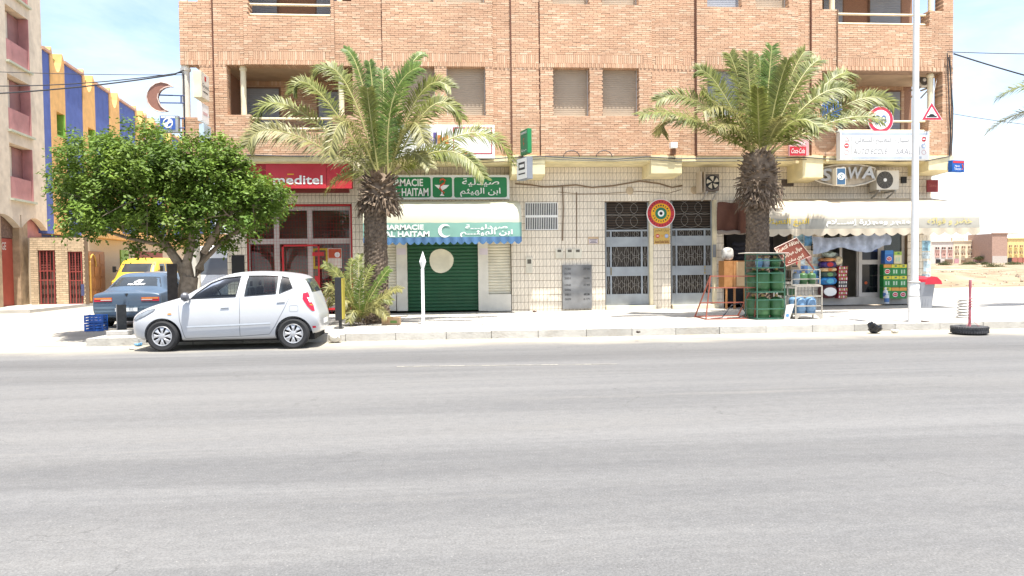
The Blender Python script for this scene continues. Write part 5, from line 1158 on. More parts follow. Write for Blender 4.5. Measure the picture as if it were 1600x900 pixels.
# stack of white trays beyond it
ps_ = gnd(1504.5, 497, PZ)
for k in range(7):
    z0 = PZ+.003+k*.066; w_ = .125-.003*k; q = MB(); ox = .006*math.sin(k*2)
    q.lathe([(w_*.8, z0), (w_*1.08, z0+.02), (w_*1.1, z0+.035), (w_*.95, z0+.055), (.02, z0+.064)], 18, Matrix.Translation((ps_.x+ox, ps_.y, 0)))
    tag(q.build('white_tray', P('tray_white', .62, .6, .56, .5, var=.06), smooth=True), (('lowest', 'second', 'third', 'fourth', 'fifth', 'sixth', 'topmost')[k])+' white plastic tray of the stack behind the tyre', 'tray', 'stack of white trays')
# white arrow post
pa = gnd(660.5, 507, PZ); t = thing('white_post', 'white post with a pointed arrow head in front of the green shutter', 'post', tuple(pa))
ya = pa.y; q = MB(); X0, X1, Z0, Z1 = rect(658.3, 420, 663.3, 507, ya); q.box(X0, X1, ya-.035, ya+.035, PZ+.001, Z1); q.build('shaft', WHITE, t, bevel=.008)
q = MB(); q.add([at(660.5, 392, ya), at(655, 409, ya), at(665.8, 409, ya), at(660.5, 426, ya), at(660.5, 409, ya)+Vector((0, -.06, 0)), at(660.5, 409, ya)+Vector((0, .06, 0))], [(0, 1, 4), (0, 4, 2), (3, 4, 1), (3, 2, 4), (0, 5, 1), (0, 2, 5), (3, 1, 5), (3, 5, 2)]); q.build('arrow_head', WHITE, t)
# black board on post, with yellow edge
pk = gnd(531.5, 514, PZ); t = thing('black_board', 'narrow black board with yellow edge on a post behind the white car', 'board', tuple(pk)); yk = pk.y
X0, X1, Z0, Z1 = rect(523.5, 433.5, 534, 501, yk); q = MB(); q.box(X0, X1, yk-.03, yk+.3, Z0, Z1); q.build('board', P('board_black', .02, .021, .023, .6), t, bevel=.006); q = MB(); q.box(X1+.001, X1+.028, yk-.028, yk+.29, Z0+.03, Z1-.02); q.build('yellow_edge', P('edge_yellow', .4, .33, .05), t)
q = MB(); q.box(X0+.07, X0+.13, yk, yk+.06, PZ+.001, Z0); q.build('post', P('post_dark', .03, .03, .03), t)
# cardboard box by the palm
pc = gnd(610, 508, PZ); t = thing('cardboard_box', 'small flattened cardboard box at the foot of the left palm', 'box', tuple(pc), R(-8), local=True); q = MB(); q.box(-.2, .2, 0, .22, .002, .17); q.build('carton', P('carton_tan', .42, .29, .17, .85, var=.15), t, bevel=.006); q = MB(); q.box(0, .15, -.004, -.0005, .045, .105); q.build('green_print', P('print_green', .12, .22, .05), t); q = MB(); q.box(-.12, -.04, -.004, -.0005, .06, .11); q.build('print', P('print_brown', .33, .2, .1), t)
q = MB(); q.obox(Matrix.Translation((-.06, -.03, .175)) @ Matrix.Rotation(R(-20), 4, 'X'), .27, .1, .006); q.build('flap', MATS['carton_tan'], t)
# bin bag and litter
def crumple(name, label, cat, p, r, m, seedv, sq=.75):
    random.seed(seedv); bm = bmesh.new(); bmesh.ops.create_icosphere(bm, subdivisions=3, radius=1); 
    for v in bm.verts:
        d = v.co.normalized(); n_ = 1+.16*math.sin(d.x*5+seedv)+.14*math.sin(d.y*7+d.z*6)+random.uniform(-.1, .1); v.co = Vector((d.x*r*n_, d.y*r*n_*.9, max(-.0, (d.z*.5+.5))*r*2*sq*n_))
    me = bpy.data.meshes.new(name); bm.to_mesh(me); bm.free(); me.materials.append(m); o = bpy.data.objects.new(name, me); COL.objects.link(o); o.location = p; ORG[o] = Vector(p); return tag(o, label, cat)
crumple('bin_bag', 'black tied bin bag lying at the kerb near the lamp post', 'bag', gnd(1366, 521, 0)+Vector((0, 0, .002)), .13, P('bag_black', .012, .013, .016, .25), 3)
crumple('litter', 'pale crushed plastic cup beside the black bin bag', 'litter', gnd(1398, 520.5, 0)+Vector((0, 0, .002)), .07, OFFW, 4, .5)
crumple('litter', 'clear crumpled plastic bag at the kerb behind the white car', 'litter', gnd(524, 535.5, 0)+Vector((0, 0, .002)), .12, P('bag_clear', .55, .53, .48, .3, var=.2), 5, .7)
crumple('litter', 'blue scrap of plastic in front of the kerb by the white car nose', 'litter', gnd(217, 541, 0)+Vector((0, 0, .002)), .07, P('scrap_blue', .12, .3, .5, .4), 6, .4)
crumple('litter', 'white scrap of paper on the road by the white car nose', 'litter', gnd(206, 546, 0)+Vector((0, 0, .002)), .06, LETTER, 8, .35)
crumple('litter', 'small brown scrap on the pavement below the meter cupboard', 'litter', gnd(835, 488, PZ)+Vector((0, 0, .004)), .06, P('scrap_brown', .16, .1, .08), 9, .4)
crumple('litter', 'dark pebble of rubbish on the kerb edge below the grey doors', 'litter', gnd(997, 521, PZ)+Vector((0, 0, .006)), .04, P('scrap_dark', .08, .06, .05), 10, .5)
# blue crates in the side street
pcx = gnd(150.5, 517, .004); CB = P('crate_blue', .015, .09, .36, .45)
for k in range(2):
    t = thing('plastic_crate', ('lower' if k == 0 else 'upper')+' of two blue plastic crates stacked behind the tree kerb', 'crate', tuple(pcx+Vector((0, 0, .002+k*.2))), R(4), 'blue crates', True)
    for j in range(3): q = MB(); q.box(-.2, .2, -.15, -.135, j*.068+.004, j*.068+.05); q.box(-.2, .2, .135, .15, j*.068+.004, j*.068+.05); q.box(-.2, -.185, -.134, .134, j*.068+.004, j*.068+.05); q.box(.185, .2, -.134, .134, j*.068+.004, j*.068+.05); q.build('band', CB, t)
    q = MB()
    for X in (-.195, 0, .195): q.box(X-.02, X+.02, -.146, -.137, .002, .19); q.box(X-.02, X+.02, .137, .146, .002, .19)
    q.build('rib', P('crate_blue2', .02, .11, .42, .45), t); q = MB(); q.box(-.18, .18, -.13, .13, .003, .012); q.build('floor', CB, t)
# two dark boards and the block near the tree
pb1 = gnd(191, 517, PZ); t = thing('dark_board', 'small leaning grey board on a block at the tree kerb', 'board', tuple(pb1), R(28), local=True); q = MB(); q.box(-.09, .09, -.02, .02, .03, .57); q.build('board', P('board_grey', .06, .058, .055, .7, var=.3, scale=9), t, bevel=.004); q = MB(); q.box(-.105, -.091, -.024, .024, .02, .58); q.build('edge', STEEL, t)
q = MB(); q.box(-.14, .1, -.1, .12, .001, .028); q.build('foot', CONC, t)
q = MB(); c = gnd(186, 523.5, PZ); q.box(c.x-.22, c.x+.22, c.y-.08, c.y+.16, PZ+.001, PZ+.09); tag(q.build('concrete_block', CONC, bevel=.012), 'low concrete block on the kerb in front of the small dark board', 'block')
pb2 = at(270, 470, -3.6); t = thing('dark_board', 'tall dark wooden board standing beside the tree trunk behind the white car', 'board', (pb2.x, -3.6, PZ), R(12), local=True); X_ = at(270, 412, -3.6).z; q = MB(); q.box(-.1, .1, -.02, .02, .3, X_-PZ); q.build('board', P('board_brown', .035, .028, .024, .8, var=.4, scale=8), t); q = MB(); q.box(-.04, .04, -.018, .018, .001, .3); q.build('post', MATS['board_brown'], t)
# ================================================================ palms
def leafmat(name, c1, c2, tr=.35, rough=.5):
    m = mat(name, c1, rough, scale=2.5, col2=c2, attr=.3, translucent=tr, spec=.5); return m
FR = leafmat('palm_leaf', (.135, .165, .034), (.24, .25, .066)); FRG = leafmat('palm_leaf_young', (.1, .17, .03), (.17, .235, .048)); FRO = leafmat('palm_leaf_old', (.18, .18, .055), (.3, .275, .105))
RACH = P('frond_rib', .34, .32, .12, .5); HUSK = mat('palm_husk', (.11, .075, .05), .95, scale=9, col2=(.25, .19, .135), attr=.35, bump=.5)
def frond(parent, base, mid, tip, L=.46, n=54, m=FR, droop=.35, name='frond', rr=.022, vee=.45):
    base, mid, tip = Vector(base), Vector(mid), Vector(tip); ctl = mid*2-(base+tip)*.5
    def B(t): return base*(1-t)**2+ctl*2*t*(1-t)+tip*t*t
    q = MB(); N = 12; q.mi = 1; q.tube([B(k/N) for k in range(N+1)], [rr*(1-.85*k/N)+.003 for k in range(N+1)], 5, caps=False); q.mi = 0
    twist = R(random.uniform(35, 68))
    for k in range(n):
        t = .1+.9*(k+random.random()*.5)/n; p = B(t); T = (B(min(1, t+.02))-B(t-.02)).normalized()
        S = T.cross(Vector((0, 0, 1)));
        if S.length < .15: S = T.cross(Vector((0, 1, 0)))
        S.normalize(); U = S.cross(T).normalized(); sg = 1 if S.y < 0 else -1; tw_ = twist*abs(S.y); S, U = S*math.cos(tw_)-U*sg*math.sin(tw_), U*math.cos(tw_)+S*sg*math.sin(tw_)
        ln = L*(.55+.45*math.sin(math.pi*min(1, t*.85+.12)))*(1.0 if t < .9 else 1.45-.5*t)*random.uniform(.85, 1.1)
        for s in (-1, 1):
            fw = .4+.45*t; ph = R(random.uniform(58, 100)); d = (T*fw+S*s*.95*math.sin(ph)+U*.95*math.cos(ph)).normalized()
            W = d.cross(U).normalized()*(.0135+.004*random.random()); q.cur = random.random()
            p1 = p+d*ln*.5; g_ = droop*ln; p2 = p+d*ln-Vector((0, 0, g_*random.uniform(.4, 1.1))); p1 = p1-Vector((0, 0, g_*.12))
            q.add([p-W*.5, p+W*.5, p1+W, p1-W, p2], [(0, 1, 2, 3), (3, 2, 4)])
    q.cur = .51
    return q.build(name, [m, RACH], parent, fixn=False)
def trunk_palm(parent, x, y, z0, zt, r0, r1, seedv):
    q = MB(); n, h = 40, 60; vs = []; random.seed(seedv)
    for i in range(h+1):
        f = i/h; z = z0+(zt-z0)*f; r = r0*(1-f)+r1*f+.04*math.exp(-f*14)
        for k in range(n):
            a = 2*math.pi*k/n; sc = .022*math.sin(k*math.pi*2*9/n+i*1.55)*math.sin(i*1.55)+.012*math.sin(i*1.57*2)+random.uniform(-.012, .012)
            vs.append((x+(r+sc)*math.cos(a), y+(r+sc)*math.sin(a), z))
    q.add(vs, [(i*n+k, i*n+(k+1) % n, (i+1)*n+(k+1) % n, (i+1)*n+k) for i in range(h) for k in range(n)])
    q.r = [random.random() for _ in q.f]; return q.build('trunk', mat('palm_bark', (.07, .05, .036), .95, scale=14, col2=(.165, .125, .09), attr=.25, bump=.9, bscale=45), parent, smooth=False, fixn=False)
def husks(parent, c, rlow, rtop, zl, zt, n, seedv):
    random.seed(seedv); q = MB()
    for k in range(n):
        f = random.random(); a = random.random()*2*math.pi; z = zl+(zt-zl)*f; r = rlow+(rtop-rlow)*math.sin(math.pi*(.15+.75*f))
        o = Vector((math.cos(a), math.sin(a), 0)); tn = Vector((-o.y, o.x, 0)); q.cur = random.random()
        tilt = -1.0+2.2*f+random.uniform(-.35, .35); d = (o*math.cos(tilt*.8)+Vector((0, 0, 1))*math.sin(tilt*.8)+tn*random.uniform(-.3, .3)).normalized()
        L = random.uniform(.1, .24); w = random.uniform(.035, .075); p = Vector((c[0], c[1], z))+o*r*.75; e = p+d*L+Vector((0, 0, -.05*random.random()))
        nrm = d.cross(tn).normalized()*.018; q.add([p-tn*w, p+tn*w, p+tn*w*.9+nrm, p-tn*w*.9+nrm, e-tn*w*.3, e+tn*w*.3, e+nrm], [(0, 1, 5, 4), (3, 2, 6), (0, 4, 6, 3), (1, 2, 6, 5)])
    for k in range(260):                       # dry fibre and old leaf bases hanging below
        a = random.random()*2*math.pi; o = Vector((math.cos(a), math.sin(a), 0)); tn = Vector((-o.y, o.x, 0)); p = Vector((c[0], c[1], zl+(zt-zl)*random.uniform(.05, .45)))+o*(rlow+(rtop-rlow)*random.uniform(.6, 1)); q.cur = random.random()
        d = (o*random.uniform(.1, .7)+Vector((0, 0, -1))+tn*random.uniform(-.4, .4)).normalized(); L = random.uniform(.1, .34); w = random.uniform(.006, .02); q.add([p-tn*w, p+tn*w, p+d*L*.6+o*.02+tn*w*.8, p+d*L], [(0, 1, 2), (0, 2, 3)])
    q.cur = .3; q.lathe([(rlow*.8, zl-.05), (rlow, zl+.1), (rtop*.85, (zl+zt)/2), (rtop*.7, zt-.1), (rtop*.3, zt+.1)], 22, Matrix.Translation((c[0], c[1], 0)))
    return q.build('husk_skirt', HUSK, parent, fixn=False, kind='stuff')
def palm(label, pxb, Y, pyc, fr, r0, r1, skl, skt, seedv, extra, hl):
    xb = at(pxb[0], 495, Y).x; xc = at(pxb[1], pyc, Y).x; zc = at(pxb[1], pyc, Y).z
    t = thing('palm_tree', label, 'palm tree', (xb, Y, PZ)); random.seed(seedv)
    zl, zt = at(pxb[0], skl, Y).z, at(pxb[1], skt, Y).z
    tr_ = trunk_palm(t, xb, Y, PZ-.02, zl+.15, r0, r1, seedv); husks(t, ((xb+xc)/2, Y), r1*1.05, hl, zl, zt, 330, seedv+1); random.seed(seedv+2)
    bs = Vector((xc, Y, zc))
    for (m, tp, dy, *o) in fr:
        k = o[0] if o else FR; L = o[1] if len(o) > 1 else .46
        a = at(m[0], m[1], Y+dy*.55); b = at(tp[0], tp[1], Y+dy); h = (a-bs); h.z = 0
        frond(t, bs+h.normalized()*.12+Vector((0, 0, random.uniform(-.08, .1))), a, b, L*random.uniform(.88, 1.05), 105, k, random.uniform(.25, .42))
    for k in range(extra):                     # the fronds on the far side and the low ones all round
        a = random.uniform(.15, math.pi-.15) if k % 3 else random.uniform(0, 2*math.pi); el = random.uniform(-.1, 1.15); Lg = random.uniform(1.9, 2.6)
        o = Vector((math.cos(a), math.sin(a), 0)); mid = bs+o*Lg*.5*math.cos(el)+Vector((0, 0, Lg*.52*math.sin(el)+.25)); tip = bs+o*Lg*.95*math.cos(el*.8)+Vector((0, 0, Lg*.8*math.sin(el)-.25))
        frond(t, bs+o*.1, mid, tip, .52, 84, FR if k % 2 else FRO, .3)
    return t
F1 = [((447, 207), (385, 231), -.5, FRO), ((452, 166), (398, 203), .1, FR), ((500, 146), (457, 145), -.2), ((540, 130), (492, 112), .3), ((566, 130), (538, 76), .5, FRG, .25), ((580, 190), (574, 140), -.4, FR, .4), ((583, 150), (577, 97), .2, FRG, .25),
      ((613, 160), (655, 105), -.1, FRG, .5), ((632, 130), (663, 85), .7, FRG, .3), ((655, 150), (704, 137), -.3), ((672, 168), (722, 186), .4), ((640, 196), (662, 224), -1.0, FRO), ((735, 208), (800, 255), .5), ((695, 236), (757, 279), -.7, FR, .36),
      ((545, 192), (514, 243), -1.1, FRO), ((600, 170), (598, 110), .8, FRG), ((640, 240), (672, 262), -.9, FRO, .38)]
palm('left palm tree with spreading fronds and husk collar in front of the pharmacy', (589, 600), -2.6, 283, F1, .285, .25, 330, 278, 11, 2, .45)
F2 = [((1076, 184), (1000, 180), -.4), ((1092, 160), (1026, 158), .3), ((1066, 188), (1034, 208), .9, FRO), ((1126, 140), (1090, 110), .2), ((1130, 178), (1097, 141), -.6), ((1158, 140), (1140, 84), .4), ((1172, 150), (1168, 82), .2), ((1188, 150), (1187, 88), .8, FRG), ((1200, 140), (1206, 72), .5, FRG),
      ((1214, 150), (1231, 94), -.2), ((1232, 130), (1258, 80), .6), ((1246, 132), (1281, 94), .3), ((1290, 132), (1333, 124), .3), ((1270, 156), (1328, 140), -.2), ((1330, 160), (1397, 168), -.2), ((1308, 188), (1378, 190), -.5), ((1185, 180), (1184, 138), -.9, FR, .42), ((1213, 196), (1232, 186), -1.1, FRO, .4), ((1150, 200), (1120, 200), -1.0, FRO, .4), ((1240, 190), (1280, 200), -.8)]
palm('right palm tree with upright fronds behind the green gas rack', (1184, 1188), -2.6, 246, F2, .275, .265, 322, 240, 21, 2, .52)
F3 = [((1664, 105), (1634, 128), -.2), ((1662, 160), (1630, 205), 0), ((1682, 150), (1642, 185), -.4, FRO), ((1732, 110), (1782, 140), 0), ((1702, 90), (1712, 40), 0), ((1672, 90), (1654, 70), .5), ((1722, 150), (1772, 200), .3)]
palm('palm tree at the right edge of the view, only frond tips showing', (1697, 1697), -1.2, 180, F3, .27, .24, 220, 172, 31, 8, .42)
# young palm at the foot of the left one
pyb = gnd(561, 508, PZ); t = thing('young_palm', 'bushy young palm growing at the foot of the left palm trunk', 'palm bush', tuple(pyb)); random.seed(5)
for m, tp, dy, k in (((535, 440), (505, 412), 0, FR), ((530, 435), (520, 425), .3, FRO), ((562, 455), (570, 415), -.3, FRG), ((590, 445), (608, 420), .1, FRG), ((600, 462), (628, 452), -.4, FRO), ((545, 470), (530, 490), -.4, FRO), ((570, 440), (590, 405), .4, FR), ((548, 440), (552, 405), .4, FR), ((530, 470), (508, 485), .2, FRO), ((580, 480), (605, 495), -.3, FRO), ((548, 465), (538, 430), -.2, FR), ((560, 430), (562, 398), .5, FR), ((520, 450), (515, 470), -.1, FRO), ((585, 470), (612, 470), .2, FR), ((555, 485), (545, 503), -.4, FRO), ((575, 465), (588, 440), -.4, FRG)):
    frond(t, pyb+Vector((random.uniform(-.06, .06), random.uniform(-.06, .06), .08)), at(m[0], m[1], pyb.y+dy*.5), at(tp[0], tp[1], pyb.y+dy), .21, 36, k, .3, rr=.009)
q = MB(); random.seed(6)
for k in range(260):
    a = random.random()*6.28; r = .3*random.random()**.6; p = pyb+Vector((r*math.cos(a), r*.8*math.sin(a), random.uniform(0, .25))); d = Vector((random.uniform(-1, 1), random.uniform(-1, 1), random.uniform(-.6, .8))).normalized(); w = Vector((-d.y, d.x, .2)).normalized()*.012; q.cur = random.random(); q.add([p-w, p+w, p+d*random.uniform(.1, .3)], [(0, 1, 2)])
q.build('dead_leaves', HUSK, t, kind='stuff', fixn=False)

# ================================================================ the leafy street tree on the left
TY = -3.3; tb = at(300, 490, TY); tb.z = PZ
tree = thing('leafy_tree', 'round dense green street tree over the parked cars on the left', 'tree', tuple(tb)); random.seed(41)
BARK = mat('tree_bark', (.16, .12, .085), .9, scale=10, col2=(.3, .24, .18), bump=.6, bscale=30)
def T_(px, py, dy=0): return at(px, py, TY+dy)
q = MB(); q.tube([Vector((tb.x, TY, PZ-.05)), T_(294, 478), T_(293, 452), T_(296, 432)], [.27, .22, .2, .19], 12)
q.build('trunk', BARK, tree, smooth=True)
for pts, rr in (([(294, 445), (284, 418), (270, 398), (250, 370), (215, 340), (160, 320)], .13), ([(297, 440), (292, 410), (300, 380), (295, 330), (290, 270)], .12), ([(299, 448), (312, 420), (318, 395), (345, 350), (380, 310)], .12), ([(315, 410), (350, 375), (400, 340), (430, 325)], .06), ([(262, 385), (200, 372), (130, 350)], .05), ([(296, 340), (240, 290), (200, 260)], .05), ([(300, 350), (340, 290), (350, 250)], .05)):
    q = MB(); dy = random.uniform(-.5, .5); n = len(pts); q.tube([T_(a, b, dy*i/n) for i, (a, b) in enumerate(pts)], [rr*(1-.75*i/n) for i in range(n)], 8); q.build('limb', BARK, tree, smooth=True)
TL_ = mat('tree_leaf', (.08, .15, .02), .55, scale=1.3, col2=(.155, .225, .032), attr=.5, translucent=.33, spec=.3)
# outline of the crown in the photograph gives its height and spread; depth is made round
ctr = T_(262, 335); U = (T_(362, 335)-T_(262, 335)).x/100
lumps = []
for px, py, r in ((150, 270, 62), (215, 245, 55), (285, 272, 58), (345, 280, 54), (395, 320, 50), (408, 335, 32), (126, 310, 44), (160, 325, 60), (230, 308, 76), (300, 315, 76), (355, 335, 58), (128, 345, 36), (190, 352, 44), (238, 355, 42), (310, 345, 45), (370, 365, 30), (215, 385, 13), (106, 288, 24), (252, 236, 20), (312, 228, 20), (120, 265, 35), (180, 225, 20), (386, 290, 28), (412, 308, 22), (165, 350, 40), (345, 232, 18), (335, 240, 34), (362, 272, 28), (265, 378, 24), (302, 376, 27), (338, 380, 24)):
    for k in range(2 if r > 45 else 1):
        dep = (random.uniform(-.9, .9) if r > 45 else random.uniform(-.5, .5))
        if k == 0 and r > 45: dep = -.7
        lumps.append((T_(px, py, dep), r*U))
q = MB()
def leaf(p, o, s):
    nn_ = (Vector((random.gauss(0, .55), random.gauss(0, .55), 1))+o*.45).normalized(); d = nn_.cross(Vector((random.uniform(-1, 1), random.uniform(-1, 1), random.uniform(-1, 1)))).normalized(); w = nn_.cross(d)
    q.add([p, p+d*s*.5+w*s*.24, p+d*s, p+d*s*.5-w*s*.24], [(0, 1, 2, 3)])
for c, r in lumps:
    for k in range(int(23*(r/.6)**2)+3):
        o = Vector((random.gauss(0, 1), random.gauss(0, 1), random.gauss(0, 1))).normalized()
        if o.z < -.6: o.z *= -.4; o.normalize()
        rad = r*random.choice((1.0, .95, .85, 1.08, .7, .45)); cc_ = c+Vector((o.x*rad, o.y*rad, o.z*rad*.9)); cr_ = random.uniform(.1, .21); tone = random.random()
        if random.random() < .12: cc_ += o*r*.18; cr_ *= .7
        for j in range(int(58*(cr_/.16)**2)):
            g_ = Vector((random.gauss(0, 1), random.gauss(0, 1), random.gauss(0, .8))); q.cur = min(.99, max(.01, tone*.55+random.random()*.45)); leaf(cc_+g_*cr_*.62, (o+g_*.5), random.uniform(.07, .12))
q.cur = .51
crown = q.build('crown', TL_, tree, fixn=False, kind='stuff')
# twigs showing through
tw = MB()
for c, r in lumps:
    for k in range(3):
        o = Vector((random.gauss(0, 1), random.gauss(0, 1), random.gauss(0, .8))).normalized(); tw.tube([c, c+o*r*.5+Vector((0, 0, .05)), c+o*r*.95], [.016, .01, .004], 4, caps=False)
tw.build('twigs', BARK, tree, kind='stuff', fixn=False)
# ================================================================ vehicles
def evaluated(o):
    me = bpy.data.meshes.new_from_object(o.evaluated_get(bpy.context.evaluated_depsgraph_get())); return me
def cutter(mb):
    me = bpy.data.meshes.new('cut'); me.from_pydata(mb.v, [], mb.f); bm = bmesh.new(); bm.from_mesh(me); bmesh.ops.recalc_face_normals(bm, faces=bm.faces); bm.to_mesh(me); bm.free()
    o = bpy.data.objects.new('cut', me); COL.objects.link(o); return o
def carbody(st, wheels, wr, root, m, windows=None, lev=2):
    """st: stations (x, half section [(y, z)...]) nose to tail; wheels: x of the axles; windows: side openings cut right through"""
    n = len(st[0][1]); vs = []; fs = []
    for x, sec in st:
        for e in sec: vs.append((x+(e[2] if len(e) > 2 else 0), -e[0], e[1]))
        for e in reversed(sec[1:-1]): vs.append((x+(e[2] if len(e) > 2 else 0), e[0], e[1]))
    m_ = 2*n-2
    for i in range(len(st)-1):
        for k in range(m_): fs.append((i*m_+k, i*m_+(k+1) % m_, (i+1)*m_+(k+1) % m_, (i+1)*m_+k))
    fs += [tuple(range(m_))[::-1], tuple(range((len(st)-1)*m_, len(st)*m_))]
    me = bpy.data.meshes.new('body'); me.from_pydata(vs, [], fs); bm = bmesh.new(); bm.from_mesh(me); bmesh.ops.recalc_face_normals(bm, faces=bm.faces); bm.to_mesh(me); bm.free()
    o = bpy.data.objects.new('body', me); COL.objects.link(o); md = o.modifiers.new('s', 'SUBSURF'); md.levels = lev; md.render_levels = lev
    me2 = evaluated(o); o.modifiers.clear(); o.data = me2
    bvh = BVHTree.FromPolygons([v.co for v in me2.vertices], [tuple(p.vertices) for p in me2.polygons])
    cs = []
    q = MB()
    for wx in wheels:
        for s in (-1, 1): q2 = MB(); q2.tube([(wx, s*.52, wr*.98), (wx, s*1.2, wr*.98)], wr*1.16, 40); cs.append(cutter(q2))
    for w in windows or []: q2 = MB(); q2.prism(w, -1.3, 1.3); cs.append(cutter(q2))
    for c in cs: b = o.modifiers.new('b', 'BOOLEAN'); b.object = c; b.operation = 'DIFFERENCE'; b.solver = 'EXACT'
    me3 = evaluated(o); o.modifiers.clear(); o.data = me3; me3.materials.clear(); me3.materials.append(m)
    for c in cs: bpy.data.objects.remove(c)
    me3.polygons.foreach_set('use_smooth', [True]*len(me3.polygons))
    try: me3.set_sharp_from_angle(angle=R(35))
    except Exception: pass
    o.name = 'body'; o.parent = root; ORG[o] = ORG[root]
    return o, bvh
def skin(bvh, poly, axis, m, parent, name, off=.004, cuts=2, origin=None, thick=0):
    """a panel that follows the body: poly in the plane seen along axis ('y-': near side seen from -y, 'x+': tail, 'x-': nose, 'z': from above)"""
    D = {'y-': Vector((0, 1, 0)), 'y+': Vector((0, -1, 0)), 'x+': Vector((-1, 0, 0)), 'x-': Vector((1, 0, 0)), 'z': Vector((0, 0, -1))}[axis]
    mk = {'y-': lambda a, b: Vector((a, -3, b)), 'y+': lambda a, b: Vector((a, 3, b)), 'x+': lambda a, b: Vector((5, a, b)), 'x-': lambda a, b: Vector((-5, a, b)), 'z': lambda a, b: Vector((a, b, 5))}[axis]
    bm = bmesh.new(); vs = [bm.verts.new(mk(a, b)) for a, b in poly]; bm.faces.new(vs); bmesh.ops.triangulate(bm, faces=bm.faces)
    for _ in range(cuts): bmesh.ops.subdivide_edges(bm, edges=bm.edges[:], cuts=1, use_grid_fill=True); bmesh.ops.triangulate(bm, faces=bm.faces)
    last = None; bad = []
    for v in bm.verts:
        h = bvh.ray_cast(v.co, D)
        if h[0] is None: bad.append(v)
        else: v.co = h[0]-D*off
    if bad: bmesh.ops.delete(bm, geom=bad, context='VERTS')
    if not bm.verts: bm.free(); return None
    me = bpy.data.meshes.new(name); bm.to_mesh(me); bm.free(); me.materials.append(m); me.polygons.foreach_set('use_smooth', [True]*len(me.polygons))
    o = bpy.data.objects.new(name, me); COL.objects.link(o); o.parent = parent; ORG[o] = ORG[parent]; return o
def strip(pts, w):   # a thin line as a polygon
    L, Rr = [], []
    for i, (x, z) in enumerate(pts):
        a = pts[max(i-1, 0)]; b = pts[min(i+1, len(pts)-1)]; d = math.hypot(b[0]-a[0], b[1]-a[1]) or 1; nx, nz = -(b[1]-a[1])/d*w/2, (b[0]-a[0])/d*w/2
        L.append((x+nx, z+nz)); Rr.append((x-nx, z-nz))
    return L+Rr[::-1]
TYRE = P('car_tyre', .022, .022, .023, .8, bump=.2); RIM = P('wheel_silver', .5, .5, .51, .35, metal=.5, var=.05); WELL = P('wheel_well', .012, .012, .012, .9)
def wheel(root, x, s, y, r, spokes=8, steer=0, w=.17, hub=RIM):
    t = MB(); k = .62; M = Matrix.Translation((x, s*y, r)) @ Matrix.Rotation(steer, 4, 'Z') @ Matrix.Rotation(-R(90)*s, 4, 'X')
    t.lathe([(r*k, -w/2+.01), (r*.86, -w/2), (r*.97, -w/2+.02), (r, -w/2+.05), (r, w/2-.05), (r*.97, w/2-.02), (r*.86, w/2), (r*k, w/2-.01)], 36, M, caps=False); wh = t.build('wheel', TYRE, root, smooth=True)
    q = MB(); q.lathe([(r*k+.006, w/2-.012), (r*k, w/2-.004), (r*k*.94, w/2-.006), (r*k*.92, w/2-.03)], 36, M, caps=False); q.build('rim', hub, wh, smooth=True)
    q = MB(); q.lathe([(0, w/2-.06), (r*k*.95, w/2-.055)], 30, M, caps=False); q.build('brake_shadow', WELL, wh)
    q = MB(); zf = w/2-.014
    for j in range(spokes):
        a = 2*math.pi*j/spokes
        def pt(rr, da, dz=0): return M @ Vector((rr*math.cos(a+da), rr*math.sin(a+da), zf+dz))
        q.add([pt(r*.1, -.7), pt(r*.1, .7), pt(r*.33, .22), pt(r*k*.93, .27, -.006), pt(r*k*.93, -.27, -.006), pt(r*.33, -.22), pt(r*.33, 0, .012)], [(0, 1, 2, 6), (2, 3, 6), (3, 4, 6), (4, 5, 6), (5, 0, 6)])
    q.lathe([(r*.16, zf-.004), (r*.15, zf+.008), (0, zf+.012)], 20, M, caps=False); q.build('hubcap', hub, wh)
    return wh
CARG = glassmat('car_glass', (.6, .66, .67), .95); DKG = P('dark_car_glass', .035, .042, .048, .06, var=.25, scale=1.5, spec=.7)
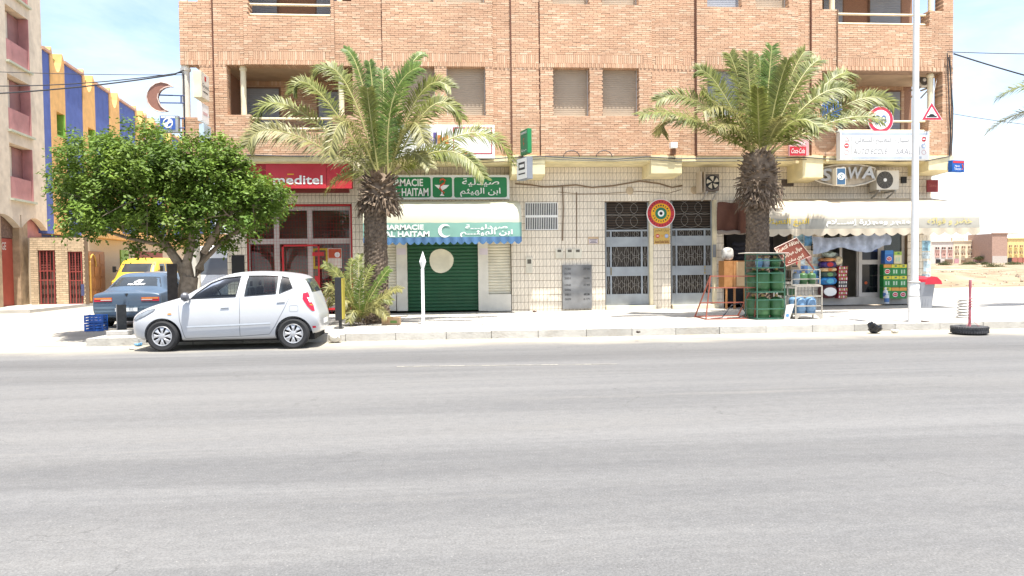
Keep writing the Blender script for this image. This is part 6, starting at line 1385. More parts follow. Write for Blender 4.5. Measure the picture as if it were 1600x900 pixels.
# ---- silver white hatchback
wr = .282
pf, pr_ = gnd(257, 549, 0), gnd(460, 544.5, 0); vec = pr_-pf; ang = math.atan2(vec.y, vec.x); mid = (pf+pr_)/2
HB = .7
t = thing('hatchback_car', 'silver white small hatchback parked at the kerb under the tree', 'car', (mid.x-math.sin(ang)*HB, mid.y+math.cos(ang)*HB, .0), ang, local=True)
WBX = vec.length/2
SIL = P('silver_white_paint', .46, .47, .485, .3, dirt=.06, var=.03, scale=1, coat=.5, spec=.5)
def sec(zb, wl, wm, zm, wb, zb_, wr_, zr, zt, dx=0): return [(0, zb), (wl*.85, zb), (wl, zb+.06), (wm, zm), (wm, zm+.18 if zm+.18 < zb_-.05 else (zm+zb_)/2), (wb, zb_), (wr_, zr), (wr_*.72, zr+(zt-zr)*.75), (0, zt)]
st = [(-1.765, sec(.24, .42, .5, .42, .48, .58, .42, .63, .65)),
      (-1.70, sec(.2, .6, .66, .42, .62, .66, .52, .71, .735)),
      (-1.5, sec(.18, .74, .775, .45, .72, .76, .6, .82, .845)),
      (-1.22, sec(.17, .76, .795, .48, .755, .86, .64, .915, .94)),
      (-.9, sec(.165, .765, .8, .5, .77, .93, .66, 1.0, 1.03)),
      (-.72, sec(.165, .765, .8, .5, .775, .965, .67, 1.09, 1.12)),
      (-.4, sec(.165, .765, .8, .5, .775, .985, .63, 1.315, 1.345)),
      (-.08, sec(.165, .765, .8, .5, .775, 1.0, .58, 1.465, 1.505)),
      (.3, sec(.165, .765, .8, .5, .775, 1.015, .57, 1.5, 1.545)),
      (.8, sec(.165, .765, .8, .52, .775, 1.04, .565, 1.48, 1.53)),
      (1.25, sec(.175, .76, .8, .54, .77, 1.07, .55, 1.42, 1.47)),
      (1.43, sec(.2, .74, .785, .54, .75, 1.07, .55, 1.36, 1.41)),
      (1.60, sec(.24, .7, .75, .54, .71, 1.0, .6, 1.04, 1.06)),
      (1.71, sec(.27, .64, .7, .5, .64, .66, .56, .7, .71)),
      (1.765, sec(.3, .5, .6, .46, .55, .58, .48, .61, .62))]
# real proportions of the car: short tail, low roof
def fm(x, z): return (x if x < 1 else 1+(x-1)*.8, z if z < .3 else .3+(z-.3)*.915)
st = [(fm(x, 0)[0], [(a, fm(0, b)[1]) for a, b in s_]) for x, s_ in st]
skin0 = skin
def skin(bvh, poly, axis, *a, **k):
    if axis[0] == 'y': poly = [fm(*p) for p in poly]
    elif axis[0] == 'x': poly = [(p[0], fm(0, p[1])[1]) for p in poly]
    return skin0(bvh, poly, axis, *a, **k)
fwin = [(-.66, 1.0), (-.58, 1.1), (-.33, 1.31), (-.1, 1.405), (.2, 1.44), (.13, 1.03)]; rwin = [(.29, 1.04), (.33, 1.445), (.62, 1.445), (.86, 1.43), (.84, 1.075)]; qwin = [(.9, 1.08), (.92, 1.425), (1.06, 1.395), (1.17, 1.18)]
body, bvh = carbody(st, (-WBX, WBX), wr, t, SIL, [[fm(*p) for p in w] for w in (fwin, rwin, qwin)])
for nm, w in (('front_window', fwin), ('rear_window', rwin), ('quarter_window', qwin)):
    for ax in ('y-', 'y+'): skin(bvh, w, ax, CARG, t, nm, -.012)
    for ax in ('y-',):
        for i in range(len(w)):
            skin(bvh, strip([w[i], w[(i+1) % len(w)]], .016), ax, BLACK, t, 'window_seal', .003, 2)
q = MB(); q.box(-.62, 1.1, -.66, .66, .93, .957) ; q.v = [(x, y, z+(.05 if x > 0 else 0)) for x, y, z in q.v]; q.build('cabin_floor', P('cabin_dark', .03, .03, .033, .8), t)
for X, Yv in ((.22, -.34), (.22, .34), (.98, -.36), (.98, .3)):
    q = MB(); q.box(X, X+.12, Yv-.2, Yv+.2, 1.0, 1.2 if X < .5 else 1.12); q.box(X+.01, X+.1, Yv-.11, Yv+.11, 1.22 if X < .5 else 1.14, 1.36 if X < .5 else 1.26); q.v = [(a, b, fm(0, c)[1]) for a, b, c in q.v]; q.build('seat', MATS['cabin_dark'], t, bevel=.03)
q = MB(); q.lathe([(.17, -.012), (.185, 0), (.17, .012)], 20, Matrix.Translation((-.3, -.34, 1.01)) @ Matrix.Rotation(R(65), 4, 'Y'), caps=False); q.build('steering_wheel', BLACK, t)
ws = [(-.7, -.55), (-.7, .55), (-.1, .5), (-.1, -.5)]
skin(bvh, ws, 'z', DKG, t, 'windscreen', .004, 3)
skin(bvh, [(-.52, 1.1), (.52, 1.1), (.47, 1.37), (-.47, 1.37)], 'x+', DKG, t, 'rear_screen', .005, 3)
skin(bvh, [(1.36, 1.35), (1.42, 1.36), (1.58, 1.06), (1.50, 1.06)], 'y-', P('rear_glass_edge', .28, .3, .28, .2), t, 'rear_screen_edge', .004, 2)
for ax in ('y-', 'y+'):
    TLR = P('tail_lamp_red', .5, .015, .04, .15)
    lamp = skin(bvh, [(1.40, 1.08), (1.5, 1.1), (1.545, 1.03), (1.545, .97), (1.63, .84), (1.66, .72), (1.6, .73), (1.51, .82), (1.4, .97)], ax, TLR, t, 'tail_lamp', .008, 2)
    skin(bvh, [(1.50, 1.0), (1.535, .99), (1.585, .9), (1.55, .9)], ax, LETTER, lamp, 'reverse_lamp', .013, 1)
    skin(bvh, [(1.55, .865), (1.61, .855), (1.62, .83), (1.57, .845)], ax, P('indicator', .65, .25, .04, .2), lamp, 'indicator', .013, 1)
    hl_ = skin(bvh, [(-1.68, .6), (-1.6, .7), (-1.42, .79), (-1.27, .82), (-1.3, .775), (-1.45, .68), (-1.62, .6)], ax, P('headlamp', .2, .22, .24, .08, var=.2, scale=9), t, 'headlamp', .008, 2)
    hp_ = [(-1.68, .6), (-1.6, .7), (-1.42, .79), (-1.27, .82), (-1.3, .775), (-1.45, .68), (-1.62, .6)]
    for i in range(7): skin(bvh, strip([hp_[i], hp_[(i+1) % 7]], .012), ax, P('lamp_edge', .09, .09, .1), hl_, 'lamp_rim', .01, 1)
    SEAM = P('seam', .12, .125, .135, .6)
    for pts in ([(-.86, .93), (-.84, .6), (-.78, .3), (-.76, .23)], [(.2, 1.03), (.21, .7), (.2, .26)], [(1.1, .98), (.98, .75), (.83, .45), (.72, .28), (.2, .25), (-.76, .23)], [(-.86, .92), (-.66, .99)]): skin(bvh, strip(pts, .008), ax, SEAM, t, 'door_seam', .002, 3)
    skin(bvh, strip([(-.72, .455), (-.1, .47), (.75, .5)], .035), ax, P('rub_strip', .57, .6, .63, .35), t, 'rub_strip', .012, 3); skin(bvh, strip([(-.72, .437), (-.1, .452), (.75, .482)], .006), ax, SEAM, t, 'rub_strip_line', .013, 3)
    for X, Z in ((-.05, .83), (.94, .92)): q = skin(bvh, strip([(X-.075, Z), (X+.075, Z+.008)], .03), ax, SIL, t, 'door_handle', .018, 2); skin(bvh, strip([(X-.07, Z-.022), (X+.07, Z-.015)], .012), ax, SEAM, t, 'handle_recess', .003, 2)
    skin(bvh, [(-1.055, .715), (-1.03, .73), (-.99, .73), (-.97, .715), (-.99, .7), (-1.03, .7)], ax, MATS['indicator'], t, 'side_indicator', .008, 1)
    skin(bvh, [(1.6, .42), (1.67, .42), (1.68, .38), (1.61, .375)], ax, TLR, t, 'reflector', .006, 1)
sk_ = [(1.13, .84), (1.28, .84), (1.3, .82), (1.3, .74), (1.28, .72), (1.13, .72), (1.11, .74), (1.11, .82)]
for i in range(8): skin(bvh, strip([sk_[i], sk_[(i+1) % 8]], .005), 'y-', SEAM, t, 'fuel_flap_seam', .002, 2)
for s in (-1, 1):
    q = MB(); q.lathe([(.0, -.05), (.06, -.045), (.085, 0), (.075, .05), (.03, .075), (0, .08)], 14, Matrix.Translation((-.72, s*.87, .985)) @ Matrix.Rotation(R(90), 4, 'Y'), caps=False); q.bar((-.66, s*.76, .93), (-.69, s*.85, .96), .03); q.build('wing_mirror', P('mirror_dark', .1, .1, .11, .3), t, smooth=True)
skin(bvh, [(-.26, .43), (.26, .43), (.26, .54), (-.26, .54)], 'x+', LETTER, t, 'number_plate', .006, 1)
for X in (-WBX, WBX):
    for s in (-1, 1): wheel(t, X, s, .715, wr, 8, R(-4) if X < 0 else 0)
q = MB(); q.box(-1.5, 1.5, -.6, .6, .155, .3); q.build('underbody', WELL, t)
skin = skin0
# ---- blue sedan seen from behind, in the side street
def sec2(zb, w, zs, wt, zt, ws=None): return [(0, zb), (w*.88, zb), (w, zb+.07), (w*1.02, (zb+zs)/2), (w, zs-.04), (w*.96, zs), (wt, zt-.05), (wt*.8, zt-.01), (0, zt)]
STR = math.atan2(1, -.115)      # heading of the side street
ps2 = gnd(197, 513, .004); BLUE = P('faded_blue_paint', .065, .1, .15, .35, var=.12, scale=2.5, coat=.3, dirt=.12)
t = thing('sedan_car', 'faded blue saloon car with lion emblem on its rear window, seen from behind', 'car', (ps2.x-.15, ps2.y+2.05, .004), STR-R(180)-R(1), local=True)
# local: nose at -x, tail at +x; turned so that the tail faces the street
stp = [(-2.1, sec2(.25, .55, .55, .45, .62)), (-1.95, sec2(.2, .76, .66, .62, .74)), (-1.2, sec2(.18, .8, .82, .68, .9)), (-.75, sec2(.18, .81, .88, .7, .98)), (-.35, sec2(.18, .81, .9, .62, 1.28)), (0, sec2(.18, .81, .91, .58, 1.4)), (.6, sec2(.18, .81, .92, .57, 1.4)), (.95, sec2(.18, .81, .92, .58, 1.34)), (1.35, sec2(.19, .81, .92, .66, 1.05)), (1.5, sec2(.2, .8, .91, .7, .97)), (1.6, sec2(.2, .8, .9, .72, .955)), (1.95, sec2(.26, .795, .875, .74, .935)), (2.05, sec2(.28, .79, .865, .74, .92)), (2.085, sec2(.3, .785, .84, .73, .89)), (2.1, sec2(.34, .76, .78, .7, .83))]
body, bvh = carbody(stp, (-1.32, 1.25), .29, t, BLUE)
def tail(poly, m, nm, off=.005, cuts=2): return skin(bvh, poly, 'x+', m, t, nm, off, cuts)
rg = skin(bvh, [(.99, -.5), (.99, .5), (1.36, .62), (1.36, -.62)], 'z', DKG, t, 'rear_window', .004, 3)
for s in (-1, 1):
    ax = 'y-' if s < 0 else 'y+'
    skin(bvh, [(-.5, .96), (-.2, 1.24), (.02, 1.31), (.02, .96)], ax, DKG, t, 'front_window', .004, 2); skin(bvh, [(.1, .96), (.1, 1.31), (.62, 1.3), (.98, 1.1), (1.02, .97)], ax, DKG, t, 'rear_side_window', .004, 2)
    skin(bvh, strip([(.06, .95), (.06, .25)], .01), ax, SEAM, t, 'door_seam', .003, 3); skin(bvh, strip([(-1.9, .5), (1.95, .5)], .04), ax, P('trim_grey', .1, .11, .12, .6), t, 'side_trim', .01, 3)
    lam = tail([(s*.34, .68), (s*.76, .68), (s*.76, .78), (s*.34, .78)], TLR, 'tail_lamp', .012)
    if lam: skin(bvh, [(s*.35, .735), (s*.74, .735), (s*.74, .775), (s*.35, .775)], 'x+', P('lamp_amber', .6, .2, .04, .2), lam, 'amber_lens', .018, 2); skin(bvh, [(s*.35, .705), (s*.6, .705), (s*.6, .73), (s*.35, .73)], 'x+', P('lamp_clear', .6, .45, .42, .2), lam, 'clear_lens', .018, 2)
tail([(-.74, .42), (.74, .42), (.74, .56), (-.74, .56)], P('bumper_blue', .12, .17, .22, .5), 'bumper', .05); tail([(-.74, .485), (.74, .485), (.74, .5), (-.74, .5)], P('bumper_line', .05, .07, .1), 'bumper_line', .056)
tail([(-.26, .43), (.26, .43), (.26, .52), (-.26, .52)], LETTER, 'number_plate', .062)
em = MB(); ez = .86
for M_, a, b, c in ((Matrix.Rotation(R(20), 4, 'Y'), .02, .012, .09), (Matrix.Rotation(R(-40), 4, 'Y'), .02, .012, .07)): pass
# lettering and lion sticker on the sloping rear window
import itertools
def onwin(vs2, fs2, nm, m):
    q = MB(); pts = []
    for a, b in vs2:
        h = bvh.ray_cast(Vector((b, a, 5)), Vector((0, 0, -1))); pts.append((h[0] if h[0] else Vector((b, a, 1)))+Vector((.006, 0, .008)))
    q.add(pts, fs2); q.build(nm, m, t, fixn=False)
vs0, fs0 = glyphs('PEUGEOT', .02, 0); a0, a1 = min(v.x for v in vs0), max(v.x for v in vs0)
onwin([((v.x-(a0+a1)/2)/(a1-a0)*.42, 1.33-(v.y)/.7*.055) for v in vs0], fs0, 'window_lettering', LETTER)
lion = [(-.09, .0), (-.05, .05), (-.08, .1), (-.03, .1), (-.02, .16), (.03, .2), (.1, .2), (.12, .17), (.07, .15), (.1, .12), (.06, .1), (.1, .06), (.06, .06), (.08, .0), (.04, .0), (.02, .06), (-.03, .04), (-.05, 0)]
onwin([(x*1.1, 1.255-z*.62) for x, z in lion], [tuple(range(len(lion)))], 'lion_emblem', LETTER)
tail([(-.04, .85), (0, .8), (.035, .87), (0, .885)], BLACK, 'badge', .006, 1)
for X in (-1.32, 1.25):
    for s in (-1, 1): wheel(t, X, s, .71, .29, 10)
q = MB(); q.box(-1.8, 1.9, -.6, .6, .17, .32); q.build('underbody', WELL, t)
# ---- grey car beyond, nose towards us
pg = at(247, 470, -20.2+27.5); GREYC = P('grey_car_paint', .1, .11, .125, .3, coat=.3)
t = thing('grey_car', 'grey car beyond the blue saloon, mostly hidden by the tree board', 'car', (pg.x, pg.y, .004), STR, local=True)
body, bvh = carbody(stp, (-1.32, 1.25), .29, t, GREYC)
skin(bvh, [(-.72, -.62), (-.72, .62), (-.05, .5), (-.05, -.5)], 'z', P('windscreen_pale', .3, .36, .4, .1), t, 'windscreen', .004, 3)
for s, ax in ((-1, 'y-'), (1, 'y+')): skin(bvh, [(-.5, .96), (-.2, 1.24), (.62, 1.3), (1.02, .97)], ax, DKG, t, 'side_window', .004, 2); skin(bvh, [(-1.95, .6), (-1.6, .7), (-1.6, .62)], ax, LETTER, t, 'headlamp', .006, 1)
for X in (-1.32, 1.25):
    for s in (-1, 1): wheel(t, X, s, .71, .29, 8)
# ---- vans
def van(label, name, px, depth, W, H, L, m, wz0, wz1, rot, roofrack=False):
    p = at(px, 460, -20.2+depth); t = thing(name, label, 'van', (p.x, p.y, .004), rot, local=True); w = W/2
    def s(zb, k, zt, tw=.9): return [(0, zb), (w*.88*k, zb), (w*k, zb+.1), (w*k*1.02, .7), (w*k, .95), (w*k*.99, 1.0), (w*tw*k, zt-.1), (w*tw*k*.85, zt-.01), (0, zt)]
    stv = [(-L/2, s(.3, .8, .95)), (-L/2+.08, s(.26, .96, 1.05)), (-L/2+.4, s(.25, 1, 1.2)), (-L/2+.6, s(.25, 1, wz0+.1)), (-L/2+.95, s(.25, 1, H*.93)), (-L/2+1.2, s(.25, 1, H*.99)), (0, s(.25, 1, H)), (L/2-.3, s(.25, 1, H)), (L/2-.05, s(.27, .98, H*.97)), (L/2, s(.35, .92, H*.92))]
    body, bvh = carbody(stv, (-L/2+.8, L/2-.8), .33, t, m)
    skin(bvh, [(-w*.84, wz0), (w*.84, wz0), (w*.76, wz1), (-w*.76, wz1)], 'x-', DKG, t, 'windscreen', .006, 3)
    for a, b, ax in ((1, 1, 'y-'), (1, 1, 'y+')):
        for k in range(4): x0 = -L/2+1.05+k*(L-1.6)/4; skin(bvh, [(x0, wz0-.0), (x0, wz1-.02), (x0+(L-1.6)/4-.12, wz1-.02), (x0+(L-1.6)/4-.12, wz0)], ax, DKG, t, 'side_window', .006, 2)
    for s_ in (-1, 1): skin(bvh, [(s_*w*.55, .72), (s_*w*.85, .72), (s_*w*.85, .9), (s_*w*.55, .9)], 'x-', LETTER, t, 'headlamp', .008, 1)
    skin(bvh, [(-w*.9, .36), (w*.9, .36), (w*.9, .52), (-w*.9, .52)], 'x-', P('van_bumper', .05, .05, .05), t, 'bumper', .05, 2)
    for X in (-L/2+.8, L/2-.8):
        for sg in (-1, 1): wheel(t, X, sg, w*.88, .33, 8)
        
    for sg in (-1, 1): q = MB(); q.box(-L/2+.75, -L/2+.82, sg*(w+.1)-.06, sg*(w+.1)+.06, wz0, wz0+.25); q.bar((-L/2+.8, sg*w*.95, wz0+.05), (-L/2+.8, sg*(w+.08), wz0+.1), .03); q.build('wing_mirror', BLACK, t)
    return t, bvh
t, bv = van('yellow and cream minibus parked behind the blue saloon', 'minibus', 236, 34, 1.75, 1.98, 4.2, P('van_yellow', .62, .4, .04, .4, coat=.2), 1.35, 1.72, STR-R(6))
t, bv = van('white van parked behind the tree, facing the road', 'delivery_van', 358, 25.5, 1.8, 2.25, 5.0, P('van_white', .72, .72, .7, .4, coat=.2), 1.28, 1.8, R(90)+R(3))
# ================================================================ left side street: local x runs up the street, -y faces it
CD = Vector((-17.05, 12.27, 0)); A6 = R(96.6)
def loc_u(px):       # distance up the street for a column of the photograph
    q = ray(px, 420); n = Vector((math.cos(A6), math.sin(A6), 0)); nn = Vector((-n.y, n.x, 0)); tt = (CD-CAMP).dot(nn)/q.dot(nn); return (CAMP+q*tt-CD).dot(n)
def loc_z(px, py):
    q = ray(px, py); n = Vector((math.cos(A6), math.sin(A6), 0)); nn = Vector((-n.y, n.x, 0)); tt = (CD-CAMP).dot(nn)/q.dot(nn); return (CAMP+q*tt).z
BEIGE = P('beige_render', .58, .5, .39, .9, dirt=.18, bump=.15); PINK = P('pink_render', .42, .2, .19, .85, dirt=.15)
t = thing('beige_building', 'tall beige block with pink window recesses at the left edge of the view', 'building', tuple(CD), A6, local=True)
UE = loc_u(76); ZS = loc_z(60, 340)
hol = []
U0, U1 = loc_u(21), loc_u(56)
zrows = []
for py0, py1, pyl in ((3, 78, 108), (118, 183, 212), (231, 285, 318)): zrows.append((loc_z(30, py1-8), loc_z(30, py0+8), loc_z(30, pyl-12)))
zA = [z_ for z_ in zrows]
h0 = zA[1][1]-zA[1][0]; fl_ = (zA[0][0]-zA[2][0])/2
z3 = [zA[2][0]+k*fl_ for k in range(4)]
for z_ in z3: hol += [(U0, U1, z_-.85, z_+h0), (U0-4.6, U1-4.6, z_-.85, z_+h0)]
ZB_ = ZS; q = MB()
for c in cells(-10, UE, ZB_, 16.5, hol): q.box(c[0], c[1], 0, .4, c[2], c[3])
q.build('wall', BEIGE, t)
q = MB(); q.box(-10, UE-.02, .402, 9, .12, 16.4); q.build('inner_block', P('pink_dark', .33, .15, .14, .9), t)
for k, z_ in enumerate(z3):
    for du in (0, -4.6):
        q = MB(); q.box(U0+du+.01, U1+du-.01, .03, .3, z_-.84, z_-.03); w_ = q.build('window', PINK, t)
        q = MB(); q.box(U1+du-.06, U1+du-.003, -.015, .39, z_-.84, z_+h0-.003); q.build('reveal', PINK, w_)
        q = MB(); q.box(U0+du-.06, U1+du+.1, -.12, .02, z_-.95, z_-.87); q.build('sill', P('sill_mint', .4, .42, .33, .8), w_)
        q = MB(); q.box(U0+du+.45, U0+du+.95, .34, .38, z_-.02, z_+h0-.05); q.build('pane', P('pane_cream', .55, .48, .38), w_); q = MB(); q.box(U0+du+.98, U1+du-.02, .34, .38, z_-.02, z_+h0-.05); q.build('shutter', P('shut_pink', .25, .12, .11), w_)
        q = MB(); q.box(U0+du+.5, U0+du+.52, .32, .338, z_, z_+h0-.1); q.build('frame', OFFW, w_)
# ground floor of the beige block: arches, pillar, garage door
q = MB(); ZAr = ZS
for a, b in ((-10, loc_u(6)), (loc_u(34), loc_u(47))): q.box(a, b, .05, .5, .12, ZAr-.001)
q.build('pillar', P('tan_stone', .36, .26, .16, .9, var=.25, scale=4), t)
q = MB(); a, b = loc_u(6), loc_u(34); q.box(a, b, .3, .4, .12, loc_z(15, 372)); gd = q.build('garage_door', P('garage_red', .36, .07, .045, .6, var=.1), t)
ua, ub = loc_u(2), loc_u(24); text('GARAGE', OFFW, gd, ua, ub, loc_z(14, 390), loc_z(14, 378), .3, .01)
c = ((loc_u(8)+loc_u(14))/2, loc_z(11, 414)); q = MB(); disc(q, c[0], c[1], .22, .285, .296, 20, .16); q.box(c[0]-.3, c[0]+.3, .297, .2995, c[1]-.3, c[1]+.3); q.build('no_parking_sign', P('np_blue', .35, .35, .5), gd)
q = MB(); q.box(a, b, .28, .41, loc_z(15, 371), ZAr-.002); q.build('transom', P('transom_brown', .16, .1, .07, .8, var=.4, scale=12), t)
q = MB(); q.box(loc_u(46), UE+.3, .35, .45, .12, ZAr-.003); q.build('red_wall', PINK, t)
# flat arches hanging under the first floor
for a, b in ((loc_u(0)-1.0, loc_u(34)), (loc_u(36), UE)):
    n = 12; pts = [(a, ZS)]+[(a+(b-a)*k/n, ZS-.5+.45*math.sin(math.pi*k/n)) for k in range(n+1)]+[(b, ZS)]
    q = MB(); q.prism(pts, .0, .25); q.build('arch', BEIGE, t)
# ---- striped blue and yellow building
t = thing('striped_building', 'school-like building striped blue and ochre with scalloped parapet down the side street', 'building', tuple(CD), A6, local=True)
BL_ = P('stripe_blue', .075, .115, .33, .85, dirt=.08); YE_ = P('stripe_ochre', .62, .36, .13, .85, dirt=.08); GRN = P('lime_green', .2, .42, .06, .7)
cols = [72, 88, 110, 137.5, 156, 178, 193.5, 218, 231.5, 233.5]; us_ = [loc_u(p) for p in cols]; us_[0] = UE+.02
ZT = loc_z(90, 92); ZL = loc_z(110, 368)
step = us_[3]-us_[1]
while us_[-1] < 34: us_.append(us_[-1]+(1.9 if len(us_) % 2 else 2.2))
q = MB(); q.box(us_[0], us_[-1], .62, 9, .12, ZT-.2); q.build('block', BL_, t)
for k in range(len(us_)-1):
    a, b = us_[k], us_[k+1]
    if k % 2 == 0:
        q = MB(); q.box(a, b, .035, .615, ZL, ZT-.02); q.build('blue_panel', BL_, t); q = MB(); q.box(a-.03, b+.03, -.07, .62, ZT-.018, ZT+.1); q.build('coping', P('cop', .5, .3, .2), t)
    else:
        n = 10; top = [(a, ZT+.1)]+[(a+(b-a)*(.12+.76*j/n), ZT+.35-.95*math.sin(math.pi*j/n)**.7) for j in range(n+1)]+[(b, ZT+.1)]
        pts = [(a, ZL)]+top+[(b, ZL)]; mid_ = len(pts)//2
        wz = [loc_z((cols[k]+cols[k+1])/2, 222), loc_z((cols[k]+cols[k+1])/2, 178)] if k < 4 else [4.2, 5.9]
        if k < 9: wz = [loc_z(103, 218), loc_z(103, 181)]
        q = MB(); wa, wb = a+.35*(b-a), b-.08*(b-a)
        q.prism([(a, wz[1])]+top+[(b, wz[1])], .0, .61); q.box(a, wa, .001, .61, wz[0], wz[1]-.001); q.box(wb, b, .001, .61, wz[0], wz[1]-.001); q.box(a, b, .0005, .61, ZL, wz[0]-.001); q.build('ochre_panel', YE_, t)
        q = MB(); q.box(wa+.002, wb-.002, .4, .42, wz[0], wz[1]-.002); w_ = q.build('window', P('win_dark', .2, .15, .08), t)
        q = MB(); q.box(wb-.06, wb-.004, -.02, .4, wz[0]+.002, wz[1]-.004); q.box(wa+.004, wb-.061, .02, .1, wz[0]+.001, wz[0]+.08); q.build('green_reveal', GRN, w_)
        q = MB()
        for j in range(4): q.bar((a+.2+j*.45, .3, ZT-.7), (a+.2+j*.45, .3, ZT+.05), .03)
        q.bar((a, .3, ZT+.05), (b, .3, ZT+.05), .04); q.build('green_railing', GRN, t)
# ---- tiled ground floor annex with barred doors, facing the road
def an(px, Yp): return at(px, 430, Yp).x
YN = at(90, 430, 0).y; pA = CD
YN = 10.4; X0, X1 = an(48, YN), an(133, YN); ZN = at(90, 370.5, YN).z
t = thing('tiled_annex', 'pale brick tiled ground floor with two barred doors in the side street', 'building', ((X0+X1)/2, YN, .12))
ND = [(an(60, YN), an(87, YN), .1, at(74, 391, YN).z), (an(106.5, YN), an(129.5, YN), .1, at(118, 393, YN).z)]
q = MB()
for c in cells(X0, X1, .1, ZN, ND): q.box(c[0], c[1], YN, YN+.3, c[2], c[3])
wl_ = q.build('wall', P('annex_joint', .2, .14, .09, .9), t)
br = []
z_ = .13; r = 0
while z_ < ZN-.05:
    x = X0-(r % 2)*.12
    while x < X1:
        for c in cells(max(x, X0), min(x+.24, X1), z_, z_+.082, ND):
            if c[1]-c[0] > .03 and c[3]-c[2] > .03: br.append((c[0]+.005, c[1]-.005, YN-.008-random.uniform(0, .003), YN+.01, c[2]+.005, c[3]-.007))
        x += .24
    z_ += .082; r += 1
ANB = mat('annex_brick', (.52, .4, .26), .8, var=.1, attr=.18); pieces('brick', br, ANB, wl_, None, 300)
BRD = P('barred_red', .3, .06, .05, .6)
for a, b, z0, z1 in ND:
    q = MB(); q.box(a, b, YN+.2, YN+.22, .12, z1); d_ = q.build('barred_door', P('door_brown_dark', .1, .06, .045, .8), t)
    for k in range(5): X = a+(b-a)*(k+.5)/5; q = MB(); q.bar((X, YN+.03, .12), (X, YN+.03, z1), .035 if k % 2 == 0 else .015); q.build('bar', BRD, d_)
    for f in (.0, .45, .62, 1): q = MB(); q.bar((a, YN+.045, .13+(z1-.15)*f), (b, YN+.045, .13+(z1-.15)*f), .03); q.build('bar', BRD, d_)
    q = MB()
    for k in range(8): q.box(a+.04, (a+b)/2+.1, YN+.12, YN+.15, z1-.12-k*.1, z1-.06-k*.1)
    q.build('louvres', P('louvre_red', .16, .05, .04), d_)
# its side runs on up the street
e0 = Vector((X1, YN+.002, 0)); dS = Vector((math.cos(A6), math.sin(A6), 0)); nS = Vector((-dS.y, dS.x, 0))
def onside(px):
    q_ = ray(px, 430); tt = (e0-CAMP).dot(nS)/q_.dot(nS); return (CAMP+q_*tt-e0).dot(dS)
s = thing('street_side_wall', 'cream tiled street wall with brown double door behind the blue saloon', 'wall', tuple(e0), A6, local=True)
q = MB(); q.box(.62, 30, .05, 4, .1, ZN-.01); q.build('wall', mat('street_wall_cream', (.5, .4, .28), .85, scale=20, col2=(.58, .47, .33)), s)
u0, u1 = onside(138), onside(164); q = MB(); q.box(u0, u1, .0, .06, .12, ZN*.8); d_ = q.build('brown_door', P('door_orange_brown', .3, .12, .035, .5, var=.2), s)
for k in range(3):
    for j in range(4): q = MB(); q.box(u0+(u1-u0)*(k+.06)/3, u0+(u1-u0)*(k+.94)/3, -.02, -.001, .2+j*.5, .62+j*.5); q.build('panel', MATS['door_orange_brown'], d_)
q = MB(); q.tube([(u0+.1+(u1-u0)*.35*(1-math.cos(math.pi*k/8))/2, -.04, (.2 if k in (0,) else 1.6+.5*math.sin(math.pi*k/8))) for k in range(9)], .03, 6); q.build('arch_trim', P('arch_gold', .5, .3, .06), d_)
u0, u1 = onside(190), onside(202); q = MB(); q.box(u0, u1, .0, .06, 1.35, ZN*.85); q.build('green_shutter', P('sh_lime', .25, .42, .07, .6), s); q = MB(); q.box(u0, u1, .0, .06, .12, 1.34); q.build('grey_panel', P('gp', .2, .2, .22), s)
u0, u1 = onside(213), onside(255); q = MB(); q.box(u0, u1, .0, .06, 1.6, ZN*.85); q.build('red_lattice', P('lattice_red', .25, .07, .05, .8, var=.6, scale=14), s)
q = MB(); q.box(.62, 30, -.35, .3, ZN, ZN+.3); q.build('fascia', YE_, s)
q = MB(); q.box(30.1, 40, -8, 6, .1, 4.2); q.build('far_wall', P('far_ochre', .5, .33, .18, .85), s)
q = MB(); q.box(an(127, YN), an(131.5, YN), YN-.05, YN-.012, at(129, 462, YN).z, at(129, 444, YN).z); q.build('blue_plate', P('plate_blue', .06, .07, .16), t)

# ================================================================ open ground and far houses on the right
def lot_h(x, y):
    f = min(1, max(0, (y-17)/6)); n = .3*math.sin(x*.31+y*.17)+.25*math.sin(x*.13-y*.23+1)+.18*math.sin(x*.7+y*.41)+.12*math.sin(x*1.3-y*.9)+.08*math.sin(x*2.3+y*1.7)
    rid = .85*math.exp(-((y-21-.08*x)/2.2)**2)+.35*math.exp(-((y-48+.1*x)/8)**2)
    return f*(max(-.05, .22*n+.02)+rid*(.7+.5*math.sin(x*.45+2)))*(1 if y < 150 else max(.15, 1-(y-150)/60))
q = MB(); ys = [15+.35*k for k in range(60)]+[36+.9*k for k in range(40)]+[72+4*k for k in range(45)]; xs_ = [12+.6*k for k in range(140)]+[97+3*k for k in range(40)]; vs = [(x, y, .0+lot_h(x, y)+random.uniform(0, .05 if 17 < y < 60 else .0)) for y in ys for x in xs_]; n = len(xs_)
q.add(vs, [(j*n+i, j*n+i+1, (j+1)*n+i+1, (j+1)*n+i) for j in range(len(ys)-1) for i in range(n-1)])
LOT = mat('lot_earth', (.17, .115, .065), .95, scale=.5, col2=(.34, .26, .17), bump=.8, bscale=3, detail=10, dirt=.3); struct(q.build('dirt_lot', LOT, smooth=False, fixn=False))
q = MB(); q.add([(14.6, .9, .02), (60, .9, .02), (60, 16, .02), (14.6, 16, .02)], [(0, 1, 2, 3)]); struct(q.build('lot_forecourt', P('forecourt', .45, .42, .36, .95, var=.1)))
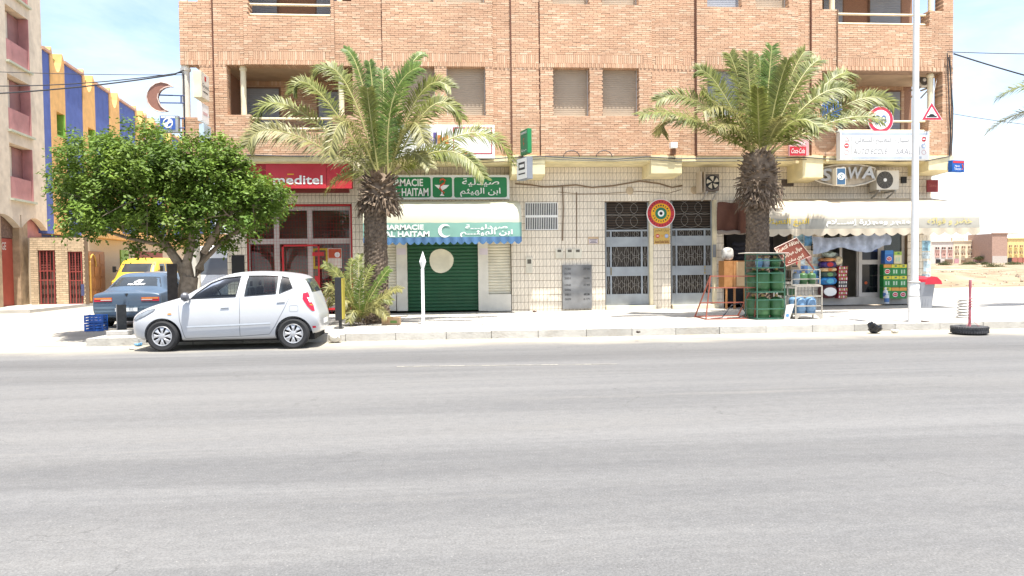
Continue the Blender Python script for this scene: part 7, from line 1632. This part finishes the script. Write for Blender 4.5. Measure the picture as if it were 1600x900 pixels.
# rubble stones
q = MB(); random.seed(77); 
for k in range(1500):
    x, y = random.uniform(15, 60), random.uniform(17.5, 60); z0 = lot_h(x, y); s_ = random.uniform(.04, .14); q.obox(Matrix.Translation((x, y, z0+.03)) @ Matrix.Rotation(random.random()*6, 4, (random.random()+.1, random.random(), random.random())), s_*1.5, s_, s_*.8)
o = q.build('rubble', P('rubble_stone', .33, .27, .2, .95, var=.4, scale=1), kind='stuff', fixn=False); o['label'] = 'stones scattered over the bare lot'; o['category'] = 'rubble'
def far_house(label, px0, px1, py0, depth, m, grid, ground, dep=12, parapet=None, pym=None):
    Yd = -20.2+depth; x0, x1 = at(px0, 400, Yd).x, at(px1, 400, Yd).x; zt = at((px0+px1)/2, py0, Yd).z
    t = thing('house', label, 'building', ((x0+x1)/2, Yd, 0)); q = MB(); q.box(x0, x1, Yd, Yd+dep, -.02, zt); q.build('wall', m, t)
    for (wx0, wy0, wx1, wy1, mm, pr) in grid:
        a = rect(wx0, wy0, wx1, wy1, Yd); q = MB(); q.box(a[0], a[1], Yd-.15, Yd-.02, a[2], a[3]); w_ = q.build('window' if pr else 'panel', mm, t)
        if pr:
            q = MB(); q.box(a[0]-.15, a[1]+.15, Yd-.4, Yd-.16, a[2]-.25, a[2]-.02); q.build('sill', m, w_); q = MB(); xm = (a[0]+a[1])/2; q.box(xm-.1, xm+.1, Yd-.2, Yd-.155, a[2], a[3]); q.build('frame', m, w_)
    for (wx0, wy0, wx1, wy1, mm) in ground: a = rect(wx0, wy0, wx1, wy1, Yd); q = MB(); q.box(a[0], a[1], Yd-.2, Yd-.03, a[2], a[3]); q.build('door', mm, t)
    if parapet:
        a = rect(*parapet[:4], Yd+3); q = MB(); q.box(a[0], a[1], Yd+3, Yd+8, zt-.1, a[3]); q.build('roof_room', parapet[4], t)
    q = MB(); q.box(x0-.1, x1+.1, Yd-.25, Yd+.3, zt-.02, zt+.25); q.build('cornice', m, t)
    return t
WD = P('far_window', .2, .13, .09, .5); PK = P('far_pink', .55, .34, .29, .85); CW = P('far_cream', .66, .57, .42, .85); PW = P('far_pale', .55, .5, .46, .85); BRF = P('far_brick', .36, .24, .19, .9, var=.12); YF_ = P('far_yellow', .64, .49, .22, .85); GRF = P('far_grey', .45, .41, .37, .9); RDF = P('far_red', .35, .13, .1, .8); PLK = P('far_magenta', .45, .25, .28, .8)
g_ = []
for k in range(3): x = 1461+k*10; g_ += [(x, 387, x+7, 402, PK, 0), (x+.5, 386, x+6, 389.5, WD, 1), (x+1.5, 396, x+2.8, 399.5, WD, 0), (x+4, 396, x+5.3, 399.5, WD, 0)]
far_house('far pale house with three pink window strips beyond the lot', 1453, 1489, 378, 250, PW, g_, [(1462, 405, 1469, 413, BLACK), (1476, 405, 1488, 413, WD)], parapet=(1454, 368, 1486, 378, PW))
g_ = []
for k in range(3):
    for j in range(2): g_ += [(1492.5+k*10, 384.5+j*10.3, 1498+k*10, 388.5+j*10.3, WD, 1)]
far_house('far cream house with two rows of three windows beyond the lot', 1489.5, 1521, 377, 250, CW, g_, [(1491, 404.5, 1498, 414, PLK), (1501.5, 406.5, 1507, 410, WD), (1511, 405, 1518, 411, RDF)], parapet=(1488, 371, 1507, 377, CW))
far_house('far blank grey walled house with low yard wall beyond the lot', 1521.3, 1547, 380.5, 262, GRF, [], [], parapet=(1536, 375, 1549, 380, GRF))
far_house('far low tan yard wall between the cream house and brick house', 1520, 1546, 403, 246, P('far_tan', .45, .35, .25), [], [(1521, 404, 1526, 409, PLK)], dep=5)
far_house('far tall bare brick house wall beyond the lot', 1550, 1573.8, 365, 240, BRF, [(1550.2, 400, 1573.5, 413, GRF, 0)], [], parapet=(1566, 364, 1591, 371, GRF))
g_ = []
for k in range(4):
    for j in range(2): g_ += [(1576.5+k*8.6, 383+j*10.2, 1581+k*8.6, 386.5+j*10.2, WD, 1)]
far_house('far yellow house with red doors beside the brick wall', 1574, 1612, 373, 240, YF_, g_, [(1574.5, 403, 1580, 411.5, BLACK), (1581, 402.5, 1589, 411.5, RDF), (1590, 402.5, 1597, 411.5, RDF), (1598, 402.5, 1606, 411.5, RDF)])
# scrub
BUSH = mat('scrub_leaf', (.09, .1, .045), .8, scale=.8, col2=(.17, .17, .08), attr=.35, translucent=.2)
for k, (px, py, w_, h_, lab) in enumerate(((1476, 417, 16, 8, 'grey green bush in front of the far pale house'), (1518, 417, 18, 7, 'dull green bush in front of the far cream house'), (1551, 423, 32, 8, 'wide dark green bush in the middle of the bare lot'), (1584, 416, 32, 5, 'long low bush in front of the far yellow house'), (1539, 415, 5, 5, 'small round dark bush by the far yard wall'), (1512, 420, 22, 4, 'low pale scrub left of the wide bush'), (1531, 402.5, 16, 5, 'dark tree top above the far yard wall'))):
    D_ = 120 if py > 420 else (245 if py < 405 else 170); c = at(px, py, -20.2+D_); u = D_/FPX; zb_ = c.z-h_*u/2 if py < 405 else 0; random.seed(100+k); q = MB()
    t = thing('scrub_bush', lab, 'bush', (c.x, c.y, max(0, zb_)), group='scrub on the bare lot')
    for j in range(900):
        a = random.gauss(0, .4); b = random.gauss(0, .4); zz = random.random()**1.3*math.exp(-(a*a)*1.2)*(.75+.25*math.sin(a*9+k)); p = Vector((c.x+a*w_*u*.6, c.y+b*1.5, max(0, zb_)+zz*h_*u)); s_ = u*.9; d = Vector((random.gauss(0, 1), random.gauss(0, 1), random.gauss(.4, 1))).normalized(); e = d.cross(Vector((random.random(), random.random(), 1))).normalized(); q.cur = random.random(); q.add([p, p+d*s_+e*s_*.5, p+d*s_*2, p+d*s_-e*s_*.5], [(0, 1, 2, 3)])
    q.cur = .51; q.build('foliage', BUSH, t, fixn=False); q = MB(); q.cyl((c.x, c.y, max(0, zb_)-.05), (c.x, c.y, max(0, zb_)+h_*u*.4), .08, .04, 6); q.build('stem', BARK, t)
